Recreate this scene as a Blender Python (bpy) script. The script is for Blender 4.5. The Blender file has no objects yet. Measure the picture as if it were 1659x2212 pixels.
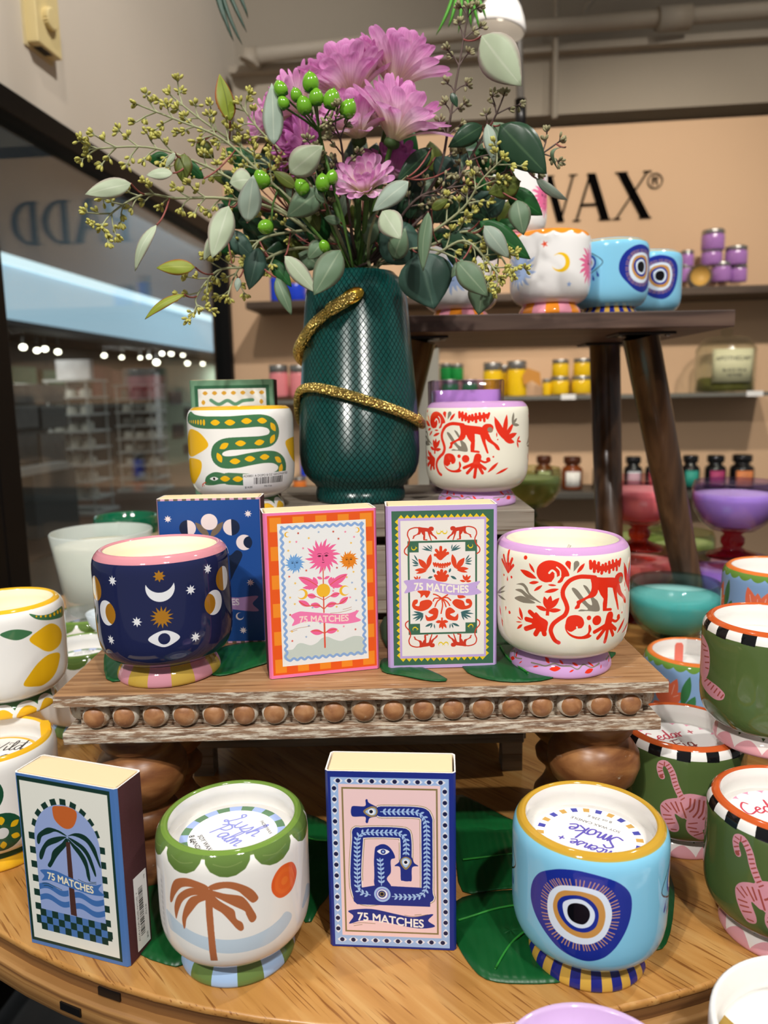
import bpy, math, random
import numpy as np
from mathutils import Vector, Matrix
random.seed(7)
PI=math.pi
# ---------------------------------------------------------------- camera, world, lights
W0,H0=1659,2212
FPX=1634.0; PITCH=0.1531; ROLL=-0.0186; EYE=1.0943
_f=np.array([0,math.cos(PITCH),-math.sin(PITCH)]); _r0=np.array([1.,0,0]); _u0=np.cross(_r0,_f)
_c,_s=math.cos(ROLL),math.sin(ROLL)
_r=_c*_r0+_s*_u0; _u=-_s*_r0+_c*_u0
scene=bpy.context.scene
COL=scene.collection
cd=bpy.data.cameras.new('camera'); cam=bpy.data.objects.new('camera',cd); COL.objects.link(cam)
cd.sensor_fit='VERTICAL'; cd.lens=6.86; cd.sensor_height=6.86*H0/FPX; cd.sensor_width=6.86*W0/FPX
cd.clip_start=.02; cd.clip_end=60; scene.cycles.transparent_max_bounces=32; scene.cycles.max_bounces=10
m=Matrix(((_r[0],_u[0],-_f[0],0),(_r[1],_u[1],-_f[1],0),(_r[2],_u[2],-_f[2],EYE),(0,0,0,1)))
cam.matrix_world=m
cd.dof.use_dof=True; cd.dof.focus_distance=.50; cd.dof.aperture_fstop=2.0
scene.camera=cam
scene.view_settings.view_transform='Standard'; scene.view_settings.look='None'
scene.view_settings.gamma=1; scene.view_settings.use_curve_mapping=False
scene.view_settings.exposure=0.06
wd=bpy.data.worlds.new('world'); scene.world=wd; wd.use_nodes=True
wd.node_tree.nodes['Background'].inputs[0].default_value=(1.0,.97,.94,1)
wd.node_tree.nodes['Background'].inputs[1].default_value=.21
def spot(name,loc,tgt,power,size=70,blend=.5,rad=.03,col=(1,.9,.78)):
    l=bpy.data.lights.new(name,'SPOT'); l.energy=power; l.spot_size=math.radians(size); l.spot_blend=blend
    l.shadow_soft_size=rad; l.color=col
    o=bpy.data.objects.new(name,l); COL.objects.link(o); o.location=loc
    o.rotation_euler=(Vector(tgt)-Vector(loc)).to_track_quat('-Z','Y').to_euler(); return o
PSI=math.radians(6.5); CP,SP=math.cos(PSI),math.sin(PSI)
def RM(a,b,z=0): return (a*CP+b*SP,-a*SP+b*CP,z)      # the shop's own axes: a along the back wall, b towards it
WARM=(1,.955,.90)
spot('track_spot',(-.80,-.95,2.5),(-.1,.5,.9),84,60,.6,.03,WARM)
spot('track_spot',(-.66,-.95,2.5),(0,.5,.9),38,60,.6,.03,WARM)
spot('track_spot',(.42,-.85,2.6),(.05,.55,.9),76,60,.6,.03,WARM)
spot('track_spot',(.58,-.85,2.6),(.1,.6,.9),34,60,.6,.03,WARM)
spot('track_spot',(1.25,.75,2.7),(.1,.55,.9),52,55,.6,.03,WARM)
spot('track_spot',(-.15,.95,3.0),(0,.62,1.0),24,50,.6,.03,WARM)
spot('track_spot',RM(1.15,.55,2.75),RM(.85,2.6,1.45),92,46,.8,.04,(1,.90,.78))
spot('track_spot',RM(.45,.50,2.75),RM(.35,2.6,1.25),90,46,.8,.04,(1,.92,.81))
spot('track_spot',RM(-.35,.55,2.8),RM(-.45,2.6,1.1),46,46,.8,.04,(1,.90,.80))
spot('track_spot',RM(.45,.4,3.1),RM(-.82,1.7,2.0),165,80,.9,.05,(1,.95,.89))
for i_,(a_,b_,e_) in enumerate([(-4.1,6.6,16),(-4.2,9.5,24),(-4.2,14.5,34)]):
    sl=bpy.data.lights.new('shop_fill','AREA'); sl.energy=e_; sl.size=.8; sl.color=(1,.96,.9); so=bpy.data.objects.new('shop_fill',sl); COL.objects.link(so); so.location=RM(a_,b_,1.75)  # added area fill brightening the shop interior, apart from its modelled downlights
ml=bpy.data.lights.new('mall_light','AREA'); ml.energy=120; ml.size=3; ml.color=(.85,.95,1)
mo=bpy.data.objects.new('mall_light',ml); COL.objects.link(mo); mo.location=RM(-3.9,9.5,3.2)

# ---------------------------------------------------------------- pixel -> point
EYEP=np.array([0,0,EYE])
def _ray(x,y): return _f+(x-829.5)/FPX*_r-(y-1106)/FPX*_u
def at(x,y,Y):
    d=_ray(x,y); return Vector(EYEP+d*(Y/d[1]))
def atz(x,y,z):
    d=_ray(x,y); return Vector(EYEP+d*((z-EYE)/d[2]))
def atb(x,y,b):
    d=_ray(x,y); t=b/(d[0]*SP+d[1]*CP); return Vector(EYEP+d*t)
def ata(x,y,a):
    d=_ray(x,y); t=a/(d[0]*CP-d[1]*SP); return Vector(EYEP+d*t)
def toroom(p): return (p[0]*CP-p[1]*SP, p[0]*SP+p[1]*CP, p[2])

# ---------------------------------------------------------------- tags
def tag(o,label=None,cat=None,group=None,kind=None):
    if label: o['label']=label
    if cat: o['category']=cat
    if group: o['group']=group
    if kind: o['kind']=kind
    return o
def thing(name,label,cat,loc=(0,0,0),rotz=0,group=None):
    o=bpy.data.objects.new(name,None); COL.objects.link(o); o.empty_display_size=.02
    o.location=loc; o.rotation_euler=(0,0,rotz); tag(o,label,cat,group); return o
def copy_tree(o,parent=None):
    c=o.copy(); COL.objects.link(c)
    if parent is not None: c.parent=parent
    for ch in list(o.children): copy_tree(ch,c)
    return c

# ---------------------------------------------------------------- mesh builder
class G:
    def __init__(s): s.v=[];s.f=[];s.uv=[];s.m=[];s.sm=[]
    def face(s,idx,uv=None,m=0,sm=True):
        s.f.append(tuple(idx)); s.uv.append(uv or [(0,0)]*len(idx)); s.m.append(m); s.sm.append(sm)
    def grid(s,P,UV=None,m=0,sm=True,closed=False,flip=False):
        """P[i][j] points"""
        b=len(s.v); R=len(P); Cn=len(P[0])
        for row in P: s.v.extend([tuple(p) for p in row])
        for i in range(R-1):
            for j in range(Cn if closed else Cn-1):
                j2=(j+1)%Cn
                q=[b+i*Cn+j,b+i*Cn+j2,b+(i+1)*Cn+j2,b+(i+1)*Cn+j]
                uv=[UV[i][j],UV[i][j2],UV[i+1][j2],UV[i+1][j]] if UV else None
                if flip: q=q[::-1]; uv=uv[::-1] if uv else None
                mm=m[i] if isinstance(m,(list,tuple)) else m
                s.face(q,uv,mm,sm)
        return b
    def lathe(s,prof,n=48,m=0,zs=None,c=(0,0,0),sm=True,uv=True,H=None,squash=1.):
        H=H or max(p[1] for p in prof) or 1
        P=[];UV=[]
        for r,z in prof:
            row=[];ur=[]
            for k in range(n+1):
                th=-PI+2*PI*k/n
                row.append((c[0]+r*math.sin(th),c[1]-r*squash*math.cos(th),c[2]+z)); ur.append((k/n,z/H))
            P.append(row);UV.append(ur)
        s.grid(P,UV,m,sm)
    def box(s,x0,x1,y0,y1,z0,z1,m=0,fuv=None,M=None):
        b=len(s.v)
        pts=[(x0,y0,z0),(x1,y0,z0),(x1,y1,z0),(x0,y1,z0),(x0,y0,z1),(x1,y0,z1),(x1,y1,z1),(x0,y1,z1)]
        if M is not None: pts=[tuple(M@Vector(p)) for p in pts]
        s.v.extend(pts)
        for k,q in enumerate([(0,1,5,4),(1,2,6,5),(2,3,7,6),(3,0,4,7),(4,5,6,7),(3,2,1,0)]):
            mm=m[k] if isinstance(m,(list,tuple)) else m
            s.face([b+i for i in q],[(0,0),(1,0),(1,1),(0,1)],mm,False)
    def tube(s,pts,rad,n=8,m=0,cap=True,uvl=None):
        pts=[Vector(p) for p in pts]
        rad=rad if hasattr(rad,'__len__') else [rad]*len(pts)
        P=[];UV=[];up=None;L=0
        for i,p in enumerate(pts):
            t=(pts[min(i+1,len(pts)-1)]-pts[max(i-1,0)])
            if t.length<1e-9: t=Vector((0,0,1))
            t.normalize()
            if i: L+=(pts[i]-pts[i-1]).length
            if up is None:
                up=Vector((0,0,1)) if abs(t.z)<.9 else Vector((1,0,0))
            a=t.cross(up)
            if a.length<1e-6: a=t.orthogonal()
            a.normalize(); bb=a.cross(t).normalized(); up=bb
            P.append([p+(a*math.cos(2*PI*k/n)+bb*math.sin(2*PI*k/n))*rad[i] for k in range(n)]); UV.append([(k/n,L) for k in range(n)])
        b=s.grid(P,UV,m,True,closed=True)
        if cap:
            s.face([b+k for k in range(n)],None,m,True); e=b+(len(P)-1)*n; s.face([e+k for k in range(n)][::-1],None,m,True)
    def ball(s,c,r,m=0,n=10,k=6,M=None):
        P=[]
        for i in range(k+1):
            ph=PI*i/k; row=[]
            for j in range(n):
                th=2*PI*j/n; q=Vector((math.sin(ph)*math.cos(th)*r[0],math.sin(ph)*math.sin(th)*r[1],-math.cos(ph)*r[2]))
                if M is not None: q=M@q
                row.append(Vector(c)+q)
            P.append(row)
        s.grid(P,None,m,True,closed=True)
    def prism(s,poly,z0,z1,m=0,M=None,ms=None):
        """flat polygon in local xy extruded z0..z1"""
        n=len(poly);b=len(s.v)
        f=(lambda p:tuple(M@Vector(p))) if M is not None else (lambda p:p)
        s.v.extend([f((x,y,z0)) for x,y in poly]+[f((x,y,z1)) for x,y in poly])
        s.face([b+i for i in range(n)][::-1],None,m,False); s.face([b+n+i for i in range(n)],None,m,False)
        for i in range(n): s.face([b+i,b+(i+1)%n,b+n+(i+1)%n,b+n+i],None,ms if ms is not None else m,False)
    def build(s,name,mats,parent=None,loc=None,bevel=0,rot=None,solid=0,seg=2):
        me=bpy.data.meshes.new(name); me.from_pydata([tuple(v) for v in s.v],[],s.f)
        mats=mats if isinstance(mats,(list,tuple)) else [mats]
        for x in mats: me.materials.append(x)
        me.polygons.foreach_set('use_smooth',s.sm); me.polygons.foreach_set('material_index',s.m)
        ul=me.uv_layers.new(name='uv'); flat=[c for u in s.uv for p in u for c in p]
        if len(flat)==2*len(me.loops): ul.data.foreach_set('uv',flat)
        me.update()
        o=bpy.data.objects.new(name,me); COL.objects.link(o)
        if parent is not None: o.parent=parent
        if loc: o.location=loc
        if rot: o.rotation_euler=rot
        if bevel:
            mo=o.modifiers.new('b','BEVEL'); mo.width=bevel; mo.segments=seg; mo.limit_method='ANGLE'; mo.angle_limit=math.radians(40)
        if solid:
            mo=o.modifiers.new('s','SOLIDIFY'); mo.thickness=solid; mo.offset=0
        return o

# ---------------------------------------------------------------- materials
def srgb(c):
    if isinstance(c,str): c=[int(c[i:i+2],16)/255 for i in (0,2,4)]
    return tuple(x/12.92 if x<=.04045 else ((x+.055)/1.055)**2.4 for x in c[:3])+(1,)
MC={}
def mat(name,col='808080',rough=.5,metal=0,spec=.5,trans=0,ior=1.45,emit=None,es=0,coat=0,alpha=1,vary=.04,vs=40,bump=0,bs=80,sheen=0,sss=0):
    if name in MC: return MC[name]
    M=bpy.data.materials.new(name); M.use_nodes=True; nt=M.node_tree; b=nt.nodes['Principled BSDF']
    L=nt.links.new
    b.inputs['Roughness'].default_value=rough; b.inputs['Metallic'].default_value=metal
    b.inputs['Specular IOR Level'].default_value=spec; b.inputs['IOR'].default_value=ior
    b.inputs['Transmission Weight'].default_value=trans; b.inputs['Coat Weight'].default_value=coat; b.inputs['Coat Roughness'].default_value=.05
    b.inputs['Alpha'].default_value=alpha
    if sss: b.inputs['Subsurface Weight'].default_value=sss; b.inputs['Subsurface Radius'].default_value=(.01,.008,.006)
    tc=nt.nodes.new('ShaderNodeTexCoord'); nz=nt.nodes.new('ShaderNodeTexNoise'); nz.inputs['Scale'].default_value=vs
    L(tc.outputs['Object'],nz.inputs['Vector'])
    c=srgb(col); mx=nt.nodes.new('ShaderNodeMix'); mx.data_type='RGBA'
    mx.inputs[6].default_value=tuple(x*(1-vary) for x in c[:3])+(1,); mx.inputs[7].default_value=tuple(min(1,x*(1+vary)) for x in c[:3])+(1,)
    L(nz.outputs['Fac'],mx.inputs[0]); L(mx.outputs[2],b.inputs['Base Color'])
    if emit: b.inputs['Emission Color'].default_value=srgb(emit); b.inputs['Emission Strength'].default_value=es
    if bump:
        n2=nt.nodes.new('ShaderNodeTexNoise'); n2.inputs['Scale'].default_value=bs; L(tc.outputs['Object'],n2.inputs['Vector'])
        bp=nt.nodes.new('ShaderNodeBump'); bp.inputs['Strength'].default_value=bump; bp.inputs['Distance'].default_value=.001
        L(n2.outputs['Fac'],bp.inputs['Height']); L(bp.outputs[0],b.inputs['Normal'])
    MC[name]=M; return M
def nodes(M): return M.node_tree,M.node_tree.nodes['Principled BSDF'],M.node_tree.nodes.new,M.node_tree.links.new
def wood(name,cols,rot=0,scale=(2,60,60),rough=.45,streak=0,wash=None,washamt=0,bump=.15,sc=1.,coat=0):
    """long-grain wood: stretched noise through a colour ramp, pores, optional whitewash"""
    M=mat(name,cols[0],rough); nt,b,N,L=nodes(M)
    tc=N('ShaderNodeTexCoord'); mp=N('ShaderNodeMapping'); mp.inputs['Rotation'].default_value=(0,0,rot) if not hasattr(rot,'__len__') else rot
    L(tc.outputs['Object'],mp.inputs[0])
    m2=N('ShaderNodeMapping'); m2.inputs['Scale'].default_value=scale; L(mp.outputs[0],m2.inputs[0])
    n=N('ShaderNodeTexNoise'); n.inputs['Scale'].default_value=sc; n.inputs['Detail'].default_value=6; n.inputs['Distortion'].default_value=.6; L(m2.outputs[0],n.inputs['Vector'])
    r=N('ShaderNodeValToRGB'); L(n.outputs['Fac'],r.inputs[0])
    r.color_ramp.elements[0].position=.3; r.color_ramp.elements[1].position=.7
    r.color_ramp.elements[0].color=srgb(cols[0]); r.color_ramp.elements[1].color=srgb(cols[-1])
    if len(cols)>2:
        e=r.color_ramp.elements.new(.5); e.color=srgb(cols[1])
    out=r.outputs[0]
    if streak:
        m3=N('ShaderNodeMapping'); m3.inputs['Scale'].default_value=(scale[0]*streak,scale[1]*6,scale[2]*6); L(mp.outputs[0],m3.inputs[0])
        n3=N('ShaderNodeTexNoise'); n3.inputs['Scale'].default_value=sc; n3.inputs['Detail'].default_value=1; L(m3.outputs[0],n3.inputs['Vector'])
        r3=N('ShaderNodeValToRGB'); r3.color_ramp.elements[0].position=.62; r3.color_ramp.elements[1].position=.70; L(n3.outputs['Fac'],r3.inputs[0])
        mx=N('ShaderNodeMix'); mx.data_type='RGBA'; mx.blend_type='MULTIPLY'; mx.inputs[7].default_value=(.52,.40,.30,1)
        L(r3.outputs[0],mx.inputs[0]); L(out,mx.inputs[6]); out=mx.outputs[2]
    if wash:
        n4=N('ShaderNodeTexNoise'); n4.inputs['Scale'].default_value=sc*1.3; n4.inputs['Detail'].default_value=9; n4.inputs['Roughness'].default_value=.7
        m4=N('ShaderNodeMapping'); m4.inputs['Scale'].default_value=(scale[0]*2.2,scale[1]*1.2,scale[2]*1.2); L(mp.outputs[0],m4.inputs[0]); L(m4.outputs[0],n4.inputs['Vector'])
        r4=N('ShaderNodeValToRGB'); r4.color_ramp.elements[0].position=.56-washamt; r4.color_ramp.elements[1].position=.68-washamt; L(n4.outputs['Fac'],r4.inputs[0])
        mx=N('ShaderNodeMix'); mx.data_type='RGBA'; mx.inputs[7].default_value=srgb(wash); L(r4.outputs[0],mx.inputs[0]); L(out,mx.inputs[6]); out=mx.outputs[2]
    L(out,b.inputs['Base Color'])
    if bump:
        bp=N('ShaderNodeBump'); bp.inputs['Strength'].default_value=bump; bp.inputs['Distance'].default_value=.0006; L(n.outputs['Fac'],bp.inputs['Height']); L(bp.outputs[0],b.inputs['Normal'])
    if coat: b.inputs['Coat Weight'].default_value=coat; b.inputs['Coat Roughness'].default_value=.15
    return M
def art_mat(name,img,rough=.12,coat=0,bump=0):
    M=mat(name,'FFFFFF',rough,coat=coat); nt,b,N,L=nodes(M)
    t=N('ShaderNodeTexImage'); t.image=img; t.extension='EXTEND'; t.interpolation='Linear'
    u=N('ShaderNodeUVMap'); u.uv_map='uv'; L(u.outputs[0],t.inputs[0])
    L(t.outputs[0],b.inputs['Base Color'])
    if bump:
        tc=N('ShaderNodeTexCoord'); n=N('ShaderNodeTexNoise'); n.inputs['Scale'].default_value=220; L(tc.outputs['Object'],n.inputs['Vector'])
        bp=N('ShaderNodeBump'); bp.inputs['Strength'].default_value=bump; bp.inputs['Distance'].default_value=.0003; L(n.outputs['Fac'],bp.inputs['Height']); L(bp.outputs[0],b.inputs['Normal'])
    return M

# ---------------------------------------------------------------- painting flat artwork (printed boxes, hand-painted glazes)
def rgb(c): return [int(c[i:i+2],16) for i in (0,2,4)]
_tx={}
def text_tris(s,bold=0):
    k=(s,bold)
    if k in _tx: return _tx[k]
    cu=bpy.data.curves.new('lettering','FONT'); cu.body=s; cu.size=1; cu.offset=bold; cu.resolution_u=4
    o=bpy.data.objects.new('lettering',cu); COL.objects.link(o)
    dg=bpy.context.evaluated_depsgraph_get(); me=o.evaluated_get(dg).to_mesh(); me.calc_loop_triangles()
    V=np.array([v.co[:2] for v in me.vertices]); T=[tuple(t.vertices) for t in me.loop_triangles]
    o.evaluated_get(dg).to_mesh_clear(); bpy.data.objects.remove(o); bpy.data.curves.remove(cu)
    _tx[k]=(V,T); return _tx[k]
def smooth(P,closed,n=6):
    P=np.array(P,float); N=len(P)
    if N<3: return P
    out=[]
    for i in range(N if closed else N-1):
        if closed: a,b,c,d=P[i-1],P[i],P[(i+1)%N],P[(i+2)%N]
        else: a,b,c,d=P[max(i-1,0)],P[i],P[i+1],P[min(i+2,N-1)]
        for k in range(n):
            t=k/n; out.append(.5*((2*b)+(c-a)*t+(2*a-5*b+4*c-d)*t*t+(3*b-a-3*c+d)*t**3))
    if not closed: out.append(P[-1])
    return np.array(out)
class Art:
    def __init__(s,w,h,bg,ppm=6,x0=0,y0=0,up=False,ss=2,wrap=False):
        s.w,s.h,s.k,s.x0,s.y0,s.up,s.ss,s.wrap=w,h,ppm*ss,x0,y0,up,ss,wrap
        s.a=np.empty((int(round(h*ppm))*ss,int(round(w*ppm))*ss,3),np.uint8); s.a[:]=rgb(bg)
    def fill(s,P,col,sh=0):
        P=np.asarray(P,float); X=(P[:,0]-s.x0+sh)*s.k; Y=(P[:,1]-s.y0)*s.k
        if s.up: Y=s.a.shape[0]-Y
        H,Wd=s.a.shape[:2]
        y0=max(int(math.floor(Y.min())),0); y1=min(int(math.ceil(Y.max())),H)
        if s.wrap and sh==0:
            if X.min()<0: s.fill(P,col,s.w)
            if X.max()>Wd: s.fill(P,col,-s.w)
        if X.max()<0 or X.min()>Wd: return
        X2=np.roll(X,-1);Y2=np.roll(Y,-1); c=rgb(col)
        for y in range(y0,y1):
            yc=y+.5; h=(Y<=yc)!=(Y2<=yc)
            if not h.any(): continue
            xs=np.sort(X[h]+(yc-Y[h])*(X2[h]-X[h])/(Y2[h]-Y[h]))
            for i in range(0,len(xs)-1,2):
                a=max(int(round(xs[i])),0);b=min(int(round(xs[i+1])),Wd)
                if b>a: s.a[y,a:b]=c
    def poly(s,P,col,sm=False,hole=None): s.fill(smooth(P,True) if sm else P,col)
    def circ(s,x,y,r,col,ry=None,rot=0,n=28):
        ry=ry or r; t=np.linspace(0,2*PI,n,endpoint=False); c,q=math.cos(rot),math.sin(rot)
        X=r*np.cos(t);Y=ry*np.sin(t); s.fill(np.stack([x+X*c-Y*q,y+X*q+Y*c],1),col)
    def stroke(s,P,w,col,sm=True,taper=None,close=False):
        P=np.array(P,float)
        if sm: P=smooth(P,close,5)
        if close: P=np.vstack([P,P[:1]])
        n=len(P)
        for i in range(n-1):
            wa=w*(taper(i/(n-1)) if taper else 1);wb=w*(taper((i+1)/(n-1)) if taper else 1)
            a,b=P[i],P[i+1]; d=b-a; l=math.hypot(*d)
            if l<1e-6: continue
            nn=np.array([-d[1],d[0]])/l
            s.fill([a+nn*wa/2,b+nn*wb/2,b-nn*wb/2,a-nn*wa/2],col)
        if w*s.k>2:
            for i in range(n):
                ww=w*(taper(i/(n-1)) if taper else 1)
                s.circ(P[i][0],P[i][1],ww/2,col,n=10)
    def leaf(s,x1,y1,x2,y2,w,col,drop=False):
        a=np.array([x1,y1]);d=np.array([x2-x1,y2-y1]);n=np.array([-d[1],d[0]])/(math.hypot(*d)+1e-9)
        t=np.linspace(0,1,13); pr=np.sin(PI*t)**.85*w/2 if not drop else np.sqrt(np.clip(1-((t-.68)/.32)**2,0,1))*w/2*(t>.68)+(t<=.68)*(t/.68)*w/2
        U=[a+d*q+n*k for q,k in zip(t,pr)]; D=[a+d*q-n*k for q,k in zip(t,pr)]
        s.fill(U+D[::-1],col)
    def star(s,x,y,R,col,n=5,r=None,rot=0):
        r=r or R*.45; P=[]
        for i in range(2*n):
            q=R if i%2==0 else r; a=PI/2+rot+PI*i/n; P.append((x+q*math.cos(a),y+q*math.sin(a)))
        s.fill(P,col)
    def moon(s,x,y,r,col,ang=0,t=.5,al=.6):
        """crescent opening towards ang, thickness t*r"""
        xm=-r+t*r; c0=(r*r-xm*xm)/(2*(r*math.cos(al)-xm)); ri=abs(c0-xm); P=[]
        for i in range(25): q=al+(2*PI-2*al)*i/24; P.append((r*math.cos(q),r*math.sin(q)))
        g=math.atan2(r*math.sin(al),r*math.cos(al)-c0)
        for i in range(25): q=-g-(2*PI-2*g)*i/24; P.append((c0+ri*math.cos(q),ri*math.sin(q)))
        c,d=math.cos(ang),math.sin(ang); s.fill([(x+a*c-b*d,y+a*d+b*c) for a,b in P],col)
    def text(s,t,x,y,size,col,bold=.012,rot=0,wave=None,align='C',mirror=False,sx=1):
        V,T=text_tris(t,0); V=V.copy(); 
        if align=='C': V[:,0]-=(V[:,0].max()+V[:,0].min())/2
        V[:,1]-=.36; V=V*size; V[:,0]*=sx
        up=1 if s.up else -1
        if mirror: V[:,0]*=-1
        V[:,1]*=up
        if wave is not None:
            V[:,1]+=np.array([wave(q) for q in V[:,0]])
        c,q=math.cos(rot),math.sin(rot); X=x+V[:,0]*c-V[:,1]*q; Y=y+V[:,0]*q+V[:,1]*c; P=np.stack([X,Y],1)
        d=bold*size*1.25
        offs=[(0,0)] if d*s.k<.6 else [(0,0)]+[(d*math.cos(a),d*math.sin(a)) for a in np.linspace(0,2*PI,9)[:-1]]
        for ox,oy in offs:
            for tr in T: s.fill(P[list(tr)]+np.array([ox,oy]),col)
    def ops(s,L,pal,dx=0,dy=0,sx=1,sy=1,only=None):
        for o in L:
            k,c,v=o[0],pal.get(o[1],'FF00FF'),o[2]
            if c is None: continue
            if k in 'PQSZ':
                P=[(v[i]*sx+dx,v[i+1]*sy+dy) for i in range(0,len(v),2)]
                if k=='P': s.poly(P,c,True)
                elif k=='Q': s.poly(P,c)
                else: s.stroke(P,o[3]*abs(sx),c)
            elif k in 'LD': s.leaf(v[0]*sx+dx,v[1]*sy+dy,v[2]*sx+dx,v[3]*sy+dy,v[4]*abs(sx),c,k=='D')
            elif k=='C': s.circ(v[0]*sx+dx,v[1]*sy+dy,v[2]*abs(sx),c)
    def image(s,name):
        a=s.a.astype(np.float32)/255; h,w=a.shape[0]//s.ss,a.shape[1]//s.ss
        a=a[:h*s.ss,:w*s.ss].reshape(h,s.ss,w,s.ss,3).mean((1,3))[::-1]
        im=bpy.data.images.new(name,w,h); px=np.ones((h,w,4),np.float32); px[...,:3]=a
        im.pixels.foreach_set(px.ravel()); im.update(); im.pack(); return im
A_PALM=[('P','bl',[-37.2,48.3,-26.9,45.8,-16.4,42.7,-6.9,40.8,4.0,39.3,14.7,38.9,25.5,39.9,33.8,42.0,38.9,44.1,43.5,40.1,42.4,36.4,36.1,32.7,26.8,30.1,16.5,29.9,5.7,30.4,-5.1,31.9,-16.9,34.7,-27.7,37.0,-35.0,38.3]),('P','br',[-5.1,71.5,-11.3,74.1,-18.7,74.6,-26.2,71.4,-30.1,65.7,-32.2,58.7,-32.1,55.1,-30.1,56.6,-27.0,62.1,-21.3,68.3,-13.3,69.9,-6.5,67.0]),('P','br',[-6.4,68.8,-13.3,69.9,-19.3,67.4,-25.5,61.5,-28.7,53.6,-27.8,46.7,-25.3,52.5,-22.0,59.1,-17.5,63.4,-12.4,65.7,-6.1,65.3]),('P','br',[-6.5,66.4,-12.4,65.4,-16.9,62.6,-20.8,55.9,-22.9,48.5,-22.1,42.9,-20.8,44.4,-19.5,49.7,-15.5,55.5,-10.9,61.2,-5.6,64.1]),('P','br',[-5.2,71.2,-0.1,74.0,6.8,74.1,13.0,71.5,18.2,67.5,21.3,62.9,21.8,60.1,18.6,58.9,14.7,63.4,10.7,67.9,4.5,70.5,-2.0,69.6]),('P','br',[-3.1,69.3,3.3,67.4,11.6,65.0,15.2,61.5,18.7,54.6,20.4,49.8,18.9,47.3,16.7,47.9,14.8,52.7,13.8,55.3,8.2,59.4,2.0,63.6,-2.7,66.6]),('P','br',[-3.7,67.2,0.9,63.1,6.0,59.1,8.6,56.4,9.4,51.5,12.4,48.5,13.1,44.7,11.4,43.6,9.1,45.6,5.6,50.8,1.6,55.9,-3.6,60.1]),('Q','br',[-6.9,69.9,-2.5,70.2,-3.2,57.1,-3.0,45.2,-2.4,25.7,-6.6,25.4,-6.7,39.0,-7.2,54.5]),('P','or',[46.1,71.1,49.7,63.1,46.1,55.9,40.1,53.9,34.4,55.3,30.4,60.8,30.4,66.8,33.9,71.8,38.9,73.5]),('P','bl',[63.7,46.2,59.5,44.0,54.6,38.4,55.7,35.7,62.5,36.7,75.9,35.7])]
A_SMOKE=[('P','nv',[-25.9,83.6,-17.3,85.5,-6.9,83.9,2.2,79.7,8.6,72.3,11.3,63.6,10.4,52.4,5.6,41.2,-1.9,31.9,-10.8,27.5,-19.3,27.8,-27.8,30.6,-35.9,36.5,-43.1,43.6,-46.9,51.9,-45.8,61.9,-40.6,72.1,-32.8,79.7]),('P','wh',[-24.6,71.4,-16.0,73.6,-7.6,72.2,-2.8,67.2,0.1,59.5,-0.3,51.8,-3.3,44.0,-9.0,39.3,-15.2,37.5,-22.3,37.8,-29.1,40.5,-33.5,45.8,-35.0,53.6,-33.8,61.5,-29.6,67.9]),('P','tn',[-22.3,68.2,-15.9,69.6,-8.6,67.9,-4.8,63.5,-3.2,56.5,-4.5,48.7,-8.5,43.5,-14.3,41.4,-20.7,42.0,-26.3,44.7,-30.2,49.8,-31.5,55.9,-29.5,62.8,-26.1,66.4]),('P','nv',[-22.2,64.9,-16.9,66.1,-11.6,64.8,-7.9,60.9,-6.7,55.7,-7.9,49.6,-11.2,46.1,-15.4,44.7,-20.8,45.3,-25.2,48.2,-28.2,52.5,-28.9,57.7,-26.6,62.2]),('P','wh',[-21.1,63.0,-15.8,64.0,-11.6,61.9,-8.9,57.8,-9.0,53.0,-11.3,49.1,-15.4,47.1,-19.7,47.4,-23.6,50.0,-25.6,54.7,-25.5,59.6]),('P','bk',[-19.4,61.1,-14.7,61.3,-11.8,58.6,-11.4,54.5,-13.4,50.5,-16.5,49.3,-20.9,50.4,-23.1,53.8,-22.7,58.5])]
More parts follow.
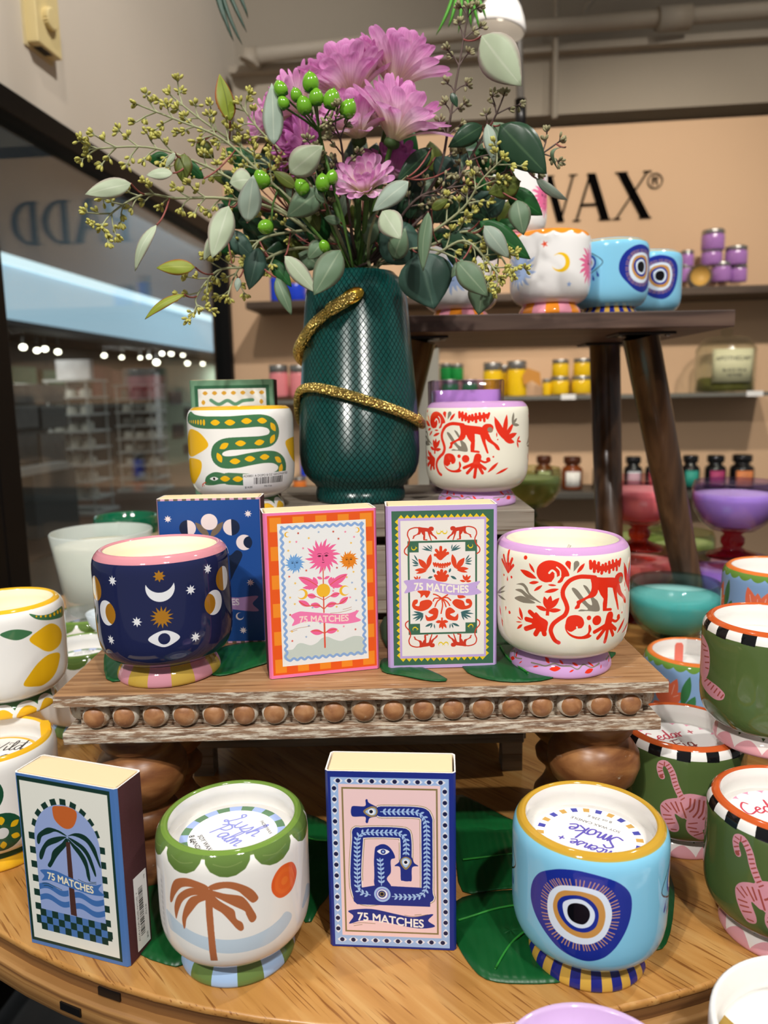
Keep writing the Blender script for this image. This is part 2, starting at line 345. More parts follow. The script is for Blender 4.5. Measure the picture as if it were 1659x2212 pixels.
A_MONK=[('L','rd',[-25.9,69.1,-37.9,73.2,3.9]),('L','rd',[-27.3,72.6,-31.3,78.5,1.9]),('L','rd',[-24.4,67.0,-31.2,65.4,2.1]),('L','rd',[-22.1,65.1,-27.7,60.7,1.9]),('L','rd',[-13.3,65.7,-18.6,65.7,1.3]),('L','rd',[-11.7,63.5,-20.8,60.7,2.4]),('D','rd',[-5.1,75.9,-6.9,81.6,3.6]),('D','gy',[-2.9,74.8,-0.5,81.6,3.6]),('L','rd',[4.0,80.0,-0.9,73.9,2.3]),('P','gy',[-41.1,63.0,-35.7,64.7,-32.3,62.4,-30.3,58.6,-22.7,53.5,-28.4,55.4,-32.3,58.9,-35.0,62.3,-37.8,63.2]),('P','gy',[-41.9,59.2,-37.0,60.5,-32.9,58.5,-26.9,54.7,-32.9,55.6,-37.0,58.1]),('P','gy',[-42.4,53.6,-37.7,55.9,-32.9,55.6,-26.6,53.0,-34.2,51.8,-39.1,52.3]),('P','gy',[-3.9,63.9,-2.7,64.5,-0.1,62.7,3.7,57.7,6.7,54.1,9.4,53.0,7.7,58.6,3.5,65.2,4.0,66.0,6.4,64.2,10.2,57.9,13.4,54.7,14.6,48.6,6.2,49.2,0.7,49.2,2.1,50.4,6.7,50.3,1.4,56.1,-2.6,61.3]),('P','rd',[-5.5,72.3,-7.3,76.7,-11.1,80.1,-16.6,81.5,-21.6,80.4,-25.1,77.1,-26.0,72.6,-24.1,68.8,-20.3,67.2,-16.4,67.8,-12.0,67.3,-9.8,68.4,-8.3,71.3]),('P','cr',[-14.6,73.0,-13.4,71.1,-11.5,72.0,-10.4,71.5,-12.6,68.0,-12.3,66.3,-16.4,67.2,-14.7,70.7]),('S','cr',[-17.9,73.4,-16.0,75.2,-14.0,73.6,-13.7,71.4],1.3),('S','cr',[-13.3,77.4,-11.3,75.5,-10.9,72.6,-11.8,69.7],0.9),('P','rd',[8.6,70.9,16.3,70.0,26.0,68.7,30.6,66.3,31.8,62.6,28.0,61.5,22.2,62.9,18.5,62.8,13.2,62.2,9.5,62.0,8.7,66.6]),('P','rd',[26.8,68.5,29.4,70.9,34.0,70.8,36.2,68.2,35.0,64.3,31.7,64.0,27.9,65.6]),('P','fc',[32.0,68.1,34.8,67.9,35.5,64.8,33.3,63.9,31.1,65.9]),('P','rd',[27.5,63.9,31.7,63.7,34.8,57.9,40.4,53.1,41.9,49.2,39.2,49.8,36.3,53.4,30.6,57.5]),('P','rd',[24.9,64.3,29.8,62.3,29.6,57.1,30.8,52.1,32.1,47.2,30.6,47.2,28.4,52.6,26.5,57.6]),('P','rd',[9.0,69.5,13.2,62.8,11.4,58.4,6.0,57.0,2.0,54.3,1.0,51.4,-1.6,50.7,-1.7,51.8,-0.5,53.8,-0.5,55.8,3.7,57.7,7.1,59.8,8.8,63.8]),('Q','rd',[12.5,64.6,20.7,64.3,20.9,57.3,20.7,52.7,20.4,49.5,23.5,49.3,25.0,48.5,24.4,47.3,17.3,48.1,17.1,53.1,17.7,56.0,15.2,59.1]),('S','rd',[11.1,70.5,6.8,71.2,1.1,71.5,-3.9,69.9,-7.1,67.0,-9.2,62.9,-9.1,58.9,-7.4,54.9,-6.4,50.9,-7.8,46.8,-11.6,43.7,-14.9,40.5,-16.4,36.3,-15.3,32.3,-13.6,29.5,-11.4,28.2],2.7),('S','rd',[7.8,80.9,8.0,76.7],2.2),('S','rd',[10.5,80.5,10.4,74.5],2.2),('S','rd',[13.4,79.5,13.2,74.3],2.2),('S','rd',[16.4,77.8,15.7,72.9],2.2),('S','rd',[18.7,78.4,18.9,74.0],2.2),('S','rd',[21.6,79.2,21.8,72.8],2.2),('S','rd',[24.7,79.7,25.3,74.1],2.2),('S','rd',[28.1,79.5,28.6,73.5],2.2),('S','rd',[32.5,79.5,31.1,75.8],2.2),('S','rd',[8.4,79.0,15.4,75.8,22.5,76.2,31.0,77.9],3.2),('L','rd',[-18.4,49.5,-20.9,58.0,3.5]),('L','rd',[-18.4,49.5,-16.7,58.9,3.6]),('L','rd',[-18.4,49.5,-11.4,57.8,3.5]),('L','rd',[-18.4,48.9,-26.2,51.1,2.8]),('L','rd',[-18.4,48.9,-10.2,50.0,2.8]),('Q','rd',[-19.4,50.6,-17.3,50.8,-17.6,45.7,-19.7,45.6]),('S','rd',[-21.9,40.4,-30.2,46.5],3.2),('S','rd',[-21.9,40.4,-32.7,41.3],3.2),('S','rd',[-21.9,40.4,-33.2,34.7],3.2),('S','rd',[-21.9,40.4,-26.3,32.3],3.2),('S','rd',[-21.9,40.4,-20.5,33.2],3.2),('P','rd',[-26.5,46.8,-22.9,44.4,-18.5,41.9,-18.5,38.4,-19.6,34.8,-23.9,34.8,-27.6,37.2,-28.8,39.9]),('L','rd',[-35.7,40.1,-38.3,48.3,2.4]),('L','rd',[-36.1,39.8,-40.1,41.6,1.0]),('L','rd',[-36.1,38.6,-41.1,37.8,0.8]),('L','rd',[-35.7,37.2,-40.3,33.1,1.8]),('P','rd',[-7.2,42.1,-5.6,45.7,-1.2,46.8,2.8,45.3,4.4,41.4,2.9,38.3,-0.5,37.8,-3.8,35.8,-6.6,37.5]),('P','rd',[-7.3,41.0,-6.0,36.3,-2.0,33.4,3.1,32.7,7.1,34.8,7.3,39.5,8.3,40.0,9.4,37.0,8.3,33.9,9.7,32.6,6.6,31.0,0.2,31.1,-4.8,33.4,-7.4,37.4]),('S','cr',[-0.2,39.0,0.4,36.9,2.4,35.7,4.7,36.7],1.0),('C','rd',[7.5,44.6,1.5]),('C','rd',[-34.2,81.6,1.3]),('C','rd',[-47.2,42.7,1.1]),('C','rd',[-53.7,66.7,0.8]),('C','rd',[-45.5,66.9,0.9]),('D','rd',[-49.6,67.0,-49.6,63.4,1.3]),('D','rd',[-51.3,42.6,-51.3,45.9,1.3]),('C','rd',[13.1,42.5,3.2]),('C','rd',[31.9,41.9,1.8]),('C','rd',[36.2,43.9,0.8]),('S','rd',[33.0,41.0,29.0,39.5,24.6,41.5],1.8),('S','rd',[22.3,39.5,11.7,35.0],2.6),('S','rd',[22.3,39.5,14.4,30.6],2.6),('S','rd',[22.3,39.5,20.5,27.1],2.6),('S','rd',[22.3,39.5,27.2,30.6],2.6),('S','rd',[22.3,39.5,29.3,34.1],2.6),('S','rd',[23.3,44.1,21.6,37.3],6),('S','cr',[18.8,43.6,17.9,40.2,14.9,38.8],0.9),('S','rd',[-48.9,69.8,-49.5,83.5],2.0),('S','rd',[-48.9,69.8,-54.6,79.8],2.0),('S','rd',[-48.9,69.8,-56.3,76.5],2.0),('S','rd',[-48.9,69.8,-45.1,79.2],2.0),('S','rd',[-48.9,69.8,-43.9,75.1],2.0),('C','rd',[-48.9,74.0,2.5]),('L','gy',[-64.4,51.9,-51.8,59.8,1.6]),('L','gy',[-64.3,51.5,-51.8,56.2,1.3]),('L','gy',[-63.3,50.9,-51.4,50.1,1.8]),('L','rd',[47.8,59.2,36.6,77.2,3.3]),('L','rd',[39.1,59.9,39.1,64.1,1.1]),('C','rd',[40.0,58.0,0.6]),('L','rd',[-57.5,37.5,-59.8,44.4,1.5]),('L','rd',[-56.8,36.5,-55.5,30.3,1.2]),('L','rd',[-57.5,36.9,-54.9,33.9,0.7]),('L','rd',[31.4,30.9,40.7,39.2,2.7]),('L','rd',[38.5,29.2,50.5,34.2,2.1])]
A_MFOOT=[('S','gy',[-37.5,7.7,-29.8,7.8,-22.8,7.6,-15.5,9.5,-8.5,8.5,-0.5,8.4,5.4,6.6,11.9,8.9,19.6,6.6,30.3,7.8],0.8),('L','rd',[-19.3,6.1,-9.4,7.2,3.0]),('L','rd',[11.3,4.1,20.5,5.5,2.7]),('L','rd',[-25.2,12.6,-19.7,9.4,2.4]),('L','rd',[-34.6,5.6,-29.0,6.9,1.0]),('L','rd',[-2.2,5.0,2.1,6.5,1.0]),('L','rd',[1.2,10.2,6.6,8.6,1.6]),('L','rd',[29.1,4.5,32.0,6.7,1.0]),('L','rd',[-10.9,11.6,-6.9,9.5,1.5]),('L','rd',[17.0,9.9,22.2,6.9,1.5])]
A_SNAKE=[('Z','gn',[-46.0,80.7,-34.9,77.9,-23.3,76.7,-12.7,76.6,-0.0,76.5,13.0,77.2,26.0,77.3,34.5,74.2,37.4,67.7,33.6,61.9,24.9,60.0,14.5,59.8,7.4,59.7,-4.3,59.0,-11.5,55.3,-12.7,49.0,-7.7,44.9,2.3,44.7,14.2,46.6,26.8,47.8,37.6,46.4,44.6,40.7,42.6,33.0,33.6,29.3,19.5,29.1,8.1,30.3,-4.5,31.2]),('P','gn',[-27.1,26.9,-24.0,32.8,-15.1,36.6,-4.3,35.0,8.3,33.5,7.9,26.5,-8.7,27.0,-18.8,25.6,-25.8,25.5]),('P','wh',[-20.8,31.0,-16.4,32.7,-12.6,31.2,-16.6,29.5]),('C','bk',[-16.5,31.1,1.1]),('S','rd',[-26.1,27.8,-30.1,26.1,-31.7,24.0],0.8),('S','rd',[-30.1,26.1,-28.8,24.6],0.6),('P','ye',[-46.8,69.9,-33.4,70.0,-24.2,64.7,-20.4,57.8,-30.9,51.8,-46.6,48.2,-59.2,55.7]),('P','ye',[-50.8,46.3,-33.5,46.6,-28.6,42.9,-32.5,33.7,-46.8,24.6,-59.2,29.1,-59.2,38.5]),('P','ye',[50.5,59.2,62.6,61.8,75.6,59.6,75.6,40.5,62.5,43.1,53.3,51.8])]

A_PBOX=[('P','lb',[9.9,92.4,11.0,54.5,11.3,40.8,15.0,30.2,21.9,21.7,30.6,17.3,39.8,16.2,48.1,18.5,55.5,23.9,60.7,30.8,62.8,38.8,63.1,50.9,62.6,87.5]),('P','os',[28.8,17.9,34.2,16.7,39.8,16.3,45.7,17.7,46.6,21.2,44.6,26.4,41.4,29.7,37.1,30.7,32.9,29.3,29.2,26.0,28.2,21.9]),('P','dg',[37.6,35.2,32.1,32.8,24.3,32.0,19.2,34.4,14.7,38.3,13.7,42.8,14.7,44.5,16.2,43.0,18.2,38.9,24.1,36.0,29.2,33.9,35.5,35.2]),('P','dg',[37.2,35.9,31.9,36.5,24.7,39.0,20.2,42.3,15.2,49.4,14.6,53.8,16.4,54.1,18.4,50.6,20.8,45.9,24.5,43.3,29.6,40.9,35.4,37.4]),('P','dg',[36.8,36.8,33.2,40.6,25.8,46.8,23.3,52.8,20.6,57.0,21.7,58.4,23.5,57.4,27.7,51.4,31.5,47.0,35.2,43.3,38.5,39.0]),('P','dg',[38.0,35.4,43.3,32.6,48.9,32.0,53.7,33.8,58.3,39.0,60.2,45.3,61.5,50.5,60.6,51.3,57.4,44.6,52.9,37.6,47.4,35.0,41.9,34.4]),('P','dg',[38.3,36.0,43.2,36.9,50.0,39.9,54.0,44.7,56.5,51.5,57.5,56.8,56.6,57.9,54.7,53.7,51.2,45.8,47.2,41.7,43.1,39.4]),('P','dg',[37.9,36.6,43.0,40.0,47.1,42.9,51.1,48.3,52.5,55.3,52.8,60.7,51.6,61.9,50.3,58.8,49.5,53.4,46.2,47.3,41.5,42.1]),('Q','tb',[36.4,39.4,39.6,38.8,39.7,69.4,40.0,87.4,35.3,87.1]),('Z','wv',[11.6,75.0,17.2,75.9,26.0,73.3,31.7,74.5,35.6,75.3],3.6),('Z','wv',[11.3,82.0,16.9,84.0,25.7,81.0,31.3,82.3,35.2,83.4],3.6),('Z','wv',[40.5,75.5,45.9,74.1,50.0,74.8,56.2,76.6,62.8,75.8],3.6),('Z','wv',[40.2,83.3,45.6,81.9,49.7,82.5,56.0,84.3,62.6,82.9],3.6),('P','wv',[14.3,61.5,25.2,59.9,36.5,62.1,46.3,63.8,55.3,63.9,60.9,62.2,58.4,66.1,62.4,69.2,53.0,70.5,41.8,69.6,30.5,68.2,21.3,67.2,14.8,68.4,17.0,64.9])]
A_SBOX=[('P','sg',[11.5,94.2,16.5,93.5,19.9,90.1,23.2,89.8,28.8,91.8,33.3,90.4,36.7,87.6,40.7,86.9,45.2,89.2,50.3,90.7,55.5,88.9,60.7,88.1,65.9,90.4,66.3,101.0,59.3,101.5,26.3,100.2,11.3,100.5]),('S','rs',[39.1,37.1,38.9,49.6],0.7),('S','rs',[38.8,58.7,38.7,69.6],0.9),('S','rs',[38.8,76.5,38.7,94.1],1.2),('S','rs',[35.2,51.1,28.9,46.7,23.5,44.4],0.5),('S','rs',[43.4,51.0,48.0,47.9,54.3,44.9],0.5),('S','rs',[38.6,61.0,34.2,58.4,28.6,56.9],0.5),('S','rs',[38.9,61.0,43.7,58.5,49.4,57.2],0.5),('S','rs',[38.8,67.3,34.6,64.2,27.3,64.2,22.4,61.0],0.7),('S','rs',[38.8,67.3,43.0,64.2,49.8,64.4,55.1,61.0],0.7),('S','rs',[38.8,84.3,34.6,82.2,30.2,81.8],0.7),('S','rs',[38.8,84.3,42.0,82.5,46.5,82.1],0.7),('C','ye',[38.8,54.4,4.7]),('P','pk',[16.1,69.9,21.7,67.7,27.2,68.3,38.3,70.1,49.6,71.6,56.5,71.6,63.0,70.2,60.8,74.2,64.4,77.3,58.1,78.7,49.5,78.7,38.2,76.8,29.8,75.2,23.7,75.3,16.7,77.1,18.2,73.4])]
A_SLV=[35.2,51.1,22.1,44.0,5.1,35.2,51.6,24.6,51.5,2.8,34.4,51.3,32.3,44.6,3.4,43.4,51.3,55.8,44.1,5.1,43.4,51.6,52.4,52.2,2.8,43.4,51.0,44.6,45.4,3.4,38.4,46.4,34.7,44.8,1.9,39.3,46.5,43.5,44.9,1.9,33.9,58.4,27.4,56.7,3.5,43.4,58.8,50.2,57.2,3.4,29.5,64.6,21.5,60.1,3.7,36.8,65.2,29.8,63.2,3.7,40.2,65.4,47.6,63.7,3.7,49.3,64.7,55.9,60.2,3.7,37.7,83.9,28.8,82.0,4.0,39.7,83.5,48.0,82.2,4.0]
A_MBOX=[('S','rm',[37.6,34.3,37.7,28.5],2.0),('S','rm',[37.6,34.3,34.5,30.4],2.0),('S','rm',[37.6,34.3,41.0,30.5],2.0),('S','rm',[37.6,34.3,33.8,33.7],2.0),('S','rm',[37.6,34.3,42.6,32.7],2.0),('P','rm',[34.1,33.7,37.6,31.0,42.5,32.8,39.6,36.0,37.7,37.4,35.7,36.5]),('S','rm',[32.6,39.2,33.4,41.4],1.1),('S','rm',[34.0,39.2,34.8,41.7],1.1),('S','rm',[35.7,39.5,36.5,42.2],1.1),('S','rm',[37.3,39.9,37.8,42.5],1.1),('S','rm',[39.0,39.9,39.0,42.6],1.1),('S','rm',[40.7,39.7,40.4,42.3],1.1),('S','rm',[42.4,39.4,42.0,41.8],1.1),('S','rm',[44.1,39.2,43.3,40.9],1.1),('S','rm',[32.9,40.0,38.4,40.7,44.0,40.0],1.6),('S','rm',[38.0,50.2,38.2,44.6],2.2),('S','rm',[38.0,50.2,35.8,45.7],2.2),('S','rm',[38.0,50.2,41.0,45.5],2.2),('S','rm',[38.0,50.2,33.8,48.1],2.2),('S','rm',[38.0,50.2,42.3,48.3],2.2),('P','rm',[33.8,48.7,38.0,46.6,42.2,48.9,41.0,52.2,34.9,51.5]),('L','rm',[28.4,43.5,22.1,36.1,3.9]),('L','rm',[28.4,43.0,30.8,33.0,3.4]),('L','rm',[28.3,43.8,19.5,43.8,2.5]),('L','rm',[27.8,44.6,20.3,46.1,1.7]),('L','rm',[48.2,43.8,54.2,36.1,3.9]),('L','rm',[47.9,43.5,45.6,33.4,3.4]),('L','rm',[48.4,43.5,57.1,43.7,2.5]),('L','rm',[48.7,44.3,56.3,46.2,1.7]),('L','rm',[55.0,52.1,52.9,47.8,1.7]),('L','rm',[55.0,52.1,55.9,47.6,1.7]),('L','rm',[55.0,52.1,58.5,48.5,1.7]),('L','rm',[55.0,52.6,50.8,51.7,1.6]),('L','rm',[55.0,52.6,59.0,52.2,1.6]),('L','rm',[21.0,50.5,18.8,48.2,1.1]),('L','rm',[21.3,50.5,21.1,47.7,1.1]),('L','rm',[22.1,50.5,23.3,48.1,1.1]),('P','rm',[21.4,58.3,29.7,58.5,29.1,61.8,27.4,63.2,25.8,61.2,23.5,63.1,23.3,60.6]),('P','rm',[49.2,61.9,52.6,62.0,54.8,63.5,50.3,64.2]),('P','rm',[17.3,68.1,18.5,64.8,21.2,64.4,21.2,66.6,19.5,68.2,22.3,68.8,23.4,65.6,29.0,64.6,31.6,66.9,28.9,70.7,23.8,72.5,18.9,71.0]),('P','rm',[59.5,67.9,58.1,65.0,55.3,64.9,55.3,67.2,57.5,68.4,54.7,69.4,53.1,66.0,48.0,64.7,45.5,67.1,48.5,70.6,52.9,72.1,58.0,70.9]),('P','rm',[28.9,72.7,32.8,70.3,35.6,72.1,34.9,77.1,32.1,79.2,27.6,79.2,26.6,75.1,28.8,76.9,32.1,75.3,29.4,74.1]),('P','rm',[47.3,72.8,44.0,70.4,41.1,72.0,40.8,76.7,43.2,79.0,48.9,79.5,49.5,74.8,47.2,77.0,43.9,75.2,46.7,74.1]),('L','rm',[38.2,80.0,33.7,80.4,2.2]),('L','rm',[38.2,80.0,42.7,80.4,2.2]),('L','rm',[38.2,80.0,36.4,84.9,2.0]),('L','rm',[38.2,80.0,38.6,85.6,2.0]),('L','rm',[38.2,80.0,41.4,84.9,2.0]),('S','rm',[38.2,77.8,38.2,80.5],1.2),('S','rm',[38.2,64.4,38.7,68.8,37.6,74.4],0.9),('S','rm',[38.2,63.8,34.7,61.5,32.4,60.8],0.9),('S','rm',[38.2,63.8,33.5,63.7,32.1,65.6],0.9),('S','rm',[38.2,63.8,35.1,65.9,33.4,69.5],0.9),('S','rm',[38.2,63.8,41.9,61.7,42.2,61.2],0.9),('S','rm',[38.2,63.8,41.9,63.4,44.4,65.4],0.9),('S','rm',[38.2,63.8,41.8,66.2,43.7,69.0],0.9),('S','rm',[38.2,63.8,40.1,66.7,41.1,69.8],0.9),('L','ln',[31.7,30.8,24.5,29.3,1.1]),('L','ln',[31.7,31.4,25.4,27.4,0.9]),('L','ln',[31.7,30.3,28.1,26.9,0.9]),('L','ln',[31.7,29.7,30.7,26.7,0.8]),('L','ln',[44.8,31.2,51.8,29.1,1.1]),('L','ln',[44.8,31.2,51.0,27.4,0.9]),('L','ln',[45.1,30.6,48.8,26.8,0.8]),('L','ln',[45.1,30.1,45.7,26.7,0.8]),('L','ln',[22.3,39.5,17.4,36.0,0.9]),('L','ln',[22.3,40.0,17.7,38.2,1.1]),('L','ln',[22.3,40.6,17.9,40.7,1.0]),('L','ln',[21.8,37.8,19.2,33.3,1.0]),('L','ln',[54.7,38.7,59.3,36.0,0.9]),('L','ln',[54.7,39.2,59.5,38.2,1.0]),('L','ln',[54.4,39.8,59.2,40.7,1.0]),('L','ln',[54.7,38.1,57.6,34.0,0.9]),('L','ln',[33.3,46.1,32.1,43.1,1.5]),('L','ln',[28.5,49.6,32.0,48.6,1.5]),('L','ln',[43.4,46.1,44.5,43.1,1.5]),('L','ln',[48.6,50.8,44.4,48.4,1.7]),('L','ln',[25.5,74.5,18.3,72.6,1.5]),('L','ln',[25.5,74.5,16.9,75.1,1.3]),('L','ln',[25.2,74.8,17.6,77.9,1.3]),('L','ln',[25.2,75.1,19.3,79.3,1.2]),('L','ln',[25.2,75.3,22.9,79.7,1.2]),('L','ln',[51.2,74.0,58.6,72.9,1.5]),('L','ln',[51.2,74.0,60.5,75.2,1.3]),('L','ln',[51.5,74.3,59.0,77.9,1.3]),('L','ln',[51.5,74.6,56.7,79.0,1.2]),('L','ln',[51.8,74.9,53.9,79.7,1.1]),('L','ln',[31.5,81.1,26.4,83.5,1.6]),('L','ln',[31.5,81.4,30.0,84.7,1.0]),('L','ln',[32.6,81.5,33.1,85.1,0.8]),('L','ln',[45.2,81.4,50.5,83.8,1.6]),('L','ln',[44.9,81.6,46.2,85.0,1.0]),('L','ln',[44.0,81.6,43.7,85.2,0.8]),('P','lv',[11.9,51.2,18.2,50.4,24.9,49.8,31.5,50.8,39.3,53.0,47.1,54.3,55.0,54.3,64.9,52.5,62.5,56.8,66.1,60.5,58.8,62.2,50.3,62.0,42.5,61.2,33.6,58.9,25.8,58.0,19.2,58.2,12.2,59.7,14.0,55.3])]
A_CBOX=[('Z','tn',[32.6,24.8,55.1,24.8,59.5,28.1,59.9,34.7,59.6,73.7,58.6,78.9,37.0,79.5,18.2,78.7,18.6,42.3,21.1,38.5,43.8,38.0,47.2,40.9,47.3,55.3],8.6),('P','tn',[22.0,67.8,22.5,59.3,24.3,44.7,27.6,42.8,43.0,42.7,42.9,44.4,42.1,44.4,37.7,44.5,41.7,53.7,38.4,57.2,38.7,64.0,35.4,68.4,39.5,73.0,55.7,72.6,55.3,74.7,17.4,77.4,18.2,72.2]),('Z','cr',[32.6,24.8,55.1,24.8,59.5,28.1,59.9,34.7,59.6,73.7,58.6,78.9,37.0,79.5,18.2,78.7,18.6,42.3,21.1,38.5,43.8,38.0,47.2,40.9,47.3,55.3],7.8),('Z','nv',[32.6,24.8,55.1,24.8,59.5,28.1,59.9,34.7,59.6,73.7,58.6,78.9,37.0,79.5,18.2,78.7,18.6,42.3,21.1,38.5,43.8,38.0,47.2,40.9,47.3,55.3],6.6),('Q','nv',[15.1,74.9,28.9,72.0,61.8,72.8,61.4,84.9,17.3,84.8,15.2,82.7]),('P','nv',[28.5,73.7,28.5,50.6,30.8,46.3,34.8,45.5,38.5,48.3,40.8,53.7,38.2,55.5,38.1,63.2,35.6,67.5,37.9,71.7,38.6,76.0]),('P','pk',[22.8,67.8,23.0,49.0,24.7,44.1,29.2,42.9,32.4,43.0,29.2,46.3,28.1,50.6,28.0,67.7,26.4,70.7,24.0,70.5]),('P','nv',[15.2,23.4,16.5,21.7,23.4,21.6,23.8,17.8,25.0,17.4,25.8,19.4,30.2,21.9,31.8,24.8,30.2,27.8,26.1,29.1,24.9,32.1,23.6,31.7,23.3,28.3,16.4,28.4,15.0,26.3]),('P','nv',[47.3,51.9,50.6,53.1,52.2,56.9,54.6,58.8,50.9,59.9,50.5,68.0,48.9,68.7,47.2,68.9,45.2,68.5,44.0,67.7,43.6,60.0,40.4,59.1,42.9,56.7,44.5,53.2]),('P','tn',[22.3,25.0,26.2,22.0,29.4,21.9,31.0,24.8,29.4,27.8,26.1,28.2]),('P','ib',[23.6,25.1,26.6,23.0,29.2,23.0,30.0,24.9,29.1,26.9,26.5,27.1]),('C','wh',[27.2,25.0,2.0]),('C','bk',[27.0,25.0,1.1]),('P','tn',[47.1,61.4,44.1,57.9,44.1,54.9,47.2,53.0,50.3,54.8,50.3,57.8]),('P','ib',[47.1,60.0,44.9,57.5,45.1,54.9,47.2,53.8,49.5,55.1,49.3,57.4]),('C','wh',[47.1,56.6,1.8]),('C','bk',[47.1,56.6,1.0]),('P','wh',[30.1,50.1,33.6,48.4,37.5,50.1,33.7,52.2]),('C','nv',[33.7,50.2,1.5]),('C','ib',[33.7,50.2,0.7]),('C','ib',[32.7,77.7,5.0]),('C','lv',[32.7,77.7,3.9]),('C','wh',[32.7,77.7,3.1]),('C','nv',[32.5,77.6,2.3]),('C','tn',[32.5,77.6,1.6]),('C','bk',[32.5,77.6,1.0]),('P','nv',[11.8,89.3,20.5,87.7,28.7,87.9,41.8,90.6,51.6,92.0,63.0,89.6,60.1,94.0,64.2,97.6,56.5,99.3,46.7,98.4,36.8,96.4,25.4,95.0,18.8,95.6,12.1,97.7,14.8,92.7])]
A_CVINE=[[32.6,24.9,42.3,24.8,53.5,24.8,58.3,28.1,59.7,34.7,59.7,49.9,59.6,66.9,58.6,74.6,53.3,78.6,38.6,79.0],[25.5,78.5,19.0,76.1,17.9,69.7,18.1,50.8,18.6,42.3,22.8,38.4,32.5,38.2,42.2,38.0,46.6,40.9,47.6,46.8,47.3,51.9],[32.3,71.9,32.2,63.3,31.7,54.4]]
A_TIG=[('S','tp',[-29.3,70.9,-31.0,76.0,-30.1,80.2,-26.1,80.8,-22.3,75.0,-20.1,67.6,-16.9,60.4,-14.3,56.3],5.6),('P','tp',[-19.2,56.5,-11.6,61.7,-1.5,60.7,8.4,57.2,13.7,49.1,11.8,39.2,1.5,40.3,-9.7,41.1,-15.8,45.9]),('P','tp',[-29.0,50.5,-24.1,55.4,-15.3,57.3,-11.1,50.0,-13.7,42.8,-19.7,45.1,-16.6,36.6,-17.1,32.0,-22.0,30.8,-26.5,37.0,-29.3,44.7]),('P','tp',[-12.1,39.7,-9.8,43.9,0.3,43.2,2.3,34.6,-0.3,34.7,1.7,25.5,-5.2,27.8,-10.9,33.0]),('S','tr',[-30.9,71.2,-28.4,72.8],0.8),('S','tr',[-31.8,73.6,-29.2,75.3],0.8),('S','tr',[-32.1,77.0,-29.5,77.0],0.8),('S','tr',[-31.5,80.1,-29.0,79.7],0.8),('S','tr',[-27.8,82.0,-28.0,79.1],0.8),('S','tr',[-24.6,81.2,-26.8,79.2],0.8),('S','tr',[-23.3,79.2,-25.5,77.2],0.8),('S','tr',[-22.0,77.1,-24.1,75.1],0.8),('S','tr',[-20.8,74.5,-23.2,73.1],0.8),('S','tr',[-20.0,72.0,-22.4,70.7],0.8),('S','tr',[-19.3,69.5,-21.7,68.2],0.8),('S','tr',[-18.4,67.2,-20.7,65.6],0.8),('S','tr',[-17.4,64.9,-19.7,63.3],0.8),('S','tr',[-16.3,62.5,-18.6,60.9],0.8),('S','tr',[-15.2,60.4,-17.3,58.5],0.8),('S','tr',[-13.9,58.3,-16.0,56.4],0.8),('C','tr',[-29.6,70.8,1.5]),('S','tr',[-28.5,49.0,-23.7,45.8],0.9),('S','tr',[-26.0,51.4,-22.3,47.9],0.9),('S','tr',[-22.5,52.9,-18.3,46.5],1.0),('S','tr',[-19.6,54.2,-16.9,47.9],1.0),('S','tr',[-16.1,54.3,-12.3,43.6],1.1),('S','tr',[-27.2,42.5,-22.2,43.4],0.9),('S','tr',[-26.0,39.4,-21.1,40.8],0.9),('S','tr',[-24.4,36.4,-19.5,38.3],0.9),('S','tr',[-21.7,32.6,-18.3,32.9],0.9),('S','tr',[-9.9,58.0,-10.2,52.3,-12.5,49.8],1.2),('S','tr',[-7.0,57.7,-7.7,51.4,-10.0,48.4],1.2),('S','tr',[-3.9,57.3,-4.6,49.4,-7.4,44.7],1.3),('S','tr',[-0.8,56.7,-1.5,48.3,-3.9,44.3],1.3),('S','tr',[2.3,56.6,1.7,47.1,-0.7,43.2],1.3),('S','tr',[-10.2,39.3,-4.7,40.3],0.9),('S','tr',[-10.5,36.5,-5.0,35.8],1.0),('S','tr',[-8.9,33.2,-3.4,33.0],1.0),('S','tr',[-5.8,30.0,-0.2,32.4],1.0)]
A_TPAW=[('P','tp',[-89.0,69.4,-79.0,74.2,-69.0,70.6,-65.5,63.6,-65.3,53.8,-68.9,46.4,-76.4,43.5,-89.0,51.3]),('P','tp',[-76.6,44.9,-67.4,46.6,-56.8,45.7,-50.2,42.9,-49.6,40.1,-51.6,37.2,-57.1,35.4,-65.1,36.4,-75.8,39.8]),('S','tr',[-79.3,67.9,-71.3,68.3],0.9),('S','tr',[-75.9,64.5,-68.6,66.2],0.9),('S','tr',[-73.2,60.8,-66.7,62.4],0.9),('S','tr',[-71.7,56.8,-66.0,58.8],0.9),('S','tr',[-70.5,53.4,-66.4,54.2],0.9),('S','tr',[-71.1,43.2,-66.7,46.5],0.9),('S','tr',[-66.3,42.0,-62.7,45.7],0.9),('S','tr',[-62.3,40.6,-59.3,44.8],0.9),('S','tr',[-58.9,39.6,-56.1,43.7],0.9),('S','tr',[-55.3,38.8,-53.2,42.5],0.9),('S','tr',[-52.5,38.3,-50.5,41.3],0.9)]
A_LEM=[('P','ye',[37.5,64.1,46.7,69.7,57.4,71.5,67.2,65.7,71.1,58.3,67.0,51.7,57.7,49.3,50.9,50.6,44.2,55.8]),('P','ye',[30.5,28.7,34.5,35.8,43.1,44.1,53.2,47.5,64.8,44.4,62.7,36.3,56.7,28.4,46.9,24.1,39.2,25.1]),('P','gn',[17.4,71.9,23.1,74.2,29.5,74.0,36.1,71.8,40.2,69.0,34.7,66.4,28.8,65.6,22.5,67.9]),('P','gn',[39.8,83.9,47.8,80.8,58.4,79.4,77.5,80.1,77.1,72.3,60.8,73.8,49.8,76.4,43.1,79.6])]
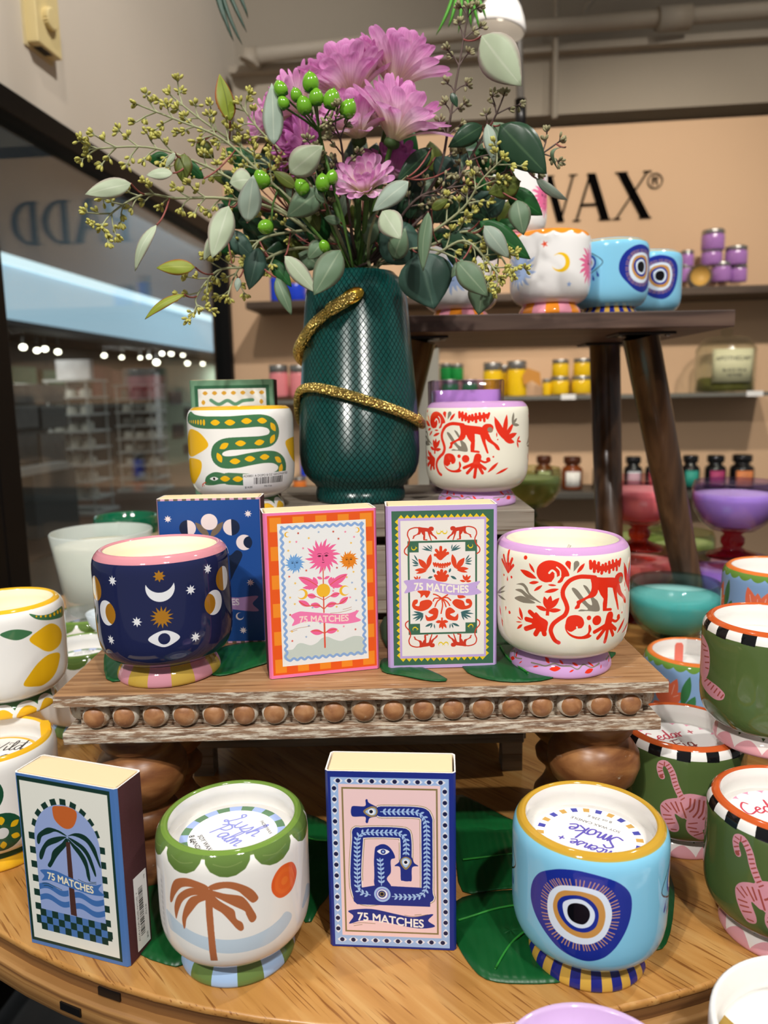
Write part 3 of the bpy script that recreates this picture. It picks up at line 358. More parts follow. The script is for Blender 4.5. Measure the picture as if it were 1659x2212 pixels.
A_LSP=[('C','ye',[44.9,80.7,0.7]),('C','ye',[48.6,79.7,0.9]),('C','ye',[53.0,78.8,1.0]),('C','ye',[57.7,77.8,1.3]),('C','ye',[62.6,77.7,1.4]),('C','ye',[67.5,77.9,1.6]),('C','ye',[72.4,77.6,1.6])]

# ---------------------------------------------------------------- mug artwork: x = mm round the mug (0 = front), y = mm up
CIRC=282.7; MH=88.8
def mug_art(bg,ppm=5): return Art(CIRC,MH,bg,ppm,-CIRC/2,0,up=True,wrap=True)
def stripes(A,cols,z0,z1,n,off=0):
    w=CIRC/n
    for i in range(n):
        x=-CIRC/2+off+i*w; A.fill([(x,z0),(x+w+.05,z0),(x+w+.05,z1),(x,z1)],cols[i%len(cols)])
def band(A,z0,z1,col): A.fill([(-CIRC/2,z0),(CIRC/2,z0),(CIRC/2,z1),(-CIRC/2,z1)],col)
def face(A,x,y,s,col,skew=1):
    """two eyes, nose and mouth of a sun"""
    for d in (-1,1):
        A.stroke([(x+d*.34*s-.2*s*skew,y+.16*s),(x+d*.34*s,y+.25*s),(x+d*.34*s+.2*s*skew,y+.16*s)],.045*s,col)
        A.stroke([(x+d*.34*s-.2*s*skew,y+.14*s),(x+d*.34*s,y+.05*s),(x+d*.34*s+.2*s*skew,y+.14*s)],.04*s,col)
        A.circ(x+d*.34*s,y+.15*s,.06*s,col)
        A.stroke([(x+d*.34*s-.22*s,y+.34*s),(x+d*.34*s,y+.42*s),(x+d*.34*s+.2*s,y+.36*s)],.03*s,col)
    A.stroke([(x,y+.16*s),(x-.02*s,y-.32*s),(x+.1*s,y-.33*s)],.035*s,col,False)
    A.stroke([(x-.13*s,y-.55*s),(x,y-.6*s),(x+.15*s,y-.55*s)],.05*s,col)
def flip_face(A,x,y,s,col):
    for d in (-1,1):
        A.stroke([(x+d*.36*s-.17*s,y-.12*s),(x+d*.36*s,y-.2*s),(x+d*.36*s+.17*s,y-.12*s),(x+d*.36*s,y-.05*s)],.05*s,col,close=True); A.circ(x+d*.36*s,y-.12*s,.07*s,col)
        A.stroke([(x+d*.36*s-.22*s,y-.32*s),(x+d*.36*s,y-.4*s),(x+d*.36*s+.22*s,y-.34*s)],.035*s,col)
    A.stroke([(x,y-.2*s),(x-.03*s,y+.34*s),(x+.1*s,y+.34*s)],.04*s,col,False)
    A.stroke([(x-.1*s,y+.55*s),(x,y+.6*s),(x+.12*s,y+.55*s)],.05*s,col)
def barcode(A,x0,x1,y0,y1,n=34,seed=3):
    r=random.Random(seed); x=x0
    while x<x1:
        w=r.choice([.3,.3,.5,.8])*(x1-x0)/26; A.fill([(x,y0),(min(x+w,x1),y0),(min(x+w,x1),y1),(x,y1)],'1A1A1A'); x+=w+r.choice([.3,.5,.7])*(x1-x0)/26
# palm mug
A=mug_art('F0EEE9',6)
A.ops(A_PALM,dict(bl='C3D4E2',br='B06A43',or_='E8622A') | {'or':'E86A2C'})
for k in (1.0,.75,.5,.25): A.ops([(o[0],o[1],[ (o[2][i]-sum(o[2][0::2])/len(o[2][0::2]))*k+sum(o[2][0::2])/len(o[2][0::2]) if i%2==0 else (o[2][i]-sum(o[2][1::2])/len(o[2][1::2]))*k+sum(o[2][1::2])/len(o[2][1::2]) for i in range(len(o[2]))]) for o in [A_PALM[8]]],{'or':{1.0:'E4602A',.75:'EA6A2C',.5:'E8642A',.25:'EE7630'}[k]})
band(A,85.9,90,'667F43')
for i in range(10):
    x=-CIRC/2+(i+.5)*CIRC/10+CIRC/2-141.35+6.0+CIRC/20-14.1
    x=6.0+28.27*(i-5); A.poly([(x-13.6,88),(x-12.6,84),(x-9.6,80.0),(x-4.5,77.4),(x,76.8),(x+4.5,77.4),(x+9.6,80.0),(x+12.6,84),(x+13.6,88)],'5F7A3C')
    A.stroke([(x-8,84),(x,82.4),(x+8,84)],.5,'73894C')
band(A,0,13,'637C42'); stripes(A,['637C42','9DBBE0'],0,12.8,14,-CIRC/2+141.35-12.6)
A.fill([(-46,31),(-38,31),(-38,68),(-46,68)],'E6E5E3')
for i in range(9): A.fill([(-43.6,35+i*3.4),(-41,35+i*3.4),(-41,37.2+i*3.4),(-43.6,37.2+i*3.4)],'CFCFCF')
IM_PALM=A.image('palm_glaze')
# evil eye mug
def almond(A,x,y,s=1):
    P=[(x-17*s,y-1),(x-9*s,y+8),(x,y+12),(x+9*s,y+8),(x+17*s,y),(x+8*s,y-8),(x,y-11.5),(x-9*s,y-8)]
    A.stroke(P,.9,'23262E',close=True)
    A.circ(x,y+.5,9.4,'2B58B4'); A.circ(x,y+.5,7,'DDEAF6'); A.circ(x,y+.5,4.6,'C6944A'); A.circ(x,y+.5,3,'23262E')
    for i,(dx,dz) in enumerate([(-12,-10),(-6.5,-14),(0,-16),(6.5,-14),(12,-10)]):
        A.leaf(x+dx*.8*s,y+dz+1.5,x+dx*s*1.05,y+dz-6,2.8,'2F49A2',True)
A=mug_art('86CBEA',6)
A_SMOKE=[(o[0],o[1],[v if i%2==0 or v<66 else 66+(v-66)*.74 for i,v in enumerate(o[2])]) for o in A_SMOKE]
def eye(A,dx=0):
    pal=dict(nv='1C2F93',wh='DCE9F7',tn='C8934C',bk='0A0A10')
    A.ops(A_SMOKE[:1],pal,dx); P=A_SMOKE[1][2]; cx=sum(P[0::2])/len(P)*2; cy=sum(P[1::2])/len(P)*2
    Q=smooth([(P[i],P[i+1]) for i in range(0,len(P),2)],True,10); n=64
    for k in range(n):
        p=Q[int(k*len(Q)/n)]; v=np.array([p[0]-cx,p[1]-cy]); A.stroke([(cx+v[0]*.99+dx,cy+v[1]*.99),(cx+v[0]*1.24+dx,cy+v[1]*1.22)],.62,'C09078',False)
    A.ops(A_SMOKE[1:],pal,dx)
eye(A); eye(A,CIRC/2); eye(A,-CIRC/2); almond(A,52,61); almond(A,-82,61); 
band(A,86.0,90,'C39A35'); band(A,85.8,86.3,'B5A24A')
stripes(A,['C8A046','22277C'],0,13,36,-CIRC/2+141.35-.8)
IM_EYE=A.image('evil_eye_glaze')
# moon phase mug
A=mug_art('20264C',6)
gold='A6721E'; wh='E4E6EA'
for s_ in (0,CIRC/2):
    for rep in ((s_,) if s_==0 else (s_,-s_)):
        A.star(11+rep,77.0,3.9,gold,8,2.2); A.moon(11+rep,69.5,8.9,wh,PI/2,.66,1.27); A.star(10.8+rep,50.6,7.4,gold,14,3.9)
        A.poly([(1.3+rep,36.6),(5+rep,40),(11.2+rep,42),(17+rep,40.3),(20.9+rep,36.4),(17+rep,33),(11+rep,31),(5.2+rep,33.2)],wh,True); A.circ(11.2+rep,36.5,3.7,'20264C')
        for x,y in [(-20.2,74.3),(-4.9,48.4),(-26.5,34.9),(43.6,76.7),(29.9,65.6),(31,34.2)]: A.star(x+rep,y,3.5,wh,8,1.7)
        for x,y,ph in [(47.1,53.5,1),(58.5,67,2),(-28.2,52.5,-1),(-40.5,66.8,-2)]:
            A.circ(x+rep,y,8.2,gold)
            if abs(ph)==1: A.moon(x+rep,y,8.25,wh,PI if ph>0 else 0,.85,1.0)
            else: A.fill([(x+rep+(1 if ph>0 else -1)*8.2*math.sin(t),y+8.2*math.cos(t)) for t in np.linspace(0,PI,20)],wh)
band(A,84.2,90,'D28C96')
band(A,0,13.2,'C68A98'); stripes(A,['B99A42','C68A98'],0,13,14,-CIRC/2+141.35-6.5)
IM_MOON=A.image('moon_glaze')
# monkey mug
A=mug_art('F2EFDC',6)
pal=dict(rd='E8331B',gy='8A8272',cr='F2EFDC',fc='9A8570')
for dx in (0,CIRC/2,-CIRC/2):
    A.ops(A_MONK,pal,dx)
    bx,by=45.5+dx,58
    for ex,ey,w in [(37,75,5),(48.5,78.5,4.5),(56,71.5,4),(60,62.5,4.5),(57,55,4.5)]: A.leaf(bx,by,ex+dx,ey,w,pal['rd'])
    for ex,ey in [(56,80),(60,75),(63,69)]: A.leaf(54+dx,70,ex+dx,ey,2.6,pal['gy'])
    for ex,ey in [(64,60),(66,55),(62,50)]: A.leaf(60+dx,56,ex+dx,ey,2,pal['rd'])
    if dx==0: pass
band(A,84.4,90,'CFA0D2')
band(A,0,13.2,'CBA0D4'); A.ops(A_MFOOT,pal); A.ops(A_MFOOT,pal,80,0); A.ops(A_MFOOT,pal,-80,0); A.ops(A_MFOOT,pal,160,0)
IM_MONK=A.image('monkey_glaze')
# snake and lemon mug
SPOTS=[-12.7,76.6,-.3,76.5,13,77.4,26,77.3,36,71.9,34.9,62,22.8,59.8,7.4,59.7,-6,57.8,-10.5,48.4,2.3,45.3,14.3,46.9,26.8,47.8,40.1,44.7,42.8,36.9,3.8,30.8,-6.7,31.2]
A=mug_art('F3F2EE',6)
pal=dict(gn='43764F',wh='F2F2EE',bk='1A1A1A',rd='E2563A',ye='F2BC1B')
A.ops([(o[0],o[1],o[2])+((10.0,) if o[0]=='Z' else tuple(o[3:])) for o in A_SNAKE[:1]],pal)
A.ops(A_SNAKE[1:],pal)
for i in range(0,len(SPOTS),2):
    x,y=SPOTS[i:i+2]; a=[.02,0,0,-.1,-1.0,1.0,.15,.0,.5,-1.15,0,0,0,-.6,1.3,0,0][i//2]
    A.leaf(x-4.4*math.cos(a),y-4.4*math.sin(a),x+4.4*math.cos(a),y+4.4*math.sin(a),4.7,'F2BC1B')
for i in range(7): A.circ(-44+i*3.4,77.4-i*.12,.6+.12*i,'E8B820',1.0+.25*i)
A.poly([(8,34.7),(52.8,34.7),(52.9,22.3),(8,22)],'EFEFEF'); barcode(A,17,45,25.8,31.4); A.text('AD0801 A DOPO 8 OZ HANDPAINTED',30,33,2.5,'222222',0); A.text('$14.00',12.5,23.6,2.3,'222222',0); A.text('Min 4 ea',30,23.8,2.2,'222222',0)
band(A,86.4,90,'EFB92A'); band(A,0,12,'3F6B3C')
for i in range(12):
    x=-CIRC/2+i*CIRC/12; A.poly([(x-2,0),(x,7),(x+6,10.5),(x+16,10.5),(x+22,7),(x+25,0)],'F3F2EE',True); A.poly([(x+1,0),(x+4,5.6),(x+11,7.8),(x+18,5.6),(x+22,0)],'EFB92A',True)
IM_SNAKE=A.image('snake_glaze')
# lemon side of the same pattern
A=mug_art('F3F2EE',5); A.ops(A_LEM,pal); A.ops(A_LSP,pal); band(A,86.4,90,'EFB92A'); band(A,0,12,'3F6B3C')
for i in range(12):
    x=-CIRC/2+i*CIRC/12; A.poly([(x-2,0),(x,7),(x+6,10.5),(x+16,10.5),(x+22,7),(x+25,0)],'F3F2EE',True); A.poly([(x+1,0),(x+4,5.6),(x+11,7.8),(x+18,5.6),(x+22,0)],'EFB92A',True)
IM_LEM=A.image('lemon_glaze')
A=mug_art('F3F2EE',5)
for x,y,r in [(14.5,65,14),(24.5,35,15),(-16,52,14),(48,62,12)]:
    A.circ(x,y,r*.95,'1F5138',r); 
    for k in range(6):
        a=PI/6+k*PI/3; A.leaf(x+math.cos(a)*r*.42,y+math.sin(a)*r*.42,x+math.cos(a)*r*.86,y+math.sin(a)*r*.86,r*.3,'E8B81C')
    A.circ(x,y,r*.28,'D8DCDC')
band(A,86.4,90,'EFB92A'); band(A,0,13,'EFB92A'); band(A,9,13,'3F6B3C')
IM_WHEEL=A.image('citrus_glaze')
# tiger mugs
def tiger(paw):
    A=mug_art('55693A',5); pal=dict(tp='DE9AA8',tr='A8524A')
    if paw: A.ops(A_TPAW,pal)
    else:
        A.ops([(o[0],o[1],o[2])+((4.4,) if len(o)>3 and o[3]>5 else tuple(o[3:])) for o in A_TIG],pal,0,-5); A.poly([(10,55),(24,53),(36,57),(44,53),(42,45),(34,41),(30,26),(24,24),(20,35),(10,36)],pal['tp'],True)
        for i in range(9): A.stroke([(11+i*3.1,53.5+(i%2)),(10+i*3.1,45-(i%3))],1.0,pal['tr'])
        for i in range(4): A.stroke([(21.5+i*.8,40-i*4),(29+i*.6,39-i*4)],.9,pal['tr'])
    band(A,80.6,90,'F2F0EC'); n=28
    for i in range(n):
        if i%2==0: x=-CIRC/2+i*CIRC/n; A.poly([(x+.3,80.0),(x+9.2,79.6),(x+9.8,87.2),(x,87.2)],'141416')
    band(A,86.3,90,'C65A2A')
    band(A,0,12.6,'EFE6E2')
    for i in range(12):
        x=-CIRC/2+i*CIRC/12; A.poly([(x+1,0),(x+3,6),(x+11.7,9.4),(x+20,6),(x+22.6,0)],'DFA0A8',True)
        A.poly([(x-3,13.2),(x,10.5),(x+3,13.2)],'44582E')
    band(A,0,2.4,'DFA0A8')
    return A
IM_TIG=tiger(False).image('tiger_glaze'); IM_PAW=tiger(True).image('tiger_paw_glaze')
# coral flower mug
A=mug_art('86A9D4',5)
for dx in (-90,-40,8,58,108):
    for ex,ey,w in [(-9,76,11),(0,72,10),(9,74,10),(-14,60,9),(14,62,9)]:
        A.leaf(dx,46,dx+ex,ey,w,'EA7454'); A.stroke([(dx+ex*.45,56),(dx+ex*.75,46+(ey-46)*.78)],.6,'F3B9A8')
    A.leaf(dx+20,78,dx+14,48,8,'3E7A4C'); A.leaf(dx+25,60,dx+16,36,9,'3E7A4C'); A.poly([(dx-14,46),(dx+14,46),(dx+9,30),(dx-9,30)],'EA7454',True)
band(A,83.4,90,'69923F')
for i in range(24):
    x=-CIRC/2+(i+.5)*CIRC/24; A.poly([(x-5.8,85),(x-4,82),(x,80.6),(x+4,82),(x+5.8,85)],'69923F',True)
band(A,86.4,90,'E07A38'); band(A,0,12.8,'69923F'); stripes(A,['E8906A','7FA2CC'],0,12.5,16)
IM_COR=A.image('coral_glaze')
# sun mug
A=mug_art('F1F0EE',5)
def sun(x,y,r,col,n=18,rr=1.75,seed=1):
    rd=random.Random(seed)
    for i in range(n):
        a=2*PI*i/n; L=r*rr*(1 if i%2 else .86); b=a+.12
        A.fill([(x+math.cos(a-.17)*r*.9,y+math.sin(a-.17)*r*.9),(x+math.cos(a-.02)*L*.85,y+math.sin(a-.02)*L*.85),(x+math.cos(b)*L,y+math.sin(b)*L),(x+math.cos(a+.13)*L*.8,y+math.sin(a+.13)*L*.8),(x+math.cos(a+.17)*r*.9,y+math.sin(a+.17)*r*.9)],col)
    A.circ(x,y,r,col)
for dx in (0,CIRC/2,-CIRC/2):
    sun(-47+dx,49,13.5,'A9C1EA'); flip=face(A,-47+dx,49,12,'2A3550'); sun(47+dx,51,13.5,'EC6F9E',20); face(A,47+dx,51,12,'3A1A2A')
    A.star(-15.6+dx,71.5,4.2,'E5583A',5,1.7,.3); A.moon(2+dx,52,10.2,'F3C41F',PI*.95,.5,.5); A.star(12+dx,29.3,3.2,'9DB8E4',5,1.4)
band(A,85.2,90,'F0922A')
for i in range(15):
    x=-CIRC/2+(i+.5)*CIRC/15+3; A.poly([(x-9.2,88),(x-7,84.4),(x,82.2),(x+7,84.4),(x+9.2,88)],'F0922A',True)
stripes(A,['F0922A','F2A0B4'],0,12.8,14,5)
IM_SUN=A.image('sun_glaze')
# ---------------------------------------------------------------- printed match box fronts: mm from the top left corner
BW,BH=77.,113.
def box_art(bg): return Art(BW,BH,bg,9)
def rect(A,x0,y0,x1,y1,c): A.fill([(x0,y0),(x1,y0),(x1,y1),(x0,y1)],c)
A=box_art('4C76B4'); rect(A,2.2,1.8,72.2,110.6,'16352C'); rect(A,4.1,4.4,70.4,108.6,'E4E5DC')
pal=dict(lb='93A6D6',os='C0622C',dg='0F3128',tb='4A2E28',wv='3E6CAE')
dk='16352C'
for i in range(7): rect(A,7.6,37.4+i*9.37,13,41.8+i*9.37,dk); rect(A,60,38.0+i*9.37,65.6,42.4+i*9.37,dk)
for i in range(9):
    a=math.radians(-160+i*140/8); x,y=36.6+24*math.cos(a),39.5+24*math.sin(a)*1.03; c,s_=math.cos(a),math.sin(a)
    A.fill([(x+c*u-s_*v,y+s_*u+c*v) for u,v in [(-3,-2.3),(2.9,-2.3),(2.9,2.3),(-3,2.3)]],dk)
A.circ(37,40.6,24.9,pal['lb'],n=60); rect(A,12.1,40.6,61.9,88,pal['lb'])
A.ops([o for o in A_PBOX[1:] if o[1] in ('os','dg')],pal)
for y0 in (72.6,79.9):
    for xa,xb in ((12.1,35),(37,61.9)):
        X=np.linspace(xa,xb,24); yy=lambda x:y0-1.6*math.sin((x-xa)/22.9*2*PI-.2)+ (0 if xa<20 else 1.5); A.fill([(x,yy(x)-1.9) for x in X]+[(x,yy(x)+1.9) for x in X[::-1]],pal['wv'])
A.ops([o for o in A_PBOX if o[1]=='tb'],pal)
for i in range(11):
    for j in range(3): rect(A,11.1+i*4.68,87.6+j*4.7,11.1+(i+1)*4.68,87.6+(j+1)*4.7,dk if (i+j)%2==0 else '4C76B4')
rect(A,7.6,92.3,11.2,97,dk); rect(A,62.6,92.3,66.3,97,dk)
A.ops(A_PBOX[-1:],pal)
A.text('75 MATCHES',37,65.6,6.6,'F0E6C8',.022,wave=lambda q:q*.055+math.sin(q/8)*.6,sx=.93)
for p in [[(16,71.6),(19,71.0),(23,71.9)],[(15,70.2),(20,69.6),(30,71.9)],[(43.5,62.3),(49,63.4),(57,62.7)],[(52,62),(54,62.2),(57,61.6)]]: A.stroke(p,.35,dk)
IM_PB=A.image('palm_box_print')
# sun box
A=box_art('F27DB0'); rect(A,2.7,1.8,75,110.8,'E85A1A')
for i in range(10):
    x=4.3+i*7.63
    if i%2==0 and i<10: rect(A,x,3.1,x+7.6,11.6,'F08C24'); rect(A,x,101.2,x+7.6,109.4,'F08C24')
for j in range(12):
    y=3.1+j*9.67
    if j%2==0: rect(A,4.2,y,11.9,y+9.5,'F08C24'); rect(A,66,y,73.6,y+9.5,'F08C24')
rect(A,4.2,101,11.9,109.4,'F08C24'); rect(A,66,101,73.6,109.4,'F08C24')
rect(A,9.2,7.4,69.3,105,'ECEDEC')
pal=dict(sg='C6D2CA',rs='DE5A45',ye='F3B92E',pk='F27DB0')
A.ops(A_SBOX[:1],pal)
def wavy(x0,y0,x1,y1,n,w=1.6,amp=.75,col='8AACDC'):
    L=math.hypot(x1-x0,y1-y0); P=[]
    for i in range(n*2+1): t=i/(n*2); s_=(1 if i%2 else -1)*amp; P.append((x0+(x1-x0)*t-(y1-y0)/L*s_,y0+(y1-y0)*t+(x1-x0)/L*s_))
    A.stroke(P,w,col)
wavy(12,10.3,66.6,10.3,11);wavy(12,100.6,66.6,100.6,11);wavy(12,10.3,12,100.6,18);wavy(66.6,10.3,66.6,100.6,18)
A.ops(A_SBOX[1:-1],pal)
for i in range(0,len(A_SLV),5):
    x1,y1,x2,y2,w=A_SLV[i:i+5]; A.leaf(x1,y1,x2,y2,w,'F0669A')
    if i<6*5 :
        for t in (.35,.6,.8):
            d=np.array([x2-x1,y2-y1]); nn=np.array([-d[1],d[0]])*.28
            for sg in (-1,1): A.leaf(x1+d[0]*t-d[0]*.16,y1+d[1]*t-d[1]*.16,x1+d[0]*t+nn[0]*sg*(1.2-t),y1+d[1]*t+nn[1]*sg*(1.2-t),w*.34,'F0669A')
A.ops([o for o in A_SBOX[1:-2]],pal)
def bsun(x,y,r,col,n,rr): 
    for i in range(n):
        a=2*PI*i/n+.1; L=r*rr*(1 if i%2 else .84); b=a+.15
        A.fill([(x+math.cos(a-.2)*r*.9,y+math.sin(a-.2)*r*.9),(x+math.cos(a)*L*.8,y+math.sin(a)*L*.8),(x+math.cos(b)*L,y+math.sin(b)*L),(x+math.cos(a+.16)*L*.75,y+math.sin(a+.16)*L*.75),(x+math.cos(a+.2)*r*.9,y+math.sin(a+.2)*r*.9)],col)
    A.circ(x,y,r,col)
bsun(39.2,31,6.9,'F0669A',20,1.8); flip_face(A,39.2,31.4,6.5,'3A1020')
bsun(20,34.6,4.5,'6FA4DC',20,1.6); flip_face(A,20,34.6,4.2,'1A3050'); bsun(57,34.8,4.5,'E8861E',20,1.55); flip_face(A,57,34.8,4.2,'3A2008')
A.moon(24.4,55.8,3.6,'F3B92E',PI*1.05,.5,.5); A.moon(53.4,55.6,3.6,'F3B92E',0,.5,.5); A.moon(15.6,14.8,1.8,'F3B92E',0,.5,.6); A.moon(63.2,14.4,1.8,'F3B92E',PI,.5,.6)
rd=random.Random(5)
for (x,y) in [(23,14.3),(36.8,14.3),(46.8,14.6),(55,15.2),(17.2,19.8),(30,18),(61,19),(21.6,20),(50.2,19.6),(58.8,23),(16,25.6),(26,24.6),(27.6,39.8),(48.6,39.4),(60,43),(16,43.2),(19.8,48),(55.2,46.4),(58.8,50.4),(16,57.5),(61,55),(19,62.2),(57.2,60.6),(31,65.6),(47.6,66.4),(61.4,63),(15.6,69.4),(61.6,70.6),(28,78),(36,76.8),(52.2,80.6),(16.4,81),(48,83.4),(60.4,83.4),(26,85.6),(16.4,87.6),(45.6,55.2)]:
    A.star(x,y,.95,rd.choice(['DE5A45','F0C050','9DB4D4','F08AA8','C8503C']),5,.45,rd.random())
A.ops(A_SBOX[-1:],pal); A.text('75 MATCHES',38.8,73.9,6.3,'F6D9CE',.022,wave=lambda q:q*.02+math.sin(q/8)*.4,sx=.95)
for p in [[(15,80.8),(20,79.2),(29,78.4)],[(17,81),(20,80.2)],[(43,70.6),(51,70.4),(58,69)],[(52,68.6),(55,68.2),(58,67.4)]]: A.stroke(p,.25,'B07848')
IM_SB=A.image('sun_box_print')
# monkey box
A=box_art('C3A8DE'); rect(A,4,3.4,74.4,110.6,'3F6A52')
for i in range(14):
    x=8.4+i*4.33; 
    A.fill([(x,8.4),(x+2.16,5.9),(x+4.33,8.4)],'EFCB1E'); A.fill([(x,105.6),(x+2.16,108.1),(x+4.33,105.6)],'EFCB1E')
for j in range(22):
    y=8.4+j*4.42; A.fill([(8.6,y),(6.2,y+2.2),(8.6,y+4.42)],'EFCB1E'); A.fill([(69,y),(71.4,y+2.2),(69,y+4.42)],'EFCB1E')
rect(A,8.4,8.3,69.2,105.7,'C3A8DE'); rect(A,10,10,67.9,104,'ECE7DF')
rect(A,14.7,23.9,62.9,89,'3F6A52'); rect(A,16,25.2,61.6,87.7,'ECE7E2')
for x0,x1 in ((16,22.4),(55.2,61.6)):
    rect(A,x0-.5,24.8,x1,31.6,'3F6A52'); rect(A,x0-.5,81.3,x1+.4,88,'3F6A52')
pal=dict(rm='DE4420',ln='3A6466',lv='C3A8DE')
A.ops(A_MBOX[:-1],pal)
mk=[o for o in A_MONK]
i0=[i for i,o in enumerate(mk) if o[1]=='fc'][0]
body=mk[i0-2:i0]+mk[i0+1:i0+5]
sc=.39
for sx,ox in ((1,18.9),(-1,58.5)):
    for sy,oy in ((1,42.1),(-1,70.5)):
        A.ops(body,{'rd':'CC3A24'},ox,oy,sx*sc,-sy*sc)
        Xm=lambda x:(x if sx>0 else 77.4-x); Ym=lambda y:(y if sy>0 else 112.6-y)
        A.stroke([(Xm(x),Ym(y)) for x,y in [(24,15.2),(20,14.8),(16,16.2),(14.8,19.5),(16,23),(15.2,26.5),(12.8,29.5),(12.8,32),(14.6,33.4)]],.8,'CC3A24')
for x,y,d in [(36.4,18,1),(40.6,18,-1),(37.2,96.2,1),(41,96.2,-1),(19,28.6,1),(58.4,28,-1),(19.2,85,1),(58.6,84,-1)]:
    A.moon(x,y,1.7,'E6C81E',-PI/2 if y<50 else PI/2,.5,.5); A.leaf(x+1.2*d,y-.6,x+2.4*d,y+.3,.8,'E6C81E')
A.ops(A_MBOX[-1:],pal); A.text('75 MATCHES',38,56.4,7.2,'F4F0E0',.022,wave=lambda q:q*.05+math.sin(q/8)*.5,sx=.93)
IM_MB=A.image('monkey_box_print')
# evil eye box
A=box_art('1B2E86'); rect(A,3.2,3.8,73,111.8,'9DBCE8'); rect(A,7.8,8,68,105.4,'F0CFD0'); rect(A,9.6,9.9,66.4,103,'8A7A4E'); rect(A,10.6,11,65.4,102,'F0CFD0')
def smalleye(x,y,v=False):
    (A.leaf(x,y-2.9,x,y+2.9,3.2,'E6E9F4') if v else A.leaf(x-2.9,y,x+2.9,y,3.2,'E6E9F4')); A.circ(x,y,1.35,'1A2048')
for i in range(10): smalleye(7.7+i*6.72,6); smalleye(7.6+i*6.8,108.3)
for j in range(14): smalleye(5.3,10.8+j*6.95,True); smalleye(70.6,11.6+j*6.95,True)
pal=dict(tn='9A8658',cr='F4E8E0',nv='1B2E86',ib='A6C6EE',pk='F0CFD0',wh='F2F4F8',bk='101428',lv='8A8AD0')
A.ops([(o[0],'pk' if i==1 else o[1],o[2])+tuple(o[3:]) for i,o in enumerate(A_CBOX[:-1])],pal)
for V in A_CVINE:
    P=smooth([(V[i],V[i+1]) for i in range(0,len(V),2)],False,8); A.stroke(P,.5,'A6C6EE',False)
    d=np.r_[0,np.cumsum(np.hypot(*np.diff(P,axis=0).T))]
    for s_ in np.arange(1.4,d[-1]-.8,2.75):
        x,y=np.interp(s_,d,P[:,0]),np.interp(s_,d,P[:,1]); x2,y2=np.interp(s_-.5,d,P[:,0]),np.interp(s_-.5,d,P[:,1]); t=np.array([x-x2,y-y2])/.5
        for sg in (-1,1):
            n=np.array([-t[1],t[0]])*sg; A.leaf(x-t[0]*0,y,x+t[0]*2.0+n[0]*2.1,y+t[1]*2.0+n[1]*2.1,1.25,'A6C6EE')
A.ops([o for o in A_CBOX if o[1] in('ib','lv','wh','nv','tn','bk') and o[0]=='C' and abs(o[2][0]-33.4)<2.5 and o[2][1]>70],pal)
A.ops(A_CBOX[-1:],pal); A.text('75 MATCHES',37.4,94.3,7.5,'F2EEE8',.022,wave=lambda q:q*.07+math.sin(q/8)*.5,sx=.94)
for p in [[(14.5,97.6),(20,96.8),(28,97.2)],[(15,99),(20,98)],[(46,91),(52,91.6),(60,90)],[(52,90.6),(56,90)]]: A.stroke(p,.3,'8A7A4E')
IM_CB=A.image('eye_box_print')
# moon box
A=box_art('1D4C94'); 
for i in range(24): rect(A,i*3.2,0,i*3.2+3.2,1.5,'D9A9C0' if i%2 else '6E6454'); rect(A,i*3.2,111.5,i*3.2+3.2,113,'D9A9C0' if i%2 else '6E6454')
rect(A,0,0,.8,113,'C79AB4'); rect(A,76.2,0,77,113,'C79AB4')
cr='F0E2E0'; dk='142440'
for x,y in [(8,15.1),(67.6,12.3),(67.2,65.5),(8,66),(12,100),(60,103)]: A.star(x,y,3,cr,8,1.4)
A.leaf(28,18,38.5,30,5,'7A6A58'); A.leaf(49,18,38.5,30,5,'7A6A58'); A.circ(38.5,17.9,6.2,cr)
for x,y,sg in [(54.8,22.4,1),(22.2,22.4,-1)]:
    A.circ(x,y,6.2,dk); A.fill([(x-sg*6.2*math.sin(t),y+6.2*math.cos(t)) for t in np.linspace(0,PI,20)],cr)
for x,y,sg in [(63.8,34.2,1),(13.2,34.2,-1)]: A.circ(x,y,6,dk); A.moon(x,y,6,cr,0 if sg>0 else PI,.9,.9)
A.poly([(38,40),(46,38),(52,44),(58,40),(62,44),(56,56),(50,66),(38,70),(26,66),(20,54),(16,44),(20,40),(25,44),(32,38)],dk,True)
for i in range(5): A.stroke([(30+i*4,44),(30+i*4,60)],.4,'3E6CAE')
A.poly([(10,76),(25,72),(40,73),(55,77),(72,76),(68,82),(72,88),(55,86.5),(40,83),(25,82),(8,85),(12,80)],'B08CC0',True); A.text('75 MATCHES',39,79.6,7,'EDE6F0',.022,sx=.95,wave=lambda q:q*.04)
A.moon(57.8,91.8,3,cr,-.6,.45,.5); A.star(38,96,6,'9A7A3C',12,3)
IM_BB=A.image('moon_box_print')
# snake box
A=box_art('6E9678'); rect(A,4.5,5,72.5,108,'2F6444'); rect(A,7.5,8,69.5,105,'ECE9E2')
for i in range(7): A.leaf(11.5+i*8.6,12,16.5+i*8.6,12,3.8,'D8A02E')
for j in range(10): A.leaf(12,18+j*9,12,23+j*9,3.6,'D8A02E'); A.leaf(65,18+j*9,65,23+j*9,3.6,'D8A02E')
A.stroke([(19,18.5),(26,22.5),(34,19),(41,22.5),(48,19.5),(57,18.8)],3.2,'5E9070'); A.stroke([(22,30),(50,28),(54,38),(24,42),(22,54),(54,56)],6,'3F7A52')
IM_GB=A.image('snake_box_print')
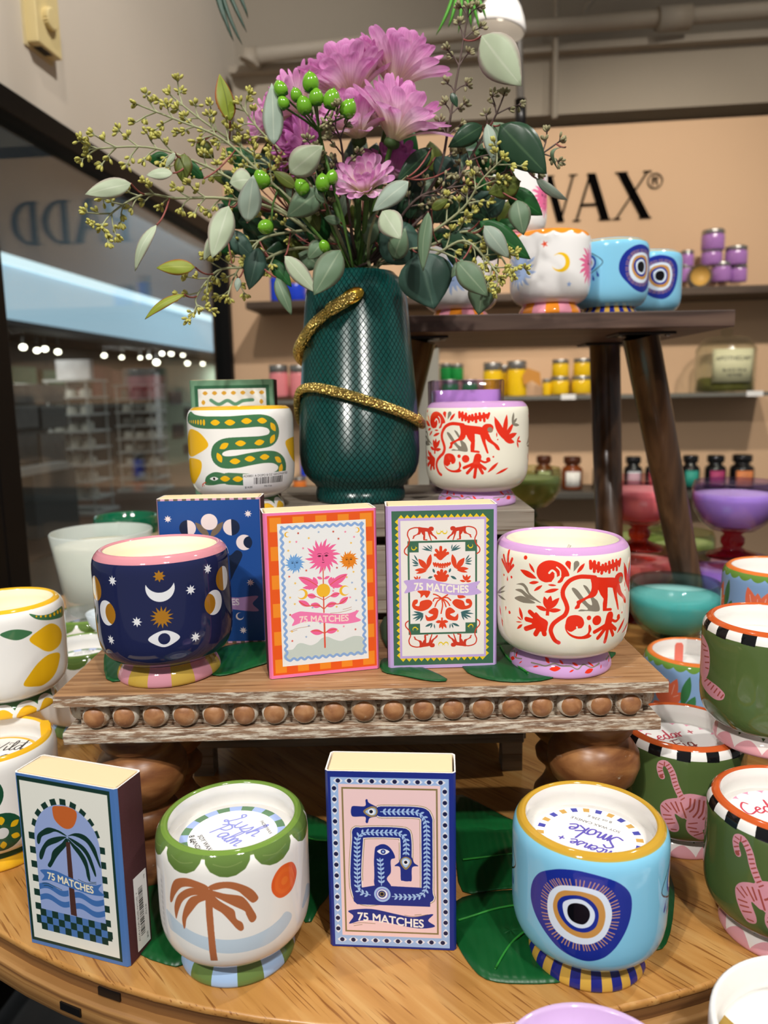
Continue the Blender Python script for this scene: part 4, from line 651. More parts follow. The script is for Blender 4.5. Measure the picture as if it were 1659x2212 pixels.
# sticker strips
A=Art(12,48,'F1F1F1',12,up=True); barcode_y=[]
r=random.Random(9); y=8
while y<40:
    w=r.choice([.3,.5,.9]); rect(A,3.6,y,7.6,y+w,'1A1A1A'); y+=w+r.choice([.35,.5,.7])
A.text('ACC43 A DOPO BOXED MATCHES - P',2.0,22,1.9,'202020',.0,rot=PI/2); A.text('$8.00',9.6,5,1.9,'202020',0,rot=PI/2); A.text('Min 6 ea',9.6,22,1.9,'202020',0,rot=PI/2); A.text('176',9.8,44,1.9,'202020',0,rot=PI/2)
IM_ST=A.image('price_sticker_print')
# round paper lids: mm from the centre, y away from the viewer
def lid(bg='F4F3F1'): return Art(70,70,bg,7,-35,-35,up=True)
def seg(A,r0,r1,n,cols,gap=0):
    for i in range(n):
        a0=2*PI*i/n; a1=2*PI*(i+1-gap)/n; A.fill([(r1*math.cos(a0),r1*math.sin(a0)),(r1*math.cos(a1),r1*math.sin(a1)),(r0*math.cos(a1),r0*math.sin(a1)),(r0*math.cos(a0),r0*math.sin(a0))],cols[i%len(cols)])
SCR={'L':(.72,[[(.40,.75),(.22,.9),(.32,1.02),(.46,.88),(.32,.4),(.14,.03),(0,.1),(.16,.17),(.45,0),(.72,.12)]]),'u':(.5,[[(0,.5),(.05,.1),(.2,0),(.35,.2),(.4,.5),(.4,.1),(.52,.05)]]),
's':(.42,[[(0,.08),(.2,.35),(.26,.55),(.36,.3),(.28,.03),(.08,.02)]]),'h':(.52,[[(0,.05),(.2,.6),(.22,1.05),(.12,1.0),(.08,.0),(.15,.35),(.3,.5),(.38,.35),(.38,.05),(.52,.08)]]),
'P':(.52,[[(.16,1),(.06,0)],[(-.08,.82),(.22,1.05),(.5,.9),(.44,.6),(.12,.5)]]),'a':(.5,[[(.36,.42),(.2,.5),(.03,.3),(.08,.04),(.25,.08),(.38,.45),(.37,.1),(.5,.05)]]),
'l':(.28,[[(0,.1),(.2,.6),(.22,1.05),(.1,1),(.08,.2),(.15,0),(.28,.1)]]),'m':(.66,[[(0,.5),(.03,0),(.1,.4),(.22,.48),(.26,.03),(.33,.4),(.46,.48),(.5,.05),(.64,.08)]]),
'n':(.42,[[(0,.5),(.03,0),(.1,.4),(.24,.48),(.28,.05),(.42,.08)]]),'S':(.52,[[(.5,.9),(.3,1.05),(.1,.85),(.3,.6),(.45,.35),(.3,0),(0,.1)]]),'o':(.42,[[(.2,.5),(.02,.3),(.1,0),(.3,.05),(.33,.35),(.2,.5),(.42,.46)]]),
'k':(.42,[[(.02,0),(.12,1.05)],[(.4,.52),(.08,.26),(.42,.0)]]),'e':(.42,[[(.03,.25),(.3,.35),(.24,.52),(.08,.4),(.06,.1),(.2,0),(.42,.14)]]),'c':(.38,[[(.3,.42),(.16,.5),(.03,.28),(.1,.02),(.36,.12)]]),
'I':(.3,[[(.1,1),(.06,0)]]),'W':(.85,[[(0,.95),(.12,.05),(.38,.75),(.46,.05),(.8,1.0)]]),'i':(.24,[[(.04,.5),(.05,.05),(.2,.1)],[(.08,.74),(.085,.76)]]),'d':(.5,[[(.34,.42),(.18,.5),(.03,.28),(.1,.02),(.28,.1),(.42,1.05),(.38,.05),(.5,.08)]]),
'C':(.6,[[(.5,.85),(.3,1.0),(.05,.6),(.1,.1),(.3,0),(.58,.18)]]),'r':(.34,[[(0,.5),(.05,0),(.1,.35),(.32,.48)]]),'F':(.5,[[(.12,1),(.05,0)],[(.0,.98),(.5,1.02)],[(.08,.55),(.4,.58)]]),'g':(.46,[[(.34,.4),(.18,.5),(.03,.28),(.1,.03),(.3,.1),(.36,.45),(.3,-.4),(.08,-.38),(.2,-.12),(.46,.1)]]),'+':(.5,[[(.1,.3),(.4,.3)],[(.25,.12),(.25,.48)]]),' ':(.3,[])}
def script(A,word,x,y,size,rot,w,col):
    c,q=math.cos(rot),math.sin(rot); u=0
    for ch in word:
        adv,S=SCR[ch]
        for L_ in S:
            P=[]
            for a,b in L_:
                X=(u+a+b*.12)*size; Y=b*size; P.append((x+X*c-Y*q,y+X*q+Y*c))
            A.stroke(P,w,col)
        u+=adv
def hand(A,L,w,col):
    for V in L:
        if len(V)>=4: A.stroke([(V[i],V[i+1]) for i in range(0,len(V),2)],w,col)
A=lid(); seg(A,26,34,24,['A3B7E8','5F8560']); A.circ(0,0,26.6,'F4F3F1',n=60); script(A,'Lush',-9,15,13,-.70,1.15,'8D94DA'); script(A,'Palm',-15,3,12.5,-.70,1.15,'8D94DA')
A.text('SOY WAX',-15.0,-8,4.0,'2A2A2A',.01,rot=-1.0); A.text('CANDLE',-19.4,-10.5,4.0,'2A2A2A',.01,rot=-1.0); A.text('8 oz',-23.4,-4,4.6,'1A1A1A',.012,rot=-1.2); A.text('PADDYWAX',19,7,2.9,'2A2A2A',.006,rot=-1.05)
IM_L1=A.image('lush_palm_lid')
A=lid(); seg(A,26.2,30.6,48,['3A3FA0','F4F3F1','C69A4A','F4F3F1']); A.circ(0,0,26.4,'F4F3F1',n=60); script(A,'Smoke',19,-4,13,PI-.62,1.3,'5A50B0'); script(A,'Incense +',11,-17,9.5,PI-.62,1.1,'5A50B0')
A.text('SOY WAX CANDLE',6.6,12.0,3.5,'2A2A2A',.004,rot=PI-.62); A.text('8 oz 226 g',11,17.4,3.5,'2A2A2A',.004,rot=PI-.52)
IM_L2=A.image('smoke_lid')
A=lid(); A.circ(0,0,33.5,'EE9AB8',n=60)
for i in range(18): A.circ(27.4*math.cos(i*PI/9),27.4*math.sin(i*PI/9),4.9,'F4F3F1')
A.circ(0,0,28.6,'F4F3F1',n=50)
script(A,'Cedar +',-22,4,13,.12,1.2,'C43A50'); script(A,'Fig',-8,-11,13,.12,1.2,'7A2A2A')
A.text('SOY WAX CANDLE',2,-20,3.4,'2A2A2A',0)
IM_L3=A.image('cedar_fig_lid')
A=lid(); seg(A,29,34,60,['EFB92A']); script(A,'Wild',-8,6,14,.15,1.1,'1A1A1A'); script(A,'Lemon',-16,-9,13,.15,1.1,'1A1A1A'); A.text('PADDYWAX',12,20.5,2.8,'2A2A2A',.004)
IM_L4=A.image('wild_lemon_lid')
# ---------------------------------------------------------------- materials
TB=.76; PLZ=.9086; RSZ=.9985; SHZ=1.1800; HM=.0888
M_OAK=wood('oak_veneer',['A8763A','BA8748','C79A5C'],rot=(0,0,.85),scale=(7,110,110),rough=.38,streak=4,bump=.1,coat=.12)
M_PLY=wood('plywood_edge',['6E4A28','9A6F3E','B98F58'],scale=(3,3,260),rough=.55,bump=.2)
M_PLYD=wood('dark_plywood_edge',['5A3A1E','75502C','8A6236'],scale=(3,3,200),rough=.6,bump=.2)
M_RUS=wood('rustic_walnut',['86603F','A0774F','B58E66'],scale=(9,170,170),rough=.55,streak=3,wash='C9BBA8',washamt=-.05,bump=.3)
M_RUSE=wood('whitewashed_wood',['6C503E','80634C','98795E'],scale=(22,320,320),rough=.65,wash='D2C8B6',washamt=.10,bump=.5)
M_BEAD=wood('bead_wood',['86583A','9C6C46','AE8058'],scale=(120,160,160),rough=.42,wash='CFC7B8',washamt=-.08,bump=.3)
M_FOOT=wood('turned_foot_wood',['6A3E22','8A5A34','A87648'],scale=(30,30,90),rough=.35,wash='B8AA94',washamt=-.06,bump=.3)
M_GREY=wood('weathered_grey_wood',['70675C','8A8174','9C9284'],scale=(8,90,90),rough=.65,streak=1.4,bump=.4)
M_WAL=wood('stool_walnut',['3A2A22','554036','6A5446'],scale=(6,70,70),rough=.5,bump=.1)
M_LEG=wood('stool_leg_walnut',['2C1D12','452E1D','5A3F29'],scale=(60,60,7),rough=.28,bump=.1,coat=.3)
M_PEACH=mat('peach_paint','DBB793',.8,vary=.02,vs=3)
M_WALL=mat('beige_paint','CFC6B8',.85,vary=.03,vs=4,bump=.1,bs=40)
M_CEIL=mat('ceiling_grey','A39A8C',.85,vary=.05,vs=3)
M_PIPE=mat('painted_pipe','A99F90',.6)
M_BLK=mat('black_metal','100F10',.35)
M_BLKP=mat('black_frame','080707',.5,vary=.1,spec=.2)
M_FLOOR=mat('polished_concrete','3A3B3C',.3,vary=.25,vs=25)
M_WAXC=mat('cream_wax','F4EFD6',.45,sss=.2,vary=.02); M_WAXW=mat('white_wax','E9E7E3',.45,sss=.2,vary=.02)
M_WICK=mat('wick','EDE8DC',.9)
M_IN=mat('white_glaze','ECEAE6',.08,vary=.01); M_INC=mat('cream_glaze','F3EFD8',.12,vary=.01)
M_STEEL=mat('brushed_lid','A8A6A2',.3,metal=.8)
M_GOLD=mat('gold_leaf','EFD078',.34,metal=1,vary=.12,vs=300)
nt,b,N,L=nodes(M_GOLD)
vo=N('ShaderNodeTexVoronoi'); vo.inputs['Scale'].default_value=430; tc=N('ShaderNodeTexCoord'); L(tc.outputs['Object'],vo.inputs['Vector'])
bp=N('ShaderNodeBump'); bp.inputs['Strength'].default_value=1.0; bp.inputs['Distance'].default_value=.0028; bp.invert=True; L(vo.outputs['Distance'],bp.inputs['Height']); L(bp.outputs[0],b.inputs['Normal'])
M_VASE=mat('green_scale_glaze','0C403C',.22,vary=.08,vs=20)
nt,b,N,L=nodes(M_VASE)
uv=N('ShaderNodeUVMap'); uv.uv_map='uv'; sx=N('ShaderNodeSeparateXYZ'); L(uv.outputs[0],sx.inputs[0])
def mth(op,a,bb=None):
    q=N('ShaderNodeMath'); q.operation=op
    for i,x in enumerate((a,bb)):
        if x is None: continue
        if isinstance(x,(int,float)): q.inputs[i].default_value=x
        else: L(x,q.inputs[i])
    return q.outputs[0]
U_=mth('MULTIPLY',sx.outputs[0],64); V_=mth('MULTIPLY',sx.outputs[1],31)
fa=mth('FRACT',mth('ADD',U_,V_)); fb=mth('FRACT',mth('SUBTRACT',V_,U_))
ma=mth('SUBTRACT',1,fa); mb=mth('SUBTRACT',1,fb)
ed=mth('MINIMUM',mth('MINIMUM',mth('MULTIPLY',fa,7),mth('MULTIPLY',fb,7)),1)
hh=mth('MULTIPLY',mth('MINIMUM',mth('ADD',ma,.35),mth('ADD',mb,.35)),ed)
hh=mth('MINIMUM',mth('MULTIPLY',ed,mth('ADD',mth('MULTIPLY',mth('ADD',ma,mb),.5),.3)),1.3)
bp=N('ShaderNodeBump'); bp.inputs['Strength'].default_value=1.0; bp.inputs['Distance'].default_value=.0019; L(hh,bp.inputs['Height']); L(bp.outputs[0],b.inputs['Normal'])

# ---------------------------------------------------------------- setting
def rbox(name,a0,a1,b0,b1,z0,z1,m,parent=None,struct=True,bevel=0):
    g=G(); g.box(a0,a1,b0,b1,z0,z1); o=g.build(name,m,parent,bevel=bevel)
    if parent is None: o.rotation_euler=(0,0,-PSI)
    if struct and parent is None: o['kind']='structure'
    return o
AW=-.821
rbox('floor',-9,4,-1.6,20,-.05,0,M_FLOOR)
rbox('wall_back',AW+.001,2.2,2.60,2.66,0,1.922,M_PEACH)
rbox('wall_back_upper',AW-.06,2.4,2.82,2.9,1.0,3.5,M_CEIL)
zb=toroom(atb(1400,236,2.70))[2]; zt=toroom(atb(1400,96,2.70))[2]
rbox('trim_beam',AW+.02,2.3,2.70,2.82,zb,zt,mat('beam_paint','AFA595',.85,vary=.04,vs=3))
rbox('trim_ledge',AW+.02,2.3,2.66,2.70,toroom(atb(1400,108,2.7))[2],toroom(atb(1400,92,2.7))[2],M_PIPE)
rbox('wall_left',AW-.08,AW,.3,2.82,1.63,3.5,M_WALL)
rbox('wall_left_return',AW-.06,AW-.001,2.602,2.70,0,1.645,M_WALL)
rbox('ceiling',AW-.1,2.4,-.2,2.9,3.5,3.56,M_CEIL)
# window frames with panes
M_GLS=bpy.data.materials.new('window_glass'); M_GLS.use_nodes=True; nt=M_GLS.node_tree; nt.nodes.clear()
o_=nt.nodes.new('ShaderNodeOutputMaterial'); t_=nt.nodes.new('ShaderNodeBsdfTransparent'); g_=nt.nodes.new('ShaderNodeBsdfGlossy'); f_=nt.nodes.new('ShaderNodeFresnel'); x_=nt.nodes.new('ShaderNodeMixShader')
g_.inputs['Roughness'].default_value=.01; t_.inputs[0].default_value=(.90,.95,.94,1)
def thin_fresnel(nt,f):
    ge=nt.nodes.new('ShaderNodeNewGeometry'); mp=nt.nodes.new('ShaderNodeMapRange'); mp.inputs['To Min'].default_value=1.5; mp.inputs['To Max'].default_value=1/1.5; nt.links.new(ge.outputs['Backfacing'],mp.inputs['Value']); nt.links.new(mp.outputs[0],f.inputs[0])
thin_fresnel(nt,f_)
nt.links.new(f_.outputs[0],x_.inputs[0]); nt.links.new(t_.outputs[0],x_.inputs[1]); nt.links.new(g_.outputs[0],x_.inputs[2]); nt.links.new(x_.outputs[0],o_.inputs[0])
def thin_glass(name,col,rough=.03,gain=1.0):
    if name in MC: return MC[name]
    M=bpy.data.materials.new(name); M.use_nodes=True; nt=M.node_tree; nt.nodes.clear(); MC[name]=M
    o=nt.nodes.new('ShaderNodeOutputMaterial'); t=nt.nodes.new('ShaderNodeBsdfTransparent'); g=nt.nodes.new('ShaderNodeBsdfGlossy'); f=nt.nodes.new('ShaderNodeFresnel'); x=nt.nodes.new('ShaderNodeMixShader')
    g.inputs['Roughness'].default_value=rough; t.inputs[0].default_value=srgb(col); thin_fresnel(nt,f)
    nt.links.new(f.outputs[0],x.inputs[0]); nt.links.new(t.outputs[0],x.inputs[1]); nt.links.new(g.outputs[0],x.inputs[2]); nt.links.new(x.outputs[0],o.inputs[0]); return M
def window(n,b0,b1):
    w=bpy.data.objects.new('window_%d'%n,None); COL.objects.link(w); w['kind']='structure'; w.rotation_euler=(0,0,-PSI)
    for nm,q in (('frame_rail',(b0,b1,1.602,1.645)),('frame_rail',(b0,b1,.05,.14)),('frame_stile',(b0,b0+.065,.14,1.602)),('frame_stile',(b1-.032,b1,.14,1.602))):
        rbox(nm,AW-.05,AW+.012,*q,M_BLKP,w,bevel=.003)
    rbox('pane',AW-.022,AW-.016,b0+.05,b1-.03,.12,1.61,M_GLS,w)
window(1,1.225,2.60); window(2,.05,1.223)
# soffit pipework
def pipe(label,pts,r,cap=False,m=None):
    g=G(); g.tube(pts,r,12); o=g.build('ceiling_pipe',m or M_PIPE); tag(o,label,'pipe'); return o
P1=[atb(545,122,2.62),atb(760,98,2.62),atb(1000,72,2.62),atb(1659,22,2.62),atb(1900,2,2.62)]
o=pipe('thick painted pipe running along below the ceiling with a capped left end',P1,.024)
g=G(); g.tube([P1[0]+Vector((-.012,0,-.02)),P1[0]+Vector((-.005,0,-.005)),P1[0]+Vector((.02,0,.0))],[.034,.037,.03],14); g.build('end_cap',M_PIPE,o)
g=G(); q=atb(1455,38,2.62); g.tube([q+Vector((-.05,0,-.005)),q+Vector((.05,0,0))],.036,14); g.build('coupling',M_PIPE,o)
pipe('thin painted conduit hanging down the beam face',[atb(1203,-40,2.64),atb(1198,256,2.64)],.009)
pipe('thin bent conduit rising beside the pipe coupling',[atb(1258,40,2.70),atb(1268,14,2.70),atb(1310,-40,2.70)],.008)
# pole and lamp
g=G(); a_=at(1117,-60,1.9);b_=at(1124,215,1.9);c_=at(1125,272,1.9); g.tube([a_,b_],.009,10); o=g.build('hanging_pole',mat('grey_pole','4E4A45',.5)); tag(o,'slim hanging pole with a black lower end beside the white lamp','pole')
g=G(); g.tube([b_,c_],.013,12); g.build('black_end',M_BLK,o)
LZ=at(1077,30,1.55); ls=.105/100
t=thing('spotlight','small white bell shaped ceiling spotlight above the bouquet','lamp',LZ+Vector((0,0,-.03)),0); t.rotation_euler=(.0,.16,0)
g=G(); pr=[(.050,0),(.051,.003),(.049,.012),(.044,.026),(.036,.042),(.027,.054),(.018,.062),(.010,.066),(0,.067)]
g.lathe(pr,40); g.lathe([(p[0]*.96,p[1]-.001) for p in pr][::-1],40); g.build('lamp_shade',mat('white_enamel','F4F2F0',.3,vary=.01),t)
g=G(); g.ball((0,0,.036),(.014,.014,.016)); g.build('bulb',mat('lamp_bulb','FFFFFF',.4,emit='FFF2DC',es=2),t)
g=G(); g.tube([(0,0,.062),(0,0,.12),(.02,0,.5)],.009,10); g.build('bracket',mat('white_enamel'),t)
# thermostat on the left wall
t=thing('thermostat','old cream wall thermostat with a round ribbed dial above the window frame','thermostat',RM(AW,1.485,1.757),-PSI)
M_TH=mat('aged_plastic','D8C690',.5)
g=G(); g.box(-.001,.026,-.04,.045,0,.115); g.build('case',M_TH,t,bevel=.002)
g=G(); g.box(-.001,.004,-.046,.050,-.006,.12); g.build('backplate',mat('old_backplate','CDBE92',.6),t)
g=G(); P=[]; 
for z_,r_ in ((.026,.020),(.036,.020),(.0375,.017),(.0375,0)):
    P.append([(z_,math.cos(2*PI*k/48)*(r_*(1 if k%2 or r_<.018 else .93)),.055+math.sin(2*PI*k/48)*(r_*(1 if k%2 or r_<.018 else .93))) for k in range(48)])
g.grid(P,None,0,False,closed=True); g.build('dial',M_TH,t)
g=G(); g.box(.004,.02,-.02,.02,-.0005,.0005); g.build('vent_slot',M_BLK,t)
# shop name on the back wall
def lettering():
    H_=.142; y_=2.598; zb_=1.636
    def slab(P,th,a,H=H_):   # polygons in letter units (x 0..w, y 0..1)
        g=G()
        for q in P: g.prism([(x*H,y*H) for x,y in q],-.0,.006)
        return g
    def ser(x,y,w=.22): return [(x-w/2,y),(x+w/2,y),(x+w/2,y+.016),(x-w/2,y+.016)]
    thin=lambda x0,y0,x1,y1,w:[(x0-w/2,y0),(x0+w/2,y0),(x1+w/2,y1),(x1-w/2,y1)]
    arc=lambda cx,cy,rx,ry,rx2,ry2,a0,a1:[(cx+rx*math.cos(a0+(a1-a0)*i/16),cy+ry*math.sin(a0+(a1-a0)*i/16)) for i in range(17)]+[(cx+rx2*math.cos(a1+(a0-a1)*i/16),cy+ry2*math.sin(a1+(a0-a1)*i/16)) for i in range(17)]
    LT={'X':[thin(.17,.98,.70,.02,.19),thin(.08,.03,.72,.98,.045),ser(.16,.98,.27),ser(.70,.0,.27),ser(.08,.0,.17),ser(.72,.98,.18)],
     'A':[thin(.38,1.0,.70,.02,.18),thin(.08,.03,.36,.98,.05),thin(.2,.34,.56,.34,.0) and [(.2,.32),(.56,.32),(.56,.36),(.2,.36)],ser(.08,0,.17),ser(.70,0,.27)],
     'W':[thin(.12,.98,.40,.0,.155),thin(.40,.02,.62,.98,.045),thin(.58,.98,.86,.0,.155),thin(.86,.02,1.12,.98,.045),ser(.12,.98,.25),ser(1.12,.98,.18),ser(.6,.98,.2)],
     'Y':[thin(.34,.45,.1,.97,.17),thin(.36,.45,.62,.98,.045),[(.27,.0),(.44,.0),(.44,.5),(.27,.5)],ser(.36,0,.34),ser(.1,.97,.32),ser(.62,.97,.24)],
     'D':[[(.08,.0),(.24,.0),(.24,1),(.08,1)],arc(.24,.5,.5,.5,.34,.46,-PI/2,PI/2),ser(.14,0,.26),ser(.14,.97,.26)],
     'P':[[(.08,.0),(.24,.0),(.24,1),(.08,1)],arc(.24,.73,.38,.27,.24,.23,-PI/2,PI/2),ser(.16,0,.34),ser(.14,.97,.26)]}
    xs={'P':(668,),'A':(726,1238),'D':(806,880),'Y':(985,),'W':(1128,),'X':(1324,)}
    M_=mat('black_letters','060505',.9,spec=.05)
    for ch,L_ in xs.items():
        for px in L_:
            q=toroom(atb(px,467,2.598)); g=slab(LT[ch],.006,0)
            o=g.build('sign_letter',M_); o.matrix_world=Matrix.Translation(RM(q[0],2.5985,zb_))@Matrix.Rotation(-PSI,4,'Z')@Matrix.Rotation(PI/2,4,'X')
            tag(o,{'P':'black serif letter P on the peach wall, mostly behind the flowers','A':'black serif letter A on the peach wall beside the letter %s'%('X' if px>1000 else 'P'),'D':'black serif letter D on the peach wall behind the eucalyptus, %s of the two'%('right' if px>850 else 'left'),'Y':'black serif letter Y on the peach wall behind the eucalyptus','W':'black serif letter W on the peach wall behind the stacked sun mug','X':'black serif letter X on the peach wall, last of the shop name'}[ch],'sign letter')
    q=toroom(atb(1415,391,2.598)); g=G()
    ring=[(math.cos(a)*.0235,math.sin(a)*.0235) for a in np.linspace(0,2*PI,41)[:-1]]; r2=[(x*.86,y*.86) for x,y in ring]
    for i in range(40): j=(i+1)%40; g.prism([ring[i],ring[j],r2[j],r2[i]],0,.003)
    for P in ([(-.009,-.012),(-.005,-.012),(-.005,.012),(-.009,.012)],[(-.005,.012),(.006,.012),(.009,.007),(.006,.001),(-.005,.001),(-.005,.004),(.004,.004),(.005,.007),(.004,.009),(-.005,.009)],[(0,.002),(.004,.002),(.010,-.012),(.006,-.012)]): g.prism(P,0,.003)
    o=g.build('registered_mark',M_); o.matrix_world=Matrix.Translation(RM(q[0],2.5985,q[2]))@Matrix.Rotation(-PSI,4,'Z')@Matrix.Rotation(PI/2,4,'X')
    tag(o,'small circled R mark beside the letter X on the peach wall','sign mark')
lettering()
# wall shelves
M_SHW=wood('shelf_board',['3E3026','57473A','6C5B4C'],scale=(3,40,40),rough=.5)
o=rbox('wall_shelf',-.705,1.25,2.41,2.598,1.372,1.3956,M_SHW,struct=False,bevel=.003); tag(o,'dark wooden wall shelf holding the purple and blue jars','shelf')
M_SHG=mat('smoked_glass_shelf','74736C',.15,vary=.05)
o=rbox('wall_shelf',-.78,.93,2.40,2.598,1.072,1.084,M_SHG,struct=False); tag(o,'grey glass wall shelf holding the yellow jars','shelf')
for x0,x1,y in ((1213,1243,860),(1616,1648,843)):
    p=toroom(atb((x0+x1)/2,y,2.395)); g=G(); w_=(x1-x0)/1634*2.4/2; g.box(-w_,w_,-.002,.0,-.007,.009); k=g.build('price_tag',mat('white_card','F0EFEC',.6),o); k.location=(p[0],2.4,1.078)
o=rbox('wall_shelf',-.78,1.15,2.38,2.598,.765,.785,mat('dark_grey_shelf','4A463F',.5),struct=False,bevel=.002); tag(o,'dark grey lower wall shelf holding the black bottles','shelf')
p0=toroom(atb(903,850,2.36)); p1=toroom(atb(949,850,2.36))
o=rbox('partition_post',p0[0],p1[0],2.33,2.37,0,1.30,mat('grey_panel','8C8A80',.7),struct=False); tag(o,'grey upright panel standing in front of the wall shelves behind the stool','panel')

# jars
def glassy(name,col,rough=.15): return mat(name,col,rough,coat=.6,vary=.05)
def jar(px,y0,y1,w,col,label,group=None,b=2.5,lid=M_STEEL,name='candle_jar',shoulder=False,lab=None,z=None):
    """jar whose base sits at pixel row y1; width w px"""
    p=toroom(atb(px,y1,b)); k=b*1.01/FPX; r=w*k/2; h=(y1-y0)*k; zz=p[2] if z is None else z
    t=thing(name,label,'jar',RM(p[0],b,zz),-PSI,group)
    g=G()
    if shoulder:
        g.lathe([(0,0),(r*.94,0),(r,h*.03),(r,h*.60),(r*.9,h*.67),(r*.62,h*.72),(r*.62,h*.80)],28); g.build('bottle',col,t)
        g=G(); g.lathe([(0,h*.79),(r*.78,h*.79),(r*.82,h*.81),(r*.82,h*.96),(r*.74,h),(0,h)],24); g.build('stopper',lid,t)
        if lab:
            g=G(); P=[[( (r*1.006)*math.sin(a),-(r*1.006)*math.cos(a),zq) for a in np.linspace(-.75,.75,9)] for zq in (h*.10,h*.56)]; g.grid(P); g.build('label',lab,t,solid=.0006)
            g=G(); 
            for i in range(4): 
                P=[[( (r*1.015)*math.sin(a),-(r*1.015)*math.cos(a),h*(.2+i*.085)+dz) for a in np.linspace(-.4,.4,5)] for dz in (0,h*.02)]; g.grid(P)
            g.build('lettering',mat('label_ink','3A3A3A',.6),t)
    else:
        g.lathe([(0,0),(r*.92,0),(r,h*.06),(r,h*.68),(r*.93,h*.77)],28); g.build('glass',col,t)
        g=G(); g.lathe([(r*.94,h*.76),(r*.97,h*.77),(r*.97,h*.97),(r*.92,h),(0,h)],28); g.build('lid',lid,t)
    return t
C_P=glassy('purple_wax_jar','B07CC4'); C_B=glassy('cobalt_jar','1F45D8'); C_K=glassy('pink_wax_jar','EE8F94'); C_GN=glassy('green_wax_jar','1E8A3E'); C_Y=glassy('yellow_wax_jar','F2C618')
gp='purple candle jars on the dark wooden shelf'
PJ=[(1557,572,610,38,'small purple candle jar in the bottom row right of the round gold tin'),(1594,576,610,32,'small purple candle jar at the right end of the bottom row'),(1480,576,610,26,'small purple candle jar half hidden behind the blue mugs, bottom row'),
    (1536,542,574,40,'purple candle jar in the middle of the stack, under the topmost jar'),(1589,538,574,42,'purple candle jar at the right of the middle row'),(1483,546,577,26,'purple candle jar half hidden behind the blue mugs, upper row'),(1539,503,542,44,'topmost purple candle jar of the stack')]
for i,(x,y0,y1,w,lb) in enumerate(PJ): jar(x,y0,y1,w,C_P,lb,gp,b=2.48)
p=toroom(atb(1510,594,2.45)); t=thing('candle_tin','round gold candle tin tipped on edge in front of the purple jars','tin',RM(p[0],2.45,1.3956),-PSI)
g=G(); g.tube([(0,.012,.034),(0,-.012,.034)],.034,28); g.build('tin',M_STEEL,t)
g=G(); g.tube([(0,-.0125,.034),(0,-.014,.034)],.028,28); g.build('front_label',mat('gold_paper','D9A955',.5),t)
jar(598,588,652,26,C_B,'cobalt blue jar at the left end of the dark shelf',b=2.47,lid=mat('cork','B98E5C',.8)); jar(640,606,652,44,C_B,'wide cobalt blue jar beside the narrower one on the dark shelf',b=2.46,lid=mat('cork'))
jar(604,790,858,42,C_K,'tall pink candle jar at the left end of the glass shelf','pink candle jars'); jar(648,790,858,42,C_K,'tall pink candle jar next to the green vase','pink candle jars')
for x,y0,y1,w,lb in [(972,822,857,38,'green candle jar in the lower row behind the lilac candle, left'),(1015,822,857,34,'green candle jar in the lower row behind the lilac candle, right'),(963,787,822,26,'small green candle jar upper row, left one'),(988,788,822,26,'small green candle jar upper row, right one')]: jar(x,y0,y1,w,C_GN,lb,'green candle jars')
jar(1064,787,856,40,C_Y,'tall yellow candle jar left of the one with the paper tag','tall yellow candle jars'); o=jar(1116,784,857,41,C_Y,'tall yellow candle jar with an orange paper tag','tall yellow candle jars')
g=G(); g.prism([(.02,.035),(.045,.05),(.075,.03),(.07,.075),(.03,.09),(.015,.065)],-.034,-.033,M=Matrix.Rotation(PI/2,4,'X')@Matrix.Scale(-1,4,(0,0,1))); g.build('paper_tag',mat('orange_tag','C98A3A',.7),o)
jar(1089,792,856,30,C_Y,'yellow candle jar standing behind the two tall ones','tall yellow candle jars',b=2.56)
for x,y0,y1,w,lb in [(1209,815,852,38,'small yellow candle jar, lower row middle'),(1256,814,850,42,'small yellow candle jar, lower row right, beside the stool leg'),(1181,820,854,18,'small yellow candle jar, lower row left end'),(1210,779,815,35,'small yellow candle jar, upper row left'),(1258,777,814,38,'small yellow candle jar, upper row right')]: jar(x,y0,y1,w,C_Y,lb,'small yellow candle jars')
M_CG=thin_glass('clear_jar_glass','F9FBF8')
p=toroom(atb(1564,842,2.48)); t=thing('apothecary_jar','large lidded clear glass jar with a pale printed label on the glass shelf','jar',RM(p[0],2.48,1.084),-PSI)
g=G(); pr=[(0,0),(.082,0),(.087,.006),(.088,.13),(.078,.145),(.07,.15)]; g.lathe(pr,40); g.lathe([(max(r-.003,0),z+.003 if r==0 or z==0 else z) for r,z in pr][::-1],40); g.build('glass_body',M_CG,t)
g=G(); g.lathe([(.068,.15),(.072,.152),(.07,.162),(.04,.17),(.016,.172),(.018,.19),(0,.194)],32); g.build('lid',M_CG,t)
g=G(); g.lathe([(0,.004),(.08,.004),(.08,.04),(.07,.046),(0,.044)],32); g.build('moss_filling',mat('moss','7E7A3A',.8,vary=.5,vs=90,bump=.8),t)
g=G(); P=[[(.0892*math.sin(a),-.0892*math.cos(a),z) for a in np.linspace(-.72,.72,11)] for z in (.03,.128)]; g.grid(P); l_=g.build('label',mat('cream_label','DAD9B0',.6),t,solid=.0008)
A=None
def arc_text(parent,s,size,z,r,m):
    cu=bpy.data.curves.new('label_text','FONT'); cu.body=s; cu.size=size; cu.align_x='CENTER'; cu.extrude=.0002
    o=bpy.data.objects.new('label_text',cu); COL.objects.link(o); dg=bpy.context.evaluated_depsgraph_get(); me=bpy.data.meshes.new_from_object(o.evaluated_get(dg)); bpy.data.objects.remove(o)
    for v in me.vertices:
        x,y,zz=v.co; v.co=((r+zz)*math.sin(x/r),-(r+zz)*math.cos(x/r),z+y)
    o=bpy.data.objects.new('label_text',me); me.materials.clear(); me.materials.append(m); COL.objects.link(o); o.parent=parent; return o
MI=mat('label_ink','3A3A3A',.6)
